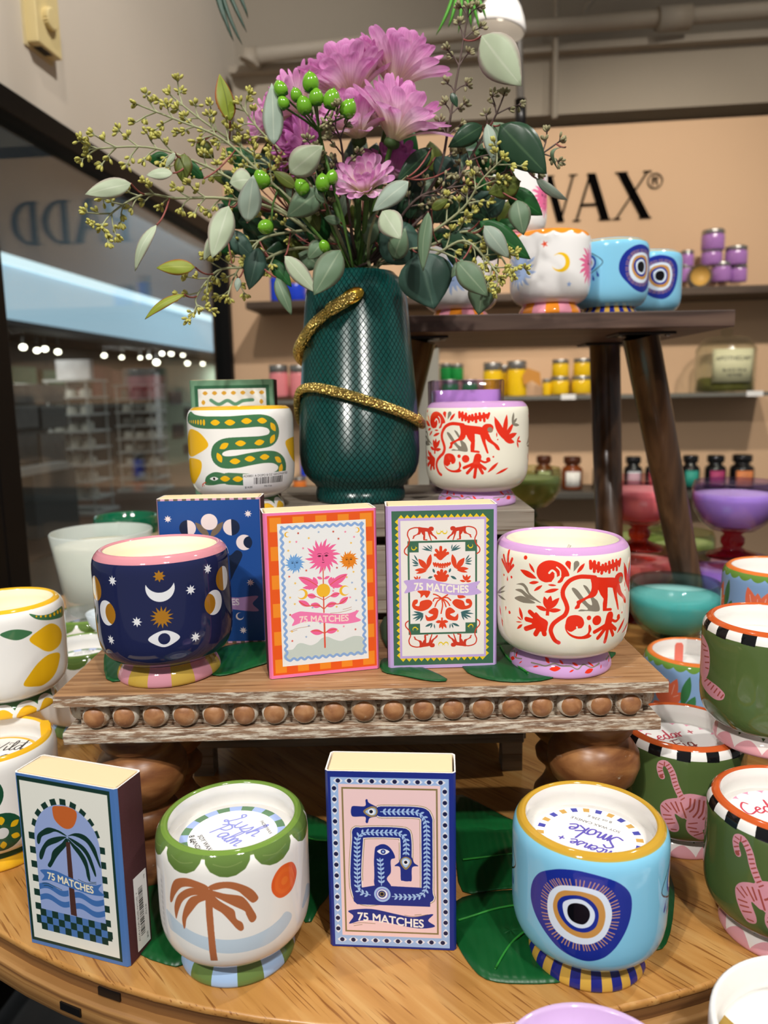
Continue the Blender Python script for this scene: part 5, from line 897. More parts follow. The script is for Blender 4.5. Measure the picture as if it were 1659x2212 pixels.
for s,sz,z in (('APOTHECARY',.017,.095),('BLACK FIG &',.012,.062),('VETIVER',.012,.047)): arc_text(l_,s,sz,z,.0902,MI)
M_AMB=glassy('amber_bottle','7A3A12'); M_BB=glassy('black_bottle','0E0D0F')
def lb_(n,c): return mat('label_'+n,c,.6)
for x,y0,y1,w,c,l2,lb in [(1235,988,1056,44,M_AMB,lb_('white','E8E6DE'),'amber apothecary bottle with a white label on the lower shelf'),(1174,986,1056,38,M_AMB,lb_('white','E8E6DE'),'amber apothecary bottle mostly hidden behind the olive goblet'),
    (1300,988,1056,40,M_BB,lb_('yellow','C8B040'),'black bottle with a yellow label beside the dark stool leg'),(1366,988,1056,38,M_BB,lb_('grey','C9CDD2'),'black bottle with a silver grey label between the stool legs'),(1412,988,1056,38,M_BB,lb_('pink','E06A78'),'black bottle with a pink label partly behind the stool leg'),
    (1489,986,1056,38,M_BB,lb_('teal','2F9A88'),'black bottle with a teal label right of the stool leg'),(1543,986,1056,42,M_BB,lb_('magenta','A83868'),'black bottle with a magenta label on the lower shelf'),(1600,985,1057,48,M_BB,lb_('orange','E08850'),'black bottle with an orange label at the right end of the lower shelf')]:
    jar(x,y0,y1,w,c,lb,'apothecary bottles on the lower shelf',b=2.46,lid=M_BB if c is M_BB else mat('amber_stopper','4A2410',.3),name='apothecary_bottle',shoulder=True,lab=l2)
jar(648,1030,1060,30,glassy('orange_jar','E07A30'),'small orange jar seen between the snake mug and the vase',b=2.46); jar(662,975,1028,26,C_B,'small blue bottle above the orange jar behind the vase',b=2.5,z=toroom(atb(648,1030,2.46))[2])

# ---------------------------------------------------------------- the mall outside the window
MA=-3.5
rbox('wall_mall_upper',MA-.42,MA-.32,4.2,20,2.205,4.2,mat('dark_upper_wall','3C4650',.7))
rbox('ceiling_mall_shop',-8,MA-.27,4.2,20,1.78,1.9,mat('dark_brown_ceiling','2C221C',.8))
rbox('wall_mall_back',-5.2,-5.1,4.2,12.0,0,1.9,mat('dark_back_wall','241F1D',.8))
rbox('wall_mall_mint',-5.0,-4.9,12.0,20,0,1.9,mat('mint_wall','A8BCA8',.8))
rbox('floor_mall',-6,MA+.5,4.2,20,.001,.01,mat('brown_floor_tile','5C4234',.35,vary=.2,vs=4))
t=thing('shop_fascia','pale blue backlit fascia above the shop across the mall','shop fascia',RM(0,0,0),-PSI)
M_FA=mat('fascia_panel','A9C6DA',.4,emit='A6C2D4',es=.85,vary=.06,vs=.8); M_FA2=mat('fascia_light','FFFFFF',.4,emit='CFEAF6',es=1.15)
g=G(); g.box(MA-.25,MA,4.4,19,1.72,2.13); g.build('panel',M_FA,t)
g=G(); g.box(MA-.25,MA+.03,4.4,19,2.13,2.205); g.build('light_strip',M_FA2,t)
g=G(); g.box(MA-.25,MA+.02,4.4,19,1.68,1.72); g.build('lower_edge',mat('grey_edge','5A5A5C',.6),t)
DL=[(50,750,9),(80,757,8),(97,754,8),(125,760,8),(225,768,7),(263,772,6),(303,773,5),(322,771,5),(338,783,9),(350,764,6),(370,764,7),(395,767,6),(405,785,7),(438,786,6)]
M_DL=mat('downlight_lamp','FFFFFF',.4,emit='FFF0D8',es=9)
for i,(x,y,r) in enumerate(DL):
    p=ata(x,y,-4.3 if i<5 else -4.0); k=(p-Vector(EYEP)).length/FPX
    g=G(); g.ball((0,0,0),(r*k*.7,r*k*.7,r*k*.55),n=12,k=8); g.tube([(0,0,0),(0,0,max(.02,1.78-p[2]))],.008,6,m=1); o=g.build('shop_downlight',[M_DL,M_BLK],loc=p); tag(o,'glowing ceiling spotlight in the shop across the mall','ceiling light','spotlights in the shop across the mall')
M_RK=mat('white_rack','C9C9C6',.4); M_CR=mat('white_candle','E4E0D6',.5); M_GLD=mat('grey_pack','8E8C88',.4)
def rack(px,ytop,ybot,w,label,a,n,jars,seed):
    p=toroom(ata(px,ybot,a)); k=(ata(px,ybot,a)-Vector(EYEP)).length/FPX; W=w*k*1.0; z1=toroom(ata(px,ytop,a))[2]; r=random.Random(seed)
    t=thing('display_rack',label,'display rack',RM(a,p[1],0.01),-PSI); d=W*.45
    for s_ in (-1,1):
        for q in (-1,1):
            g=G(); g.box(s_*W*.48-.008,s_*W*.48+.008,q*d-.008,q*d+.008,0,z1*.86); g.build('post',M_RK,t)
    g=G(); g.box(-W*.6,W*.6,-d*1.3,d*1.3,0,.03); g.build('base',M_RK,t)
    for i in range(n):
        z=z1*(.1+.76*i/(n-1)) if n>1 else .5
        g=G(); g.box(-W*.55,W*.55,-d*1.1,d*1.1,z,z+.018); g.build('shelf_board',M_RK,t)
        if i<n-1:
            for j in range(3):
                c=(-W*.34+j*W*.34,-d*.5 if jars else -d*.3,z+.018); hh_=z1*.062*r.uniform(.8,1.2)
                g=G(); g.lathe([(0,0),(W*.13,0),(W*.14,hh_*.1),(W*.14,hh_*.8),(W*.08,hh_),(0,hh_)],14); o=g.build('shelf_candle',[M_CR if jars or r.random()<.4 else M_GLD][0]); o.location=Matrix.Translation(t.location)@(Matrix.Rotation(-PSI,4,'Z')@Vector(c)); tag(o,'small pale candle on the white rack across the mall','candle','candles on the white racks across the mall')
    g=G(); g.box(-W*.42,W*.42,-d*.2,d*.2,z1*.87,z1*1.0); g.build('header_sign',mat('header_card','A8A4A6',.6,vary=.3,vs=12),t)
rack(186,782,1108,82,'white shelving rack with pale candles, left of the two seen through the window',-3.75,8,True,1)
rack(318,800,1082,72,'white shelving rack crowded with grey packs, right of the two seen through the window',-3.9,8,False,2)
def mallbox(px0,px1,y0,y1,a,dep,m,name,label,cat,group=None):
    p0=toroom(ata(px0,y1,a)); p1=toroom(ata(px1,y1,a)); zt_=toroom(ata((px0+px1)/2,y0,a))[2]; zb_=max(.01,toroom(ata((px0+px1)/2,y1,a))[2])
    g=G(); g.box(a-dep,a,min(p0[1],p1[1]),max(p0[1],p1[1]),zb_,zt_); o=g.build(name,m,bevel=.004); o.rotation_euler=(0,0,-PSI); tag(o,label,cat,group); return o
mallbox(90,182,1012,1245,-3.4,.5,mat('grey_plinth','5C6264',.6),'display_plinth','tall grey plinth in the shop across the mall','plinth')
mallbox(40,150,1005,1022,-3.38,.5,M_RK,'counter_top','white counter top on the grey plinth across the mall','counter')
for i,(x0,x1,y0,y1,c,lb) in enumerate([(34,86,876,925,'6A6866','upper left'),(92,146,876,925,'5A5856','upper middle'),(34,86,935,1000,'4C4A48','lower left'),(92,146,935,1000,'6C6A68','lower middle'),(34,140,830,870,'777472','topmost')]):
    mallbox(x0,x1,y0,y1,-3.5,.25,mat('display_case_%d'%i,c,.15,coat=.5,vary=.4,vs=14),'display_case','dark acrylic display case across the mall, %s of the pile'%lb,'display case')
for i,(x0,x1,y0,y1,c) in enumerate([(30,82,792,838,'1F5A34'),(95,140,800,832,'1E4A2E'),(150,190,840,862,'5A2420'),(205,246,790,860,'4C1F1E'),(248,276,800,862,'7A4A44')]):
    mallbox(x0,x1,y0,y1,-5.05,.04,mat('wall_poster_%d'%i,c,.6,vary=.3,vs=5),'wall_banner',['dark green banner far left across the mall','smaller green banner above the display cases','small dark red banner beside the white rack','large dark red banner between the two racks','dusty pink banner beside the dark red one'][i],'banner')
for i,(x0,x1,y0,y1) in enumerate([(368,394,846,874),(376,400,916,945),(400,414,958,978),(402,420,880,902)]):
    mallbox(x0,x1,y0,y1,-4.88,.02,mat('framed_print','4A4244',.5,vary=.5,vs=20),'framed_print',['top','middle','lowest','right hand'][i]+' small dark framed print on the mint wall','picture')
# ---------------------------------------------------------------- round display table
TC=(.02,1.107); TA,TBB=.600,.750
def ell(off,n=120): return [((TA+off)*math.sin(2*PI*k/n),-(TBB+off)*math.cos(2*PI*k/n)) for k in range(n)]
table=thing('display_table','round oak veneered display table with layered plywood edge under all the candles','table',(TC[0],TC[1],0))
def disc(off,z0,z1,m,name,ro=0.,hole=None):
    g=G(); rows=[]
    prof=[(off-ro,z1),(off-ro*.3,z1-ro*.3),(off,z1-ro),(off,z0+ro*.5),(off-ro*.5,z0)] if ro else [(off,z1),(off,z0)]
    P=[[(x,y,z) for x,y in ell(o_)] for o_,z in prof]; g.grid(P,None,0,True if ro else False,closed=True,flip=True)
    b0=len(g.v); g.v.extend([(x,y,z1) for x,y in ell(off-ro)]); g.face(list(range(b0,b0+120)),None,0,False)
    b0=len(g.v); g.v.extend([(x,y,z0) for x,y in ell(off-ro*.5)]); g.face(list(range(b0,b0+120))[::-1],None,0,False)
    return g.build(name,m,table)
disc(0,.7555,.76,M_OAK,'table_top',.0015)
disc(-.001,.7475,.7555,M_PLYD,'edge_band')
disc(.006,.731,.7475,M_PLY,'lower_ring',.002)
disc(-.12,.690,.731,M_PLYD,'underframe')
for k,(a,dz) in enumerate([(-.315,0),(-.355,-.0125),(-.62,0),(.3,-.0125),(.55,0)]):
    g=G(); off=-.0008 if dz==0 else .0062; x,y=(TA+off)*math.sin(a),-(TBB+off)*math.cos(a); an=math.atan2(-(TBB)*-math.sin(a)*1,TA*math.cos(a))
    M2=Matrix.Translation((x,y,.7515+dz))@Matrix.Rotation(math.atan2(TBB*math.sin(a),TA*math.cos(a)),4,'Z'); g.box(-.008,.008,-.0008,.003,-.0025,.0025,M=M2); g.build('slot',M_BLK,table)
for sx_ in (-1,1):
    for sy_ in (-1,1):
        g=G(); g.tube([(sx_*.25,sy_*.34,.70),(sx_*.25,sy_*.34,.0)],[.028,.02],14); g.build('leg',M_PLYD,table)

# ---------------------------------------------------------------- beaded riser platform
PL0=(-.2140,.4605); plat=thing('riser_platform','rustic wooden riser with a row of turned beads along its front and bun feet','riser',(PL0[0],PL0[1],TB),math.radians(.9))
LW,LD=.3965,.150; z0=PLZ-TB
g=G(); g.box(0,LW,0,LD,z0-.0083,z0); o=g.build('top_board',[M_RUS],plat,bevel=.0012)
g=G(); g.box(.0002,LW-.0002,-.0004,.0004,z0-.0081,z0-.0009); g.box(-.0003,.0003,.001,LD-.001,z0-.0081,z0-.0009); g.box(LW-.0003,LW+.0003,.001,LD-.001,z0-.0081,z0-.0009); g.build('whitewashed_edge',M_RUSE,plat)
g=G(); g.box(.012,LW-.012,.012,LD-.012,z0-.0268,z0-.0083); g.build('frieze',M_RUSE,plat)
g=G(); g.box(.003,LW-.003,.002,LD-.002,z0-.0350,z0-.0268); g.build('lower_board',M_RUSE,plat,bevel=.001)
M_BEADW=wood('whitewashed_bead',['9A7656','B09274','C2AA8E'],scale=(60,60,60),rough=.55,wash='D3CBBC',washamt=.16,bump=.4)
def bead(x,y,face):
    g=G(); zc=z0-.0176; P=[]
    for i in range(10):
        t=i/9*PI*.62; r_=.0088*math.sin(t)**.9 if t>0 else 0; d=.0085*math.cos(t)
        P.append((r_,d))
    rows=[]
    for r_,d in P:
        rows.append([(r_*math.cos(2*PI*k/20),-d,r_*math.sin(2*PI*k/20)) for k in range(20)])
    M2=Matrix.Translation((x,y,zc))@Matrix.Rotation(face,4,'Z'); g.grid([[tuple(M2@Vector(p)) for p in r] for r in rows],None,[0,0,0,0,1,1,1,1,1],True,closed=True); g.build('bead',[M_BEAD,M_BEADW],plat)
for i in range(19): bead(.0235+i*.01945,.0095,0)
for i in range(7): bead(.0095,.0235+i*.0175,-PI/2); bead(LW-.0095,.0235+i*.0175,PI/2)
FP=[(0,0),(.024,0),(.026,.004),(.025,.012),(.019,.020),(.0155,.028),(.017,.034),(.0235,.040),(.0245,.046),(.021,.051),(.0185,.054),(.0225,.058),(.029,.065),(.0322,.075),(.0312,.084),(.0265,.091),(.0235,.094),(.0235,.097),(.0265,.100),(.027,.105),(.0265,.1134),(0,.1134)]
for x,y in ((.040,.040),(LW-.036,.040),(.040,LD-.036),(LW-.036,LD-.036)):
    g=G(); g.lathe(FP,40,c=(x,y,0)); g.build('foot',M_FOOT,plat)

# ---------------------------------------------------------------- grey slatted crate carrying the vase
cr=thing('wooden_crate','weathered grey wooden crate behind the match boxes carrying the green vase','crate',(-.0275,.715,TB))
g=G(); zc=RSZ-TB
for i in range(3): g.box(-.1525,.1525,-.095+i*.0637,-.095+i*.0637+.0625,zc-.021,zc)
g.build('top_board',M_GREY,cr,bevel=.001)
for z_a,z_b in ((.150,.209),(.090,.140),(.030,.080)):
    for y_ in (-.089,.083):
        g=G(); g.box(-.147,.147,y_,y_+.008,z_a,z_b); g.build('slat',M_GREY,cr,bevel=.001)
for sx_ in (-.147,.129):
    for sy_ in (-.081,.065):
        g=G(); g.box(sx_,sx_+.018,sy_,sy_+.018,0,zc-.021); g.build('post',M_GREY,cr)
    for z_a,z_b in ((.150,.209),(.090,.140),(.030,.080)):
        xx=sx_-.003 if sx_<0 else sx_+.018-.004; g=G(); g.box(xx,xx+.007,-.0805,.0825,z_a,z_b); g.build('side_slat',M_GREY,cr)

# ---------------------------------------------------------------- walnut stool used as an upper shelf
st=thing('wooden_stool','dark walnut stool with splayed legs carrying the sun and blue eye mugs','stool',(.18,1.0,TB))
zs=SHZ-TB
g=G(); g.box(-.215,.209,-.150,.150,zs-.0180,zs); g.build('seat',M_WAL,st,bevel=.0012)
for (tx,ty),(bx_,by_) in (((.132,-.070),(.243,-.015)),((.143,.115),(.131,.005)),((-.135,-.070),(-.235,-.015)),((-.135,.115),(-.19,.14))):
    g=G(); g.tube([(tx,ty,zs-.0205),(tx+(bx_-tx)*.3,ty+(by_-ty)*.3,(zs-.02)*.7),(bx_,by_,.0)],[.0215,.0205,.0165],20); g.build('leg',M_LEG,st)
    g=G(); g.box(tx-.034,tx+.034,ty-.026,ty+.026,zs-.0210,zs-.0180); br=g.build('bracket',M_BLK,st,bevel=.001)
    for q in (-.028,.028):
        g=G(); g.ball((tx+q,ty-.012,zs-.0217),(.0035,.0035,.0015)); g.build('screw',M_STEEL,br)

# ---------------------------------------------------------------- ceramic candle mugs
OUT=[(29.4,11.8),(30.6,12.8),(33.6,14.0),(37.0,15.8),(40.0,18.4),(42.3,21.8),(43.8,26.0),(44.6,31.0),(44.95,37),(45,45),(45,58),(45,70),(45,77),(44.7,80.5),(44.0,83.4),(42.8,85.7),(41.2,87.4)]
RIM=[(41.2,87.4),(39.9,88.3),(38.8,88.8),(37.8,88.5),(37.2,87.4)]
INN=[(37.2,87.4),(37.0,84),(37.3,80.5),(38.6,78),(38.6,55),(0,55)]
FTP=[(0,0),(33.4,0),(34.4,.6),(34.7,2.0),(34.4,4.2),(33.2,7.0),(31.6,9.3),(30.2,11.0),(29.6,11.9)]
mm=lambda L_:[(a/1000,b/1000) for a,b in L_]
def rimmat(c): return mat('rim_'+c,c,.1,vary=.05)
def mug(label,x,y,z,im,rim,inner=None,rot=0,cont='wax',wax=None,lidim=None,lidrot=0,group='hand painted ceramic candle mugs',tilt=None,waxz=.072,n=96):
    t=thing('candle_mug',label,'candle mug',(x,y,z),rot,group)
    if tilt: t.rotation_euler=(tilt[0],tilt[1],rot)
    a=art_mat('glaze_'+im.name,im,.06,.0); inner=inner or M_IN
    g=G(); g.lathe(mm(OUT),n,0,H=.0888); g.lathe(mm(INN),n,1,H=.0888); b=g.build('bowl',[a,inner],t)
    g=G(); g.lathe(mm(RIM),n,0,H=.0888); g.build('rim',rimmat(rim),t)
    g=G(); g.lathe(mm(FTP),n,0,H=.0888); g.build('foot',a,t)
    g=G(); g.lathe([(.0386,waxz-.001),(.0375,waxz),(.02,waxz+.0003),(0,waxz)],48); g.lathe([(0,.0551),(.0385,.0551),(.0386,waxz-.001)],48); g.build('wax',wax or M_WAXW,t)
    if cont=='wick':
        g=G(); g.tube([(.001,0,waxz-.002),(.002,0,waxz+.006),(.006,.001,waxz+.0125)],.0011,8); g.build('wick',M_WICK,t)
    if lidim:
        lm=art_mat('print_'+lidim.name,lidim,.5); g=G(); R_=.0315; zz=waxz+.0012
        b0=len(g.v); ring=[(R_*math.cos(2*PI*k/64),R_*math.sin(2*PI*k/64)) for k in range(64)]
        g.v.extend([(u,v,zz) for u,v in ring]); g.face(list(range(64)),[(.5+u/.07,.5+v/.07) for u,v in ring],0,False)
        b0=len(g.v); g.v.extend([(u,v,zz-.0008) for u,v in ring]); g.face([b0+k for k in range(64)][::-1],[(.02,.02)]*64,0,False)
        for k in range(64): j=(k+1)%64; g.face([k,j,b0+j,b0+k][::-1],[(.02,.02)]*4,0,False)
        o=g.build('lid_label',lm,t,rot=(0,0,lidrot))
    return t
mug('white candle mug with a brown palm tree and scalloped green rim, front left',-.0946,.4211,TB,IM_PALM,'71913F',waxz=.0733,lidim=IM_L1)
mug('light blue evil eye candle mug with a gold rim standing alone at the front right',.1179,.4125,TB,IM_EYE,'C39A35',waxz=.0733,lidim=IM_L2)
mug('navy candle mug with moon phases and a pink rim at the left of the riser',-.1505,.5026,PLZ,IM_MOON,'D28C96',M_INC,wax=M_WAXC,tilt=(0,-.012))
mug('cream candle mug with red monkey and lilac rim at the right of the riser',.1205,.5052,PLZ,IM_MONK,'CFA0D2',M_INC,cont='wick',waxz=.070)
mug('white candle mug with green snake and price sticker on the crate beside the vase',-.1219,.6553,RSZ,IM_SNAKE,'EFB92A',M_INC,wax=M_WAXC)
mug('cream candle mug with a red monkey on the crate right of the vase',.0829,.6686,RSZ,IM_MONK,'CFA0D2',M_INC,rot=-.62,cont='wick')
mug('white sun and moon candle mug with orange scalloped rim, front of the stool',.193,.888,SHZ,IM_SUN,'F0922A')
mug('white sun and moon candle mug stacked on top of the two others on the stool',.158,.958,SHZ+HM,IM_SUN,'F0922A',rot=-.1)
mug('white sun candle mug on the stool almost hidden behind the eucalyptus',.096,.935,SHZ,IM_SUN,'F0922A',rot=.75)
mug('light blue evil eye candle mug on the stool beside the sun mug',.277,.943,SHZ,IM_EYE,'86CBEA',rot=.98)
mug('light blue evil eye candle mug at the right end of the stool',.347,1.022,SHZ,IM_EYE,'86CBEA',rot=.45)
mug('white lemon candle mug stacked on another at the left edge of the table',-.3089,.5934,TB+HM,IM_LEM,'EFB92A',M_INC,wax=M_WAXC)
t=mug('white candle mug with green citrus wheels, lower one of the left edge stack',-.2954,.5299,TB,IM_WHEEL,'EFB92A',waxz=.0733,lidim=IM_L4)
mug('white candle mug with green rim half hidden behind the lemon mug, further back',-.352,.86,TB,IM_PALM,'71913F',rot=2.2,lidim=IM_L1)
mug('white candle mug with green rim half hidden between the lemon mug and the riser',-.312,.745,TB,IM_PALM,'71913F',rot=2.6,lidim=IM_L1,lidrot=2.)
mug('green candle mug with a pink tiger tail and checkered rim at the right front edge',.2422,.4285,TB,IM_TIG,'C65A2A',rot=-.40,waxz=.0733,lidim=IM_L3,lidrot=.4)
mug('green candle mug with a pink tiger, lower one of the right hand stack',.2192,.5326,TB,IM_TIG,'C65A2A',waxz=.0733,lidim=IM_L3,lidrot=.2)
mug('green candle mug with a pink tiger paw, stacked on top at the right edge',.2675,.5051,TB+HM,IM_PAW,'C65A2A')
mug('blue candle mug with coral flowers behind the corner of the riser',.293,.6922,TB,IM_COR,'E07A38')
mug('blue candle mug with coral flowers at the right edge above the other flower mug',.351,.6607,TB+HM,IM_COR,'E07A38',rot=.1)
mug('blue coral flower candle mug hidden under the upper flower mug at the right edge',.375,.675,TB,IM_COR,'E07A38',rot=1.)
# coloured tab left inside two mugs
for nm,c,x,y,z,lb in (('wick_cover','F2BC1B',-.2604,.5445,TB+.0745,'yellow paper tab standing inside the lower lemon mug'),('wick_cover','EE7A68',.282,.700,TB+.073,'coral paper tab standing inside the blue flower mug')):
    g=G(); g.prism([(-.004,0),(.004,0),(.004,.018),(.0025,.0205),(-.0025,.0205),(-.004,.018)],-.0004,.0004,M=Matrix.Rotation(PI/2,4,'X')); o=g.build(nm,mat('tab_'+c,c,.6),loc=(x,y,z)); tag(o,lb,'paper tab')

# ---------------------------------------------------------------- match boxes
M_CRM=mat('cream_card','E8D0A6',.7,vary=.01); M_WHC=mat('white_card_edge','F3EEE6',.7,vary=.01); M_STK=mat('striker_maroon','4A2226',.75,vary=.1,vs=900,bump=.4,bs=2500)
def matchbox(label,x,y,z,rot,im,edge,h=.113,w=.077,d=.025,sticker=False,lean=0):
    t=thing('matchbox',label,'matchbox',(x,y,z),rot,'large decorated match boxes'); t.rotation_euler=(lean,0,rot)
    am=art_mat('print_'+im.name,im,.42); em=mat('card_'+edge,edge,.5)
    g=G(); e=.0012; c=.0016; hw=w/2
    xs=[(-hw+c,0),(hw-c,0),(hw,c),(hw,d-c),(hw-c,d),(-hw+c,d),(-hw,d-c),(-hw,c)]
    n=len(xs); nz=7
    def bow(z_): return 0
    rows=[[(px_,py_,.0005+(h-.001)*i/(nz-1)) for px_,py_ in xs+[xs[0]]] for i in range(nz)]
    us=[c/w,1-c/w,1,1,1-c/w,c/w,0,0,c/w]
    UV=[[(u,i/(nz-1)) for u in us] for i in range(nz)]
    b0=len(g.v); R_=rows
    for r in rows: g.v.extend(r)
    for i in range(nz-1):
        for j in range(n):
            m_=0 if j in (0,1,7) else (2 if j in (2,6) else 1)
            q=[b0+i*(n+1)+j,b0+i*(n+1)+j+1,b0+(i+1)*(n+1)+j+1,b0+(i+1)*(n+1)+j]; g.face(q,[UV[i][j],UV[i][j+1],UV[i+1][j+1],UV[i+1][j]],m_,j not in (0,4))
    th=.0008
    xi=[(px_*(1-th/hw),th+(py_)*(1-2*th/d)) for px_,py_ in xs]
    for zz,fl in ((h-.0005,False),(.0005,True)):
        b1=len(g.v); g.v.extend([(a_,b_,zz) for a_,b_ in xs]+[(a_,b_,zz) for a_,b_ in xi])
        for j in range(n):
            q=[b1+j,b1+(j+1)%n,b1+n+(j+1)%n,b1+n+j]; g.face(q[::-1] if fl else q,None,3,False)
    b1=len(g.v); g.v.extend([(a_,b_,.0005) for a_,b_ in xi]+[(a_,b_,h-.0005) for a_,b_ in xi])
    for j in range(n): g.face([b1+(j+1)%n,b1+j,b1+n+j,b1+n+(j+1)%n],None,3,False)
    g.build('sleeve',[am,em,M_STK,M_WHC],t)
    g=G(); g.box(-hw+.0018,hw-.0018,.0018,d-.0018,0,h-.0002,m=0); g.build('tray',M_CRM,t,bevel=.0006)
    if sticker:
        st_=art_mat('print_'+IM_ST.name,IM_ST,.5); g=G(); sw,sh=.012,.048
        P=[[(hw+.0002,.0088,.004),(hw+.0002,.0088+sw,.004)],[(hw+.0002,.0088,.004+sh),(hw+.0002,.0088+sw,.004+sh)]]
        g.grid(P,[[(0,0),(1,0)],[(0,1),(1,1)]],0,False); g.build('price_sticker',st_,t,solid=.0002)
    return t
def mb(label,lx,ly,rx,ry,z,im,edge,**k):
    w=math.hypot(rx-lx,ry-ly); matchbox(label,(lx+rx)/2,(ly+ry)/2,z,math.atan2(ry-ly,rx-lx),im,edge,w=min(max(w,.073),.078),**k)
mb('blue edged match box with a palm tree under an arch at the front left corner',-.2265,.4275,-.1565,.4040,TB,IM_PB,'4C76B4',h=.1145,d=.024,sticker=True)
mb('navy match box with an eye border and twisting blue figure, front centre',-.0380,.4190,.0390,.4130,TB,IM_CB,'1B2E86',h=.1160)
mb('pink and orange match box with three smiling suns on the riser',-.0780,.4800,-.0050,.4970,PLZ,IM_SB,'F27DB0',h=.1125)
mb('lilac and green match box with four red monkeys on the riser',.0010,.4950,.0755,.4970,PLZ,IM_MB,'C3A8DE',h=.1135)
mb('dark blue match box with moon phases behind the navy mug on the riser',-.1690,.5560,-.0920,.5575,PLZ,IM_BB,'1D4C94',h=.113,d=.024)
mb('pale green match box with a snake behind the snake mug on the crate',-.1780,.7100,-.1000,.7120,RSZ,IM_GB,'5E8868',h=.113,d=.027)
# the cup behind it on the crate: lilac glass with lilac wax
t=thing('glass_candle','square lilac glass candle behind the cream monkey mug on the crate','candle',(.083,.765,RSZ),.02)
M_LIL=thin_glass('lilac_glass','F1E8F7')
def sq(r,e=.3,n=40): 
    return [(r*math.copysign(abs(math.cos(a))**e,math.cos(a)),r*math.copysign(abs(math.sin(a))**e,math.sin(a))) for a in np.linspace(0,2*PI,n+1)[:-1]]
g=G(); g.grid([[(x,y,z) for x,y in sq(r)] for r,z in ((.030,0),(.035,.003),(.0355,.108),(.0345,.109),(.033,.108),(.0325,.010),(.001,.009))],None,0,True,closed=True); g.face([len(g.v)-280+i for i in range(40)][::-1],None,0,False); g.build('glass_vessel',M_LIL,t)
g=G(); g.grid([[(x,y,z) for x,y in sq(r)] for r,z in ((.001,.0105),(.032,.0105),(.0322,.099),(.031,.0995),(.001,.0995))],None,0,True,closed=True); g.build('wax',mat('lilac_wax','E2BCEE',.5,sss=.2),t)

# ---------------------------------------------------------------- glass goblets and bowls
def lighten(c,k): return ''.join('%02X'%int(255-(255-int(c[i:i+2],16))*k) for i in (0,2,4))
def glassm(name,col): return thin_glass(name,lighten(col,.20))
def goblet(label,x,y,z,gcol,wcol,stem=None,s=1.,wax=True):
    t=thing('glass_goblet',label,'glass goblet',(x,y,z),0,'coloured glass goblet candles'); t.scale=(s,s,s)
    gm=thin_glass('goblet_glass_'+gcol,lighten(gcol,.20)); sm=thin_glass('goblet_stem_'+(stem or gcol),lighten(stem or gcol,.75))
    o_=[(.016,.036),(.030,.039),(.043,.050),(.052,.066),(.055,.082),(.0545,.096),(.052,.105),(.0508,.1055),(.050,.104),(.0525,.096),(.053,.082),(.050,.067),(.041,.053),(.028,.0425),(0,.041)]
    g=G(); g.lathe(o_,56); g.build('bowl',gm,t)
    f_=[(0,0),(.033,0),(.0345,.002),(.030,.006),(.018,.010),(.012,.014),(.0155,.020),(.0155,.027),(.011,.032),(.016,.036),(0,.0365)]
    g=G(); g.lathe(f_,40); g.build('stem',sm,t)
    if wax:
        g=G(); g.lathe([(0,.0425),(.026,.044),(.040,.054),(.049,.067),(.052,.080),(.0518,.088),(.03,.0885),(0,.0883)],48); g.build('wax',mat('goblet_wax_'+wcol,lighten(wcol,.5),.5,sss=.15),t)
    return t
Z1=TB; Z2=TB+.1055
goblet('red glass goblet under the coral one, left of the stool leg',.372,1.085,Z1,'C23A40','E8806A')
goblet('coral glass goblet candle on top of the red one behind the stool leg',.372,1.085,Z2,'F4708A','F58A84','D8483A')
goblet('teal glass goblet candle in front of the stacked red and coral goblets',.352,.895,Z1,'3CB8B8','3CC0B4','7A8A3A')
goblet('purple glass goblet candle at the right edge, upper of its stack',.478,1.02,Z2,'9A6AE0','C8A0E4','C22848')
goblet('purple glass goblet mostly hidden under the upper purple goblet',.478,1.02,Z1,'9A60D8','B48AD8')
goblet('olive green glass goblet candle behind the cream monkey mug on the crate, upper one',.252,1.30,Z2-.004,'7E9A3A','A8C060')
goblet('olive green glass goblet behind the cream monkey mug on the crate, lower one',.262,1.31,Z1,'8A8A40','B0A860')
goblet('green glass goblet glimpsed behind the red goblet stack',.43,1.27,Z1,'8AA83A','A8B850'); goblet('green glass goblet glimpsed between the stool leg and the purple goblet',.485,1.22,Z1,'8AA83A','A8B850') 
t=thing('glass_candle','pale mint frosted glass candle on the left behind the navy mug','candle',(-.331,.872,TB+HM),0)
M_FG=mat('frosted_mint_glass','E8F2EE',.2,alpha=.42,vary=.01)
g=G(); g.lathe([(0,0),(.040,0),(.044,.003),(.050,.045),(.0575,.094),(.0565,.0955),(.0555,.094),(.049,.050),(.044,.018),(0,.016)],64); g.build('glass_vessel',M_FG,t)
g=G(); g.lathe([(0,.0165),(.0432,.0185),(.0482,.050),(.0530,.079),(.03,.080),(0,.080)],64); g.build('wax',mat('ivory_wax','F1ECD2',.5,sss=0),t)
t=thing('glass_candle','green rimmed glass candle behind the pale mint candle','candle',(-.375,1.085,.844),0)
g=G(); g.lathe([(0,0),(.034,0),(.040,.004),(.0445,.03),(.0445,.060)],56); g.build('glass_base',mat('cream_glass_base','DAD6B0',.15,coat=.5),t)
g=G(); g.lathe([(.0445,.060),(.0450,.072),(.044,.083),(.0425,.085),(.041,.083),(.0415,.065),(0,.062)],56); g.build('green_rim',mat('green_glass_rim','0F6040',.06,coat=.5),t)
t=thing('glass_candle','cream glass candle hidden under the green rimmed one','candle',(-.375,1.085,TB),0)
g=G(); g.lathe([(0,0),(.034,0),(.040,.004),(.0445,.03),(.044,.082),(.042,.084),(0,.083)],56); g.build('glass_base',mat('cream_glass_base'),t)
t=thing('ceramic_bowl','small pale blue bowl on the green rimmed mug behind the navy mug','bowl',(-.300,.790,TB+HM),0)
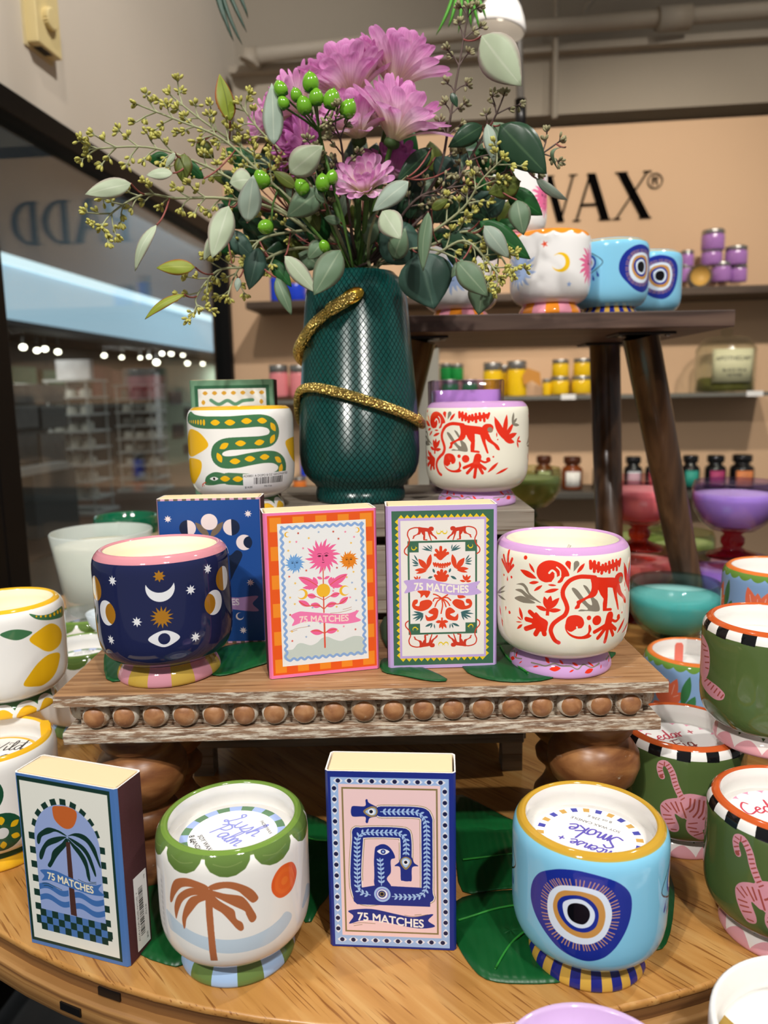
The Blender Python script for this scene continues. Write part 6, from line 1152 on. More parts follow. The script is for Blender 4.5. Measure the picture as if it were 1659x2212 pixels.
g=G(); g.lathe([(0,0),(.012,0),(.019,.008),(.0225,.020),(.0215,.021),(.0205,.018),(.013,.005),(0,.004)],48); g.build('bowl',mat('pale_blue_glaze','D5E0E6',.12),t)
# foreground pieces on a low stand in front of the table
t=thing('display_stand','low dark wooden stand in front of the table, under the two cut-off candle vessels','stand',(.155,.265,0),0)
g=G(); g.box(-.11,.125,-.075,.068,.698,.715); g.build('stand_top',M_WAL,t,bevel=.001)
for sx_ in (-.10,.095):
    for sy_ in (-.065,.038):
        g=G(); g.box(sx_,sx_+.02,sy_,sy_+.02,0,.698); g.build('leg',M_WAL,t)
t=thing('ceramic_vessel','cream candle vessel with a gold motif inside at the bottom right corner','candle vessel',(.203,.303,.715),0)
g=G(); g.lathe([(0,0),(.036,0),(.044,.004),(.051,.020),(.0545,.050),(.0550,.080),(.0545,.0845),(.0530,.0858),(.0515,.0845),(.0508,.074),(.0495,.045),(0,.045)],72); g.build('bowl',M_IN,t)
g=G(); g.lathe([(0,.068),(.047,.068),(.0502,.0695),(.0495,.046)],60); g.build('wax',M_WAXW,t)
lf=[(-.034,.012),(-.030,.016),(-.024,.002),(-.012,.010),(-.004,.004),(.004,.014),(.014,.008),(.022,.010),(.03,-.002),(.022,-.016),(.008,-.026),(-.010,-.024),(-.020,-.014),(-.018,-.006),(-.026,.002)]
g=G(); g.prism([(x*1.25,y*1.25+.012) for x,y in lf],.0685,.070); g.build('gold_motif',mat('gold_motif','B89648',.35,metal=.5),t)
t=thing('ceramic_vessel','lilac rimmed candle vessel cut off by the bottom edge of the picture','candle vessel',(.087,.286,.715),0)
g=G(); g.lathe([(0,0),(.026,0),(.033,.004),(.0385,.03),(.0435,.070),(.0433,.0825),(.042,.085),(.0405,.083),(.0402,.066),(0,.066)],64); g.build('bowl',mat('lilac_glaze','C9AED6',.12),t)
g=G(); g.lathe([(0,.0665),(.0390,.0665),(.0400,.0675)],48); g.build('wax',mat('lilac_wax'),t)

# ---------------------------------------------------------------- artificial monstera leaves
M_MON=mat('monstera_fabric','0E5226',.38,vary=.25,vs=30,bump=.35,bs=420)
nt,b,N,L=nodes(M_MON); wv=N('ShaderNodeTexWave'); wv.inputs['Scale'].default_value=1.0; wv.inputs['Distortion'].default_value=1.2; tc=N('ShaderNodeTexCoord'); mp=N('ShaderNodeMapping'); mp.inputs['Scale'].default_value=(60,60,60); L(tc.outputs['Object'],mp.inputs[0]); L(mp.outputs[0],wv.inputs[0])
bp=N('ShaderNodeBump'); bp.inputs['Strength'].default_value=.35; bp.inputs['Distance'].default_value=.0006; L(wv.outputs['Fac'],bp.inputs['Height']); L(bp.outputs[0],b.inputs['Normal'])
M_VEIN=mat('leaf_vein','2E8A34',.5)
def monstera(label,outline,z,veins=(),lift=.004,curl=0.0):
    """outline in world xy; thin leaf lying on a surface, slightly domed"""
    P=smooth(outline,True,3); c=P.mean(0); R_=np.hypot(*(P-c).T).max()
    t=thing('monstera_leaf',label,'artificial leaf',(c[0],c[1],z),0,'artificial monstera leaves')
    g=G(); K=7; rows=[]
    hgt=lambda q,x,y: .0009+lift*(1-q*q)*(.6+.4*math.sin(x*90+y*60))
    for k in range(K+1):
        q=k/K; rows.append([((p[0]-c[0])*q,(p[1]-c[1])*q,hgt(q,p[0]*q,p[1]*q)+curl*q*q*max(0,math.sin(i*.21))) for i,p in enumerate(P)])
    g.grid(rows,None,0,True,closed=True); g.build('blade',M_MON,t,solid=.0006)
    for v in veins:
        V=smooth([(a-c[0],b_-c[1]) for a,b_ in v],False,5)
        g=G(); g.tube([(x,y,hgt(min(1,math.hypot(x,y)/R_*1.2),x,y)+.0012) for x,y in V],.0007,6); g.build('vein',M_VEIN,t)
def W(L_,z): return [tuple(atz(x,y,z)[:2]) for x,y in L_]
monstera('artificial monstera leaf lying in front of and under the blue evil eye mug',W([(1115,1925),(1040,1932),(985,1950),(978,2000),(985,2035),(1010,2080),(1050,2118),(1130,2128),(1235,2118),(1290,2060),(1250,1980),(1180,1930)],TB),TB,[W([(1190,1990),(1110,2040),(1070,2100)],TB),W([(1150,1960),(1060,1975),(990,1995)],TB)],lift=.002)
monstera('artificial monstera leaf spread behind the blue evil eye mug',W([(985,1770),(1060,1790),(1130,1780),(1200,1800),(1400,1830),(1450,1900),(1456,1960),(1440,2040),(1400,2050),(1300,1990),(1150,1925),(1070,1925),(1000,1928),(985,1850)],TB),TB,[W([(1120,1850),(1000,1865)],TB)],lift=.003)
monstera('narrow artificial leaf tip lying under the front of the riser',W([(985,1720),(1040,1740),(1110,1775),(1180,1790),(1060,1800),(980,1790)],TB),TB,lift=.003)
monstera('artificial monstera leaf between the palm mug and the eye match box',W([(640,1760),(700,1775),(718,1800),(730,1870),(712,1930),(690,1960),(660,1995),(600,1900),(560,1800)],TB),TB,[W([(640,1800),(672,1822),(712,1826)],TB)],lift=.002)
monstera('artificial monstera leaf between the palm match box and the palm mug',W([(330,1840),(380,1850),(430,1900),(450,2000),(400,2085),(340,2080),(300,2062),(270,2040),(290,1940)],TB),TB,lift=.002)
monstera('artificial monstera leaf under the navy mug at the left of the riser',W([(228,1408),(260,1400),(300,1404),(340,1420),(330,1462),(280,1470),(230,1469)],PLZ),PLZ,lift=.0008)
monstera('artificial monstera leaf between the navy mug and the sun match box',W([(470,1405),(520,1392),(575,1388),(600,1400),(590,1428),(540,1446),(500,1458),(462,1461),(430,1440)],PLZ),PLZ,lift=.0008)
monstera('artificial monstera leaf behind the monkey match box on the riser',W([(830,1335),(930,1330),(1060,1345),(1110,1380),(1090,1400),(1000,1400),(900,1392),(835,1400)],PLZ),PLZ,lift=.0008)
monstera('artificial monstera leaf under the monkey mug reaching the riser edge',W([(1000,1418),(1072,1395),(1140,1400),(1300,1410),(1330,1415),(1290,1440),(1230,1455),(1168,1473),(1080,1474),(1010,1455)],PLZ),PLZ,[W([(1080,1400),(1100,1430),(1140,1460)],PLZ)],lift=.0008)
monstera('pointed artificial leaf tip in front of the monkey match box',W([(830,1425),(900,1440),(966,1470),(930,1473),(870,1462),(825,1452)],PLZ),PLZ,lift=.0006)

# ---------------------------------------------------------------- vase with the golden snake
VC=(-.0215,.702); VZ=RSZ
VP=[(0,0),(.0395,0),(.0410,.0015),(.0418,.005),(.0414,.009),(.0405,.0125),(.0425,.016),(.0475,.0205),(.0518,.026),(.0545,.034),(.0555,.044),(.0553,.058),(.0545,.078),(.0528,.100),(.0510,.120),(.0493,.140),(.0478,.160),(.0464,.176),(.0452,.186),(.0430,.1935),(.0400,.1985),(.0365,.2015),(.0348,.2035),(.0335,.2032),(.0335,.198),(.039,.18),(.044,.12),(.045,.05),(0,.04)]
vase=thing('vase','tall dark green scaled vase holding the bouquet','vase',(VC[0],VC[1],VZ))
g=G(); pr=[];
for i in range(len(VP)-1):
    a_,b_=VP[i],VP[i+1]; n_=max(1,int(abs(b_[1]-a_[1])/.006)) if 6<i<22 else 1
    for k in range(n_): pr.append((a_[0]+(b_[0]-a_[0])*k/n_,a_[1]+(b_[1]-a_[1])*k/n_))
pr.append(VP[-1]); g.lathe(pr,128,H=.2); g.build('vase_body',M_VASE,vase)
def vr(z):
    return float(np.interp(z,[p[1] for p in VP[1:21]],[p[0] for p in VP[1:21]]))
def coil(keys,rad,n=110):
    K=np.array(keys,float); K2=smooth(K,False,14); pts=[];rr=[]
    for i,(th,z) in enumerate(K2):
        f=i/(len(K2)-1); r_=rad(f); R_=vr(z)+r_*.75; a=math.radians(th); pts.append((R_*math.sin(a),-R_*math.cos(a),z)); rr.append(r_)
    return pts,rr
pts,rr=coil([(0,.1790),(-10,.174),(-26,.1665),(-45,.156),(-66,.143),(-90,.134),(-130,.122),(-180,.104),(-230,.084),(-262,.070),(-285,.0705),(-310,.078),(-340,.088),(-370,.0975),(-400,.1035),(-425,.1015),(-440,.092),(-452,.080),(-465,.070),(-490,.062)],lambda f:.0036 if f<.005 else (.0046+.0012*min(f*30,1) if f<.03 else (.0056 if f<.10 else .0044+.0006*math.sin(min(1,(f-.1)*3)*PI)-.0022*max(0,f-.7)/.3)))
g=G(); g.tube(pts,rr,16); sn=g.build('gold_snake',M_GOLD,vase)
h0=Vector(pts[0]); h1=Vector(pts[10]); d=(h0-h1).normalized(); nrm=Vector((h0.x,h0.y,0)).normalized(); sd=d.cross(nrm).normalized()
MH_=Matrix((sd,d,nrm)).transposed()
g=G(); g.ball(h0-d*.002+nrm*.001,(.0066,.0115,.0045),M=MH_,n=16,k=10); g.build('snake_head',mat('smooth_gold','D8AE44',.22,metal=1),sn)
for q in (-1,1):
    g=G(); g.ball(h0+d*.001+sd*q*.0036+nrm*.0042,(.0013,.0013,.0010)); g.build('eye',mat('smooth_gold'),sn)
# ---------------------------------------------------------------- bouquet
MOUTH=Vector((VC[0],VC[1],VZ+.199)); DEEP=Vector((VC[0],VC[1],VZ+.10))
rb=random.Random(21)
def translucent(M,sock,k):
    nt=M.node_tree; b=nt.nodes['Principled BSDF']; t=nt.nodes.new('ShaderNodeBsdfTranslucent'); x=nt.nodes.new('ShaderNodeMixShader'); x.inputs[0].default_value=k
    nt.links.new(sock,t.inputs[0]); nt.links.new(b.outputs[0],x.inputs[1]); nt.links.new(t.outputs[0],x.inputs[2]); nt.links.new(x.outputs[0],nt.nodes['Material Output'].inputs[0])
def leafmat(name,c,c2,edge=None):
    M=mat('leaf_'+name,c,.5,vary=.1,vs=60); nt,b,N,L=nodes(M)
    uv=N('ShaderNodeUVMap'); uv.uv_map='uv'; sx=N('ShaderNodeSeparateXYZ'); L(uv.outputs[0],sx.inputs[0])
    # midrib and side veins
    a=N('ShaderNodeMath'); a.operation='SUBTRACT'; a.inputs[1].default_value=.5; L(sx.outputs[1],a.inputs[0])
    ab=N('ShaderNodeMath'); ab.operation='ABSOLUTE'; L(a.outputs[0],ab.inputs[0])
    r=N('ShaderNodeValToRGB'); r.color_ramp.elements[0].position=.0; r.color_ramp.elements[1].position=.05; r.color_ramp.elements[0].color=(1,1,1,1); r.color_ramp.elements[1].color=(0,0,0,1); L(ab.outputs[0],r.inputs[0])
    mx=N('ShaderNodeMix'); mx.data_type='RGBA'; old=b.inputs['Base Color'].links[0].from_socket; L(r.outputs[0],mx.inputs[0]); L(old,mx.inputs[6]); mx.inputs[7].default_value=srgb(c2)
    out=mx.outputs[2]
    if edge:
        r2=N('ShaderNodeValToRGB'); r2.color_ramp.elements[0].position=.36; r2.color_ramp.elements[1].position=.5; L(ab.outputs[0],r2.inputs[0])
        nz=N('ShaderNodeTexNoise'); nz.inputs['Scale'].default_value=90; tc=N('ShaderNodeTexCoord'); L(tc.outputs['Object'],nz.inputs['Vector'])
        ml=N('ShaderNodeMath'); ml.operation='MULTIPLY'; L(r2.outputs[0],ml.inputs[0]); ml.inputs[1].default_value=.9
        m3=N('ShaderNodeMix'); m3.data_type='RGBA'; L(ml.outputs[0],m3.inputs[0]); L(out,m3.inputs[6]); m3.inputs[7].default_value=srgb(edge); out=m3.outputs[2]
    L(out,b.inputs['Base Color'])
    translucent(M,out,.22)
    return M
LM={'p':leafmat('pale','B8C6A8','CBD4BC','A08C86'),'q':leafmat('silver','A2B4A4','BAC6B4','8E8A80'),'m':leafmat('mid','6F8A6C','93A688','6F6A58'),'d':leafmat('dark','2C4A34','4C6A4A'),
 'b':leafmat('bluegreen','3D5C50','5A7868'),'o':leafmat('olive','5E6B28','7A8440','5A3A20'),'y':leafmat('yellowgreen','93A032','B0B850','A84A30'),'r':leafmat('red_edged','86952C','5E6A20','A83222'),'g':leafmat('glossy_green','1E5A28','3A7A3C')}
LM['d'].node_tree.nodes['Principled BSDF'].inputs['Roughness'].default_value=.35
M_ST=mat('branch_green','9A9E78',.6); M_SR=mat('petiole_red','8A4A44',.6); M_SB=mat('branch_brown','5A4A44',.65); M_SG=mat('stem_green','4C7030',.5)
M_SD1=mat('seed_pod_yellow','B2AE58',.55,vary=.2,vs=200); M_SD2=mat('seed_pod_grey','8F8A66',.6,vary=.25,vs=200)
def leaf(parent,px,py,tx,ty,wpx,kind,Y0=.68,dY=0.,curl=.12,cup=.15,twist=0.,org=Vector((0,0,0))):
    """leaf from base pixel to tip pixel at real depth Y0 .. Y0+dY"""
    a=at(px,py,Y0); b=at(tx,ty,Y0+dY); d=b-a; Ln=d.length; d.normalize()
    view=(a-Vector(EYEP)).normalized(); side=d.cross(view)
    if side.length<.05: side=d.orthogonal()
    side.normalize(); side=Matrix.Rotation(twist,3,d)@side; nrm=side.cross(d).normalized()
    if nrm.dot(view)>0: nrm=-nrm
    w=wpx/FPX*Y0; R_=11; P=[];UV=[]
    bend=curl*rb.uniform(.5,1.2)
    for i in range(R_):
        t=i/(R_-1); ww=w/2*max(.0,(math.sin(PI*t**.80)))**.92+.00012
        c=a+d*(Ln*t)+nrm*(Ln*bend*math.sin(PI*t))
        row=[];ur=[]
        for j in range(7):
            u=(j-3)/3; row.append(c+side*(ww*u)+nrm*(-cup*ww*u*u+.05*ww*math.sin(t*9+j))-org); ur.append((t,.5+u/2))
        P.append(row);UV.append(ur)
    g=G(); g.grid(P,UV); o=g.build('leaf',LM[kind],parent,solid=.00035); return a
def bez(p0,p1,p2,n=8): return [p0*(1-t)**2+p1*(2*t*(1-t))+p2*t*t for t in [i/n for i in range(n+1)]]
class Branch:
    def __init__(s,label,poly,Y1,seeds=0,sm=0,stem=None,name='eucalyptus_branch',rad=.0016,cat='branch'):
        P=smooth(poly,False,6); n=len(P); s.px=P
        s.Y=[.695+(Y1-.695)*(i/(n-1))**.8 for i in range(n)]
        s.pts=[at(p[0],p[1],y) for p,y in zip(P,s.Y)]
        s.root=thing(name,label,cat,tuple(DEEP),0,'eucalyptus and seed branches in the vase' if cat=='branch' else None); s.org=DEEP.copy()
        full=[DEEP+Vector((rb.uniform(-.02,.02),rb.uniform(-.02,.02),0)),MOUTH+Vector((rb.uniform(-.022,.022),rb.uniform(-.02,.02),0))]+s.pts
        g=G(); m_=len(full); g.tube([p-s.org for p in full],[rad*(1-.6*i/(m_-1)) for i in range(m_)],7)
        s.tw=g; s.stem=stem or M_ST; s.seedm=M_SD2 if sm else M_SD1; s.sg=G()
        if seeds: s.seeds(seeds)
    def near(s,x,y):
        d=np.hypot(s.px[:,0]-x,s.px[:,1]-y)+np.arange(len(s.px))*.0; i=int(d.argmin()); return s.pts[max(0,i-1)]
    def petiole(s,p,red=True):
        q=s.near(*projpx(p)); mid=(p+q)/2+Vector((0,0,-.15*(p-q).length)); 
        g=s.rd if hasattr(s,'rd') else G(); s.rd=g; g.tube([v-s.org for v in bez(q,mid,p,6)],[.0007]*7,6)
    def leaf(s,*a,**k):
        p=leaf(s.root,*a,org=s.org,**k); s.petiole(p)
    def cluster(s,c,d,n=7,r=.0048):
        d=d.normalized()
        for i in range(n):
            v=(d+Vector((rb.uniform(-1,1),rb.uniform(-1,1),rb.uniform(-1,1)))*.9).normalized(); e=c+v*r*rb.uniform(.7,1.15)
            M_=v.to_track_quat('Z','Y').to_matrix(); s.tw.tube([c-s.org,e-s.org],[.0004,.0005],4,cap=False); s.sg.ball(e-s.org,(.0013,.0013,.0023),n=6,k=4,M=M_)
    def seeds(s,step,t0=.35):
        L_=0; n=len(s.pts)
        for i in range(int(n*t0),n):
            L_+=(s.pts[i]-s.pts[i-1]).length
            if L_>step or i==n-1:
                L_=0; t=(s.pts[i]-s.pts[i-1]).normalized()
                if i==n-1: s.cluster(s.pts[i],t,9); continue
                view=(s.pts[i]-Vector(EYEP)).normalized(); sd=t.cross(view).normalized()
                for sg in (-1,1):
                    if rb.random()<.12: continue
                    v=(t*rb.uniform(.6,1.1)+sd*sg*rb.uniform(.5,1.)+view*rb.uniform(-.4,.3)).normalized(); l=rb.uniform(.007,.019)
                    e=s.pts[i]+v*l; s.tw.tube([s.pts[i]-s.org,s.pts[i]+v*l*.5+t*.001-s.org,e-s.org],[.0007,.0006,.0005],5); s.cluster(e,v,rb.randint(5,8))
                    if l>.011: s.cluster(s.pts[i]+v*l*.55,(v+sd*sg),rb.randint(4,6),.004)
    def done(s):
        s.tw.build('stem',s.stem,s.root)
        if hasattr(s,'rd'): s.rd.build('petiole',M_SR,s.root)
        if s.sg.v: o=s.sg.build('seed_pods',s.seedm,s.root); o['kind']='stuff'
def projpx(p):
    d=np.array(p)-EYEP; return 829.5+FPX*(d@_r)/(d@_f),1106-FPX*(d@_u)/(d@_f)
# --- left side
B=Branch('seeded branch reaching up to the top left with yellow green pods',[(745,560),(690,470),(600,370),(510,310),(430,255),(368,205)],.66,.0115)
B.leaf(497,262,474,160,42,'r',Y0=.655,twist=.5,curl=.05); B.leaf(425,308,462,342,34,'o',Y0=.67); B.leaf(560,372,488,320,42,'g',Y0=.70,dY=.01); B.done()
B=Branch('seeded branch pointing left just below the topmost left branch',[(742,565),(680,480),(570,380),(480,300),(390,262),(298,226)],.64,.0115)
B.leaf(440,386,382,338,26,'g',Y0=.65); B.done()
B=Branch('seeded branch reaching furthest to the left with tiny pods',[(742,570),(660,490),(540,410),(430,352),(320,318),(197,322)],.63,.0105)
B.leaf(398,332,396,396,38,'o',Y0=.64,twist=.3); B.leaf(373,374,316,379,26,'p',Y0=.62,twist=.5); B.leaf(378,330,357,362,12,'p',Y0=.62); B.leaf(372,345,318,345,30,'g',Y0=.66); B.done()
B=Branch('seeded branch on the left with a long pale leaf at its tip',[(740,575),(680,510),(590,450),(480,428),(380,428),(312,420),(248,455),(220,488)],.61,.012)
B.leaf(283,396,184,420,39,'p',Y0=.61,dY=-.01,twist=.25,curl=.05); B.leaf(338,486,292,586,25,'p',Y0=.605,twist=.5,curl=.15); B.leaf(545,388,496,395,50,'p',Y0=.63,twist=.3); B.leaf(534,480,547,378,48,'q',Y0=.625,curl=.03,dY=-.01); B.leaf(494,445,458,558,52,'p',Y0=.62,dY=-.01,curl=.05); B.leaf(470,500,440,563,24,'p',Y0=.63); B.done()
B=Branch('drooping seeded branch at the lower left with yellow green leaves',[(740,580),(690,540),(620,540),(540,575),(470,585),(425,640),(428,664)],.62,.0125)
B.leaf(421,577,338,579,33,'y',Y0=.61,twist=.3,curl=.06); B.leaf(398,636,313,690,20,'y',Y0=.61,twist=.6,curl=.16); B.leaf(560,535,538,626,46,'b',Y0=.65); B.leaf(490,498,552,562,40,'b',Y0=.66); B.leaf(515,600,512,630,14,'q',Y0=.63); B.done()
B=Branch('seeded branch curving down on the left beside the purple flower',[(745,560),(700,500),(640,500),(560,520),(510,590),(492,640)],.65,.013)
B.leaf(597,600,630,681,30,'m',Y0=.64); B.leaf(585,560,630,620,30,'g',Y0=.66); B.leaf(615,553,684,633,37,'p',Y0=.625,curl=.07); B.leaf(735,540,678,638,60,'m',Y0=.632,dY=-.008,curl=.06); B.done()
B=Branch('seeded sprig rising left of the flowers',[(750,550),(700,440),(620,340),(560,280),(520,226)],.66,.0125)
B.leaf(592,313,587,180,42,'q',Y0=.62,curl=.02,twist=.1); B.leaf(560,370,640,400,30,'d',Y0=.69); B.done()
B=Branch('leafy branch in front of the flowers, left of centre',[(752,560),(720,480),(690,400),(670,330)],.625,0)
B.leaf(626,374,697,315,58,'p',Y0=.61,dY=-.01,curl=.05); B.leaf(692,412,620,468,56,'m',Y0=.64); B.leaf(640,405,590,370,26,'o',Y0=.64); B.leaf(664,450,690,500,34,'o',Y0=.66); B.leaf(700,520,665,560,36,'m',Y0=.66); B.done()
B=Branch('grey seeded sprig in front of the pink flowers',[(768,555),(755,470),(745,380),(735,300),(715,262)],.62,.010,sm=1,stem=M_SB); B.leaf(735,480,700,470,20,'m',Y0=.65); B.done()
B=Branch('grey seeded sprig low in front of the small purple flower',[(765,560),(740,500),(700,440),(672,360),(680,320)],.63,.011,sm=1,stem=M_SB); B.leaf(700,440,676,400,16,'m',Y0=.64); B.done()
# --- right side
B=Branch('tall thin seeded branch with one large pale leaf at the top right',[(805,560),(880,470),(945,380),(968,280),(985,180),(1004,70),(1012,20)],.66,.0135,sm=1,stem=M_SB)
B.leaf(1040,78,1127,186,80,'p',Y0=.64,dY=-.01,curl=.07,twist=.1); B.leaf(975,200,988,232,14,'d',Y0=.66); B.done()
B=Branch('dark seeded branch reaching to the upper right',[(812,560),(900,480),(980,400),(1040,300),(1068,255),(1088,208)],.65,.0125,sm=1,stem=M_SB)
B.leaf(1042,272,968,318,40,'d',Y0=.66); B.leaf(1066,264,1112,356,56,'m',Y0=.655,dY=.01); B.leaf(1080,270,1181,376,78,'d',Y0=.645,dY=-.008,curl=.06); B.leaf(1052,268,1068,352,27,'q',Y0=.64); B.done()
B=Branch('thin seeded branch pointing right with a curled leaf at its tip',[(812,565),(920,490),(1010,420),(1090,372),(1150,345),(1208,306)],.65,.016,sm=1,stem=M_SB)
B.leaf(1222,318,1205,366,12,'m',Y0=.64,curl=.55,twist=.9); B.leaf(1158,385,1226,432,22,'q',Y0=.645,curl=.12,twist=.5); B.leaf(1124,392,1055,418,50,'o',Y0=.64,curl=.04); B.leaf(1022,325,1113,380,40,'g',Y0=.68); B.done()
B=Branch('seeded branch with bright yellow pods in front of the stacked sun mug',[(815,565),(920,510),(1000,450),(1040,390),(1085,345)],.63,.0105)
B.leaf(1096,410,1172,465,46,'g',Y0=.655); B.leaf(1116,432,1131,508,46,'m',Y0=.64,curl=.1); B.leaf(1004,370,1056,412,32,'g',Y0=.67); B.leaf(932,452,968,430,22,'o',Y0=.64); B.done()
B=Branch('low branch on the right with long dark leaves over the front sun mug',[(820,570),(930,530),(1010,500),(1070,540),(1100,585)],.625,.013)
B.leaf(1036,478,1146,560,48,'g',Y0=.64,curl=.06); B.leaf(1046,488,1100,558,38,'q',Y0=.625); B.leaf(925,458,914,586,36,'m',Y0=.62,curl=.1,twist=.6); B.leaf(1040,540,952,520,92,'d',Y0=.66,curl=.05); B.done()
B=Branch('leafy branch hanging low on the right beside the vase rim',[(815,575),(880,540),(940,540),(990,560)],.635,0)
B.leaf(988,566,1054,640,52,'m',Y0=.62,dY=-.006); B.leaf(1046,598,1034,680,58,'m',Y0=.635); B.leaf(905,545,938,668,116,'b',Y0=.65,curl=.05); B.leaf(820,500,915,560,88,'b',Y0=.67,curl=.05); B.leaf(1015,580,980,540,40,'d',Y0=.66); B.done()
B=Branch('leafy branch in front of the flowers, right of centre',[(795,560),(800,500),(830,430),(880,380)],.62,0)
B.leaf(882,392,805,457,42,'q',Y0=.61,curl=.07,twist=.2); B.leaf(826,455,866,517,52,'p',Y0=.61,dY=-.01,curl=.05); B.leaf(932,320,856,394,38,'d',Y0=.66); B.leaf(940,340,1000,410,50,'b',Y0=.68); B.leaf(995,345,950,420,46,'m',Y0=.69); B.done()
B=Branch('seeded sprig with yellow pods low on the right',[(820,570),(920,560),(1000,520),(1050,560),(1080,600)],.62,.0115); B.leaf(1000,560,975,600,20,'m',Y0=.64); B.done()
B=Branch('branch with grey pods in the dark right centre of the bouquet',[(800,560),(850,490),(900,430),(950,410),(1010,400)],.66,.012,sm=1,stem=M_SB); B.leaf(960,380,1010,330,40,'b',Y0=.70); B.leaf(1000,430,1060,480,36,'d',Y0=.69); B.done()
# --- inner foliage filling the centre, behind
cnt=0
for (lb,cx,cy,rx,ry,Y1,n) in [('dense dark foliage branch behind the left of the bouquet',620,450,140,110,.75,32),('dense dark foliage branch behind the centre of the bouquet',790,470,120,100,.76,32),('dense dark foliage branch behind the right of the bouquet',960,440,130,120,.75,34),('dark foliage branch low in front of the right shoulder of the vase',890,520,110,60,.70,14),('dark foliage branch low at the left above the vase rim',670,530,100,60,.70,18)]:
    B=Branch(lb,[(780+(cx-790)*.1,565),(780+(cx-790)*.5,520),(cx,cy)],Y1,0,stem=M_SG)
    for i in range(n):
        a=rb.uniform(0,2*PI); q=math.sqrt(rb.random()); x=cx+rx*q*math.cos(a); y=min(cy+ry*q*math.sin(a),572)
        dx,dy=x-780,y-600; l=math.hypot(dx,dy)+1e-6; ll=rb.uniform(50,90); an=math.atan2(dy,dx)+rb.uniform(-.8,.8)
        B.leaf(x,y,x+ll*math.cos(an),min(y+ll*math.sin(an),600),rb.uniform(26,54),rb.choice('ddbbdmgogbdo'),Y0=Y1+rb.uniform(-.035,.02),dY=rb.uniform(-.02,.02),twist=rb.uniform(-.6,.6))
    B.done()
# --- chrysanthemums
def petalmat(name,base,mid,tip):
    M=mat('petal_'+name,tip,.55,sss=.0); nt,b,N,L=nodes(M); uv=N('ShaderNodeUVMap'); uv.uv_map='uv'; sx=N('ShaderNodeSeparateXYZ'); L(uv.outputs[0],sx.inputs[0])
    nz=N('ShaderNodeTexNoise'); nz.inputs['Scale'].default_value=60; tc=N('ShaderNodeTexCoord'); L(tc.outputs['Object'],nz.inputs['Vector'])
    ad=N('ShaderNodeMath'); ad.operation='MULTIPLY_ADD'; L(nz.outputs['Fac'],ad.inputs[0]); ad.inputs[1].default_value=.35; L(sx.outputs[0],ad.inputs[2])
    sb=N('ShaderNodeMath'); sb.operation='SUBTRACT'; L(ad.outputs[0],sb.inputs[0]); sb.inputs[1].default_value=.17
    r=N('ShaderNodeValToRGB'); L(sb.outputs[0],r.inputs[0]); r.color_ramp.elements[0].position=.22; r.color_ramp.elements[0].color=srgb(base); r.color_ramp.elements[1].position=.92; r.color_ramp.elements[1].color=srgb(tip)
    e=r.color_ramp.elements.new(.6); e.color=srgb(mid)
    # fine lengthwise streaks
    wv=N('ShaderNodeMath'); wv.operation='SINE'; m5=N('ShaderNodeMath'); m5.operation='MULTIPLY'; L(sx.outputs[1],m5.inputs[0]); m5.inputs[1].default_value=32; L(m5.outputs[0],wv.inputs[0])
    m6=N('ShaderNodeMath'); m6.operation='MULTIPLY_ADD'; L(wv.outputs[0],m6.inputs[0]); m6.inputs[1].default_value=.08; m6.inputs[2].default_value=.06
    mx=N('ShaderNodeMix'); mx.data_type='RGBA'; L(m6.outputs[0],mx.inputs[0]); L(r.outputs[0],mx.inputs[6]); mx.inputs[7].default_value=srgb('A04890'); L(mx.outputs[2],b.inputs['Base Color']); translucent(M,mx.outputs[2],.42)
    return M
M_PL=petalmat('light','FBF4D2','FAE2F0','EBA6DC'); M_PD=petalmat('deep','F0D8DC','E2A0D2','C26EB6')
M_CAL=mat('calyx_green','3E5A2A',.6)
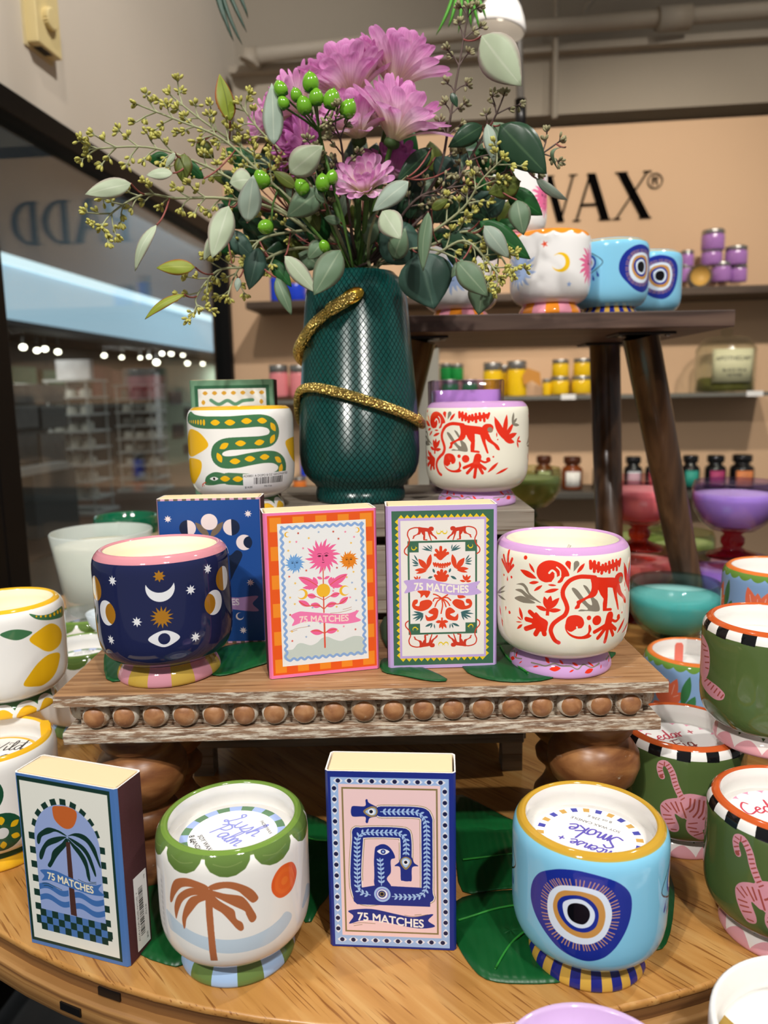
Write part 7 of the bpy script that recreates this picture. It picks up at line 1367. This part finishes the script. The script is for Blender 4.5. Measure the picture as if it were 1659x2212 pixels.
def mum(label,bx,by,Y,ax,Rpx,m,layers,n=17,seed=1,wide=1.45,ph0=.15,ph1=1.45):
    r=random.Random(seed); c=at(bx,by,Y); t=thing('chrysanthemum',label,'flower',tuple(c),0,'pink chrysanthemums'); ax=Vector(ax).normalized()
    q=ax.to_track_quat('Z','Y').to_matrix(); Rm=Rpx/FPX*Y
    k=0
    for li in range(layers):
        f=li/(layers-1) if layers>1 else 1; base_phi=ph0+(ph1-ph0)*f; nn=int(n*(.55+.5*f))
        for i in range(nn):
            th=2*PI*(i+.5*(li%2))/nn+r.uniform(-.16,.16); phi=base_phi+r.uniform(-.2,.2); Lp=Rm*(.95-.10*(1-f)+r.uniform(-.08,.07)); w=Rm*.105*wide*r.uniform(.85,1.15)
            rows=[];UV=[]; p=Vector((math.cos(th)*.003,math.sin(th)*.003,0)); R_=12
            tw=r.uniform(-.25,.25)
            for s_ in range(R_):
                tt=1-(1-s_/(R_-1))**1.7; pp=phi*(.45+.55*tt)+.18*tt*tt*(1 if f>.5 else -.2)
                d=Vector((math.sin(pp)*math.cos(th),math.sin(pp)*math.sin(th),math.cos(pp)))
                if s_: p=p+d*(Lp*(tt-tp))
                tp=tt
                sd=Vector((-math.sin(th),math.cos(th),0)); nr=d.cross(sd).normalized(); sd=(sd*math.cos(tw*tt)+nr*math.sin(tw*tt)).normalized()
                ww=w*(.30+.95*tt**.8)*math.sqrt(max(0,1-(max(0,tt-.72)/.28)**2.2))+.00015
                rows.append([q@(p+sd*(ww*u)-nr*(ww*.38*(1-u*u))) for u in (-1,-.5,0,.5,1)]); UV.append([(tt,(u+1)/2) for u in (-1,-.5,0,.5,1)])
            g=G(); g.grid(rows,UV); g.build('petal',m,t); k+=1
    g=G(); g.ball(q@Vector((0,0,-.0015)),(.0068,.0068,.005),M=q,n=14,k=8); g.build('calyx',M_CAL,t)
    g=G(); mid=(c+MOUTH)/2+ax*-.015; g.tube([v-c for v in bez(c-ax*.004,mid,MOUTH,8)+[DEEP]],[.0022]*10,8); g.build('stem',M_SG,t)
    return t
mum('large pink chrysanthemum at the top centre, broadest of the bouquet',762,222,.70,(-.22,-.10,1),124,M_PL,5,18,1,1.12,.25,1.25)
mum('pink chrysanthemum at the top right pointing up, beside the broadest one',850,195,.70,(.28,-.12,1),124,M_PL,4,16,2,1.12,.15,1.15)
mum('pale pink chrysanthemum right of centre, in front of the top right one',848,305,.665,(.34,-.22,.9),128,M_PL,4,16,3,1.12,.2,1.3)
mum('pink chrysanthemum in the middle behind the green berries',775,300,.685,(-.10,-.45,.75),106,M_PL,4,16,4,1.12,.25,1.35)
mum('pink chrysanthemum partly behind the berries on the upper left',660,248,.70,(-.65,-.20,.6),96,M_PL,4,14,5,1.1,.3,1.2)
mum('small pink chrysanthemum at the far left behind the silver leaf',590,275,.71,(-.75,-.15,.35),58,M_PL,3,13,6,1.1,.2,1.2)
mum('deep purple chrysanthemum on the left under the berries',668,330,.69,(-.55,-.5,.2),84,M_PD,4,15,7,1.3,.3,1.35)
mum('small lilac chrysanthemum at the bottom centre of the flowers',790,415,.655,(-.15,-.72,.45),76,M_PL,4,14,8,1.1,.25,1.2)
mum('shaded purple chrysanthemum right of the small lilac one',850,385,.70,(.15,-.45,.6),80,M_PD,3,14,9,1.3,.2,1.2)
# --- hypericum berries
M_BER=mat('green_berry','6BA628',.16,coat=.5,vary=.1,vs=50)
def berries(label,L_,stem,Y=.62):
    c0=at(*stem[0],Y+.03); t=thing('berry_sprig',label,'berries',tuple(c0),0,'green hypericum berries')
    g=G(); pts=[at(x,y,Y+.02) for x,y in stem]; g.tube([p-c0 for p in pts]+[MOUTH-c0,DEEP-c0],[.0013]*(len(pts)+2),7)
    gl=G()
    for x,y,r in L_:
        p=at(x,y,Y); k=r/FPX*Y; d=(p-at(stem[0][0],stem[0][1],Y+.01)); d=d.normalized() if d.length>1e-4 else Vector((0,0,1)); d=(d+Vector((0,0,.8))).normalized(); M_=d.to_track_quat('Z','Y').to_matrix()
        b_=G(); rows=[]
        for i in range(11):
            u=i/10; ph=PI*u; rr_=k*math.sin(ph)**.9*(1-.12*math.cos(ph)*-1) if 0<u<1 else 0; zz=-math.cos(ph)*k*1.12+(k*.12 if u==1 else 0)
            rows.append([p-c0+M_@Vector((rr_*math.cos(2*PI*j/16),rr_*math.sin(2*PI*j/16),zz)) for j in range(16)])
        b_.grid(rows,None,0,True,closed=True); bo=b_.build('berry',M_BER,t)
        s1=G(); s1.ball(p-c0+M_@Vector((0,0,k*1.2)),(k*.09,k*.09,k*.2),M=M_,n=6,k=4); s1.build('berry_tip',mat('berry_tip','5A6A2A',.6),bo)
        g.tube([p-c0-M_@Vector((0,0,k)),(p-c0)*.4,Vector((0,0,0))],[.0008,.0009,.001],6)
        for a in range(4):
            th=a*PI/2+.5; o_=M_@Vector((math.cos(th),math.sin(th),-.15)); side=M_@Vector((-math.sin(th),math.cos(th),0)); b0=p-c0-M_@Vector((0,0,k*.98))
            rows=[[b0+o_*(k*1.0*tt)+M_@Vector((0,0,k*.5*tt*tt-.1*k))+side*(k*.5*math.sin(PI*tt**.8)*u) for u in (-1,0,1)] for tt in (0,.25,.5,.75,1)]; gl.grid(rows)
    g.build('stem',M_SG,t); gl.build('sepals',mat('sepal_green','3C7A34',.45),t)
berries('cluster of bright green berries in front of the pink flowers',[(671,178,17),(717,215,17.5),(752,235,17),(657,228,16),(606,192,14),(683,210,15),(612,222,12),(640,205,12)],[(690,285),(700,330),(740,470)])
berries('group of green berries below the pale leaf in the lower centre',[(652,404,15),(697,395,15.5),(717,383,13)],[(700,430),(720,500)],.635)
berries('single green berry pair at the left of the bouquet',[(565,387,16.5),(573,490,15)],[(600,410),(680,500)],.63)
berries('small green berry low in the dark part left of centre',[(700,532,12)],[(712,548),(740,565)],.66)
def sepal_leaf(): pass
# --- palm fronds hanging in from above
def frond(label,stalk,Y,L_,m,w):
    t=thing('palm_frond',label,'palm frond',tuple(at(*stalk[0],Y)),0); c0=at(*stalk[0],Y); g=G(); g.tube([at(x,y,Y)-c0 for x,y in stalk],.0022,6); g.build('stalk',m,t)
    for (x0,y0,x1,y1,x2,y2) in L_:
        P=bez(at(x0,y0,Y),at(x1,y1,Y-.02),at(x2,y2,Y-.01),9); rows=[]
        for i,p in enumerate(P):
            tt=i/9; d=(P[min(i+1,9)]-P[max(i-1,0)]).normalized(); sd=d.cross((p-Vector(EYEP)).normalized()).normalized(); ww=w/FPX*Y*math.sin(PI*(.12+.88*tt))**.7
            rows.append([p-c0-sd*ww,p-c0+Vector((0,-.002,0)),p-c0+sd*ww])
        g=G(); g.grid(rows); g.build('leaflet',m,t,solid=.0004)
frond('dark green palm frond hanging in at the top left of centre',[(470,-60),(462,-500),(468,-2900)],1.0,[(470,-60,482,20,524,98),(475,-60,500,0,533,70),(465,-50,478,30,505,90),(480,-65,520,-20,536,40),(460,-50,470,10,492,60)],mat('dark_palm','2E463A',.5),4)
frond('bright green grassy leaf tuft at the top edge beside the lamp',[(998,-44),(1004,-600),(1000,-3400)],.85,[(985,-40,975,20,942,76),(990,-40,985,20,968,60),(995,-40,1000,10,990,72),(1000,-40,1015,20,1018,60),(1010,-40,1040,0,1050,42),(1005,-40,1025,10,1036,66)],mat('bright_palm','4FA02A',.5),3.2)
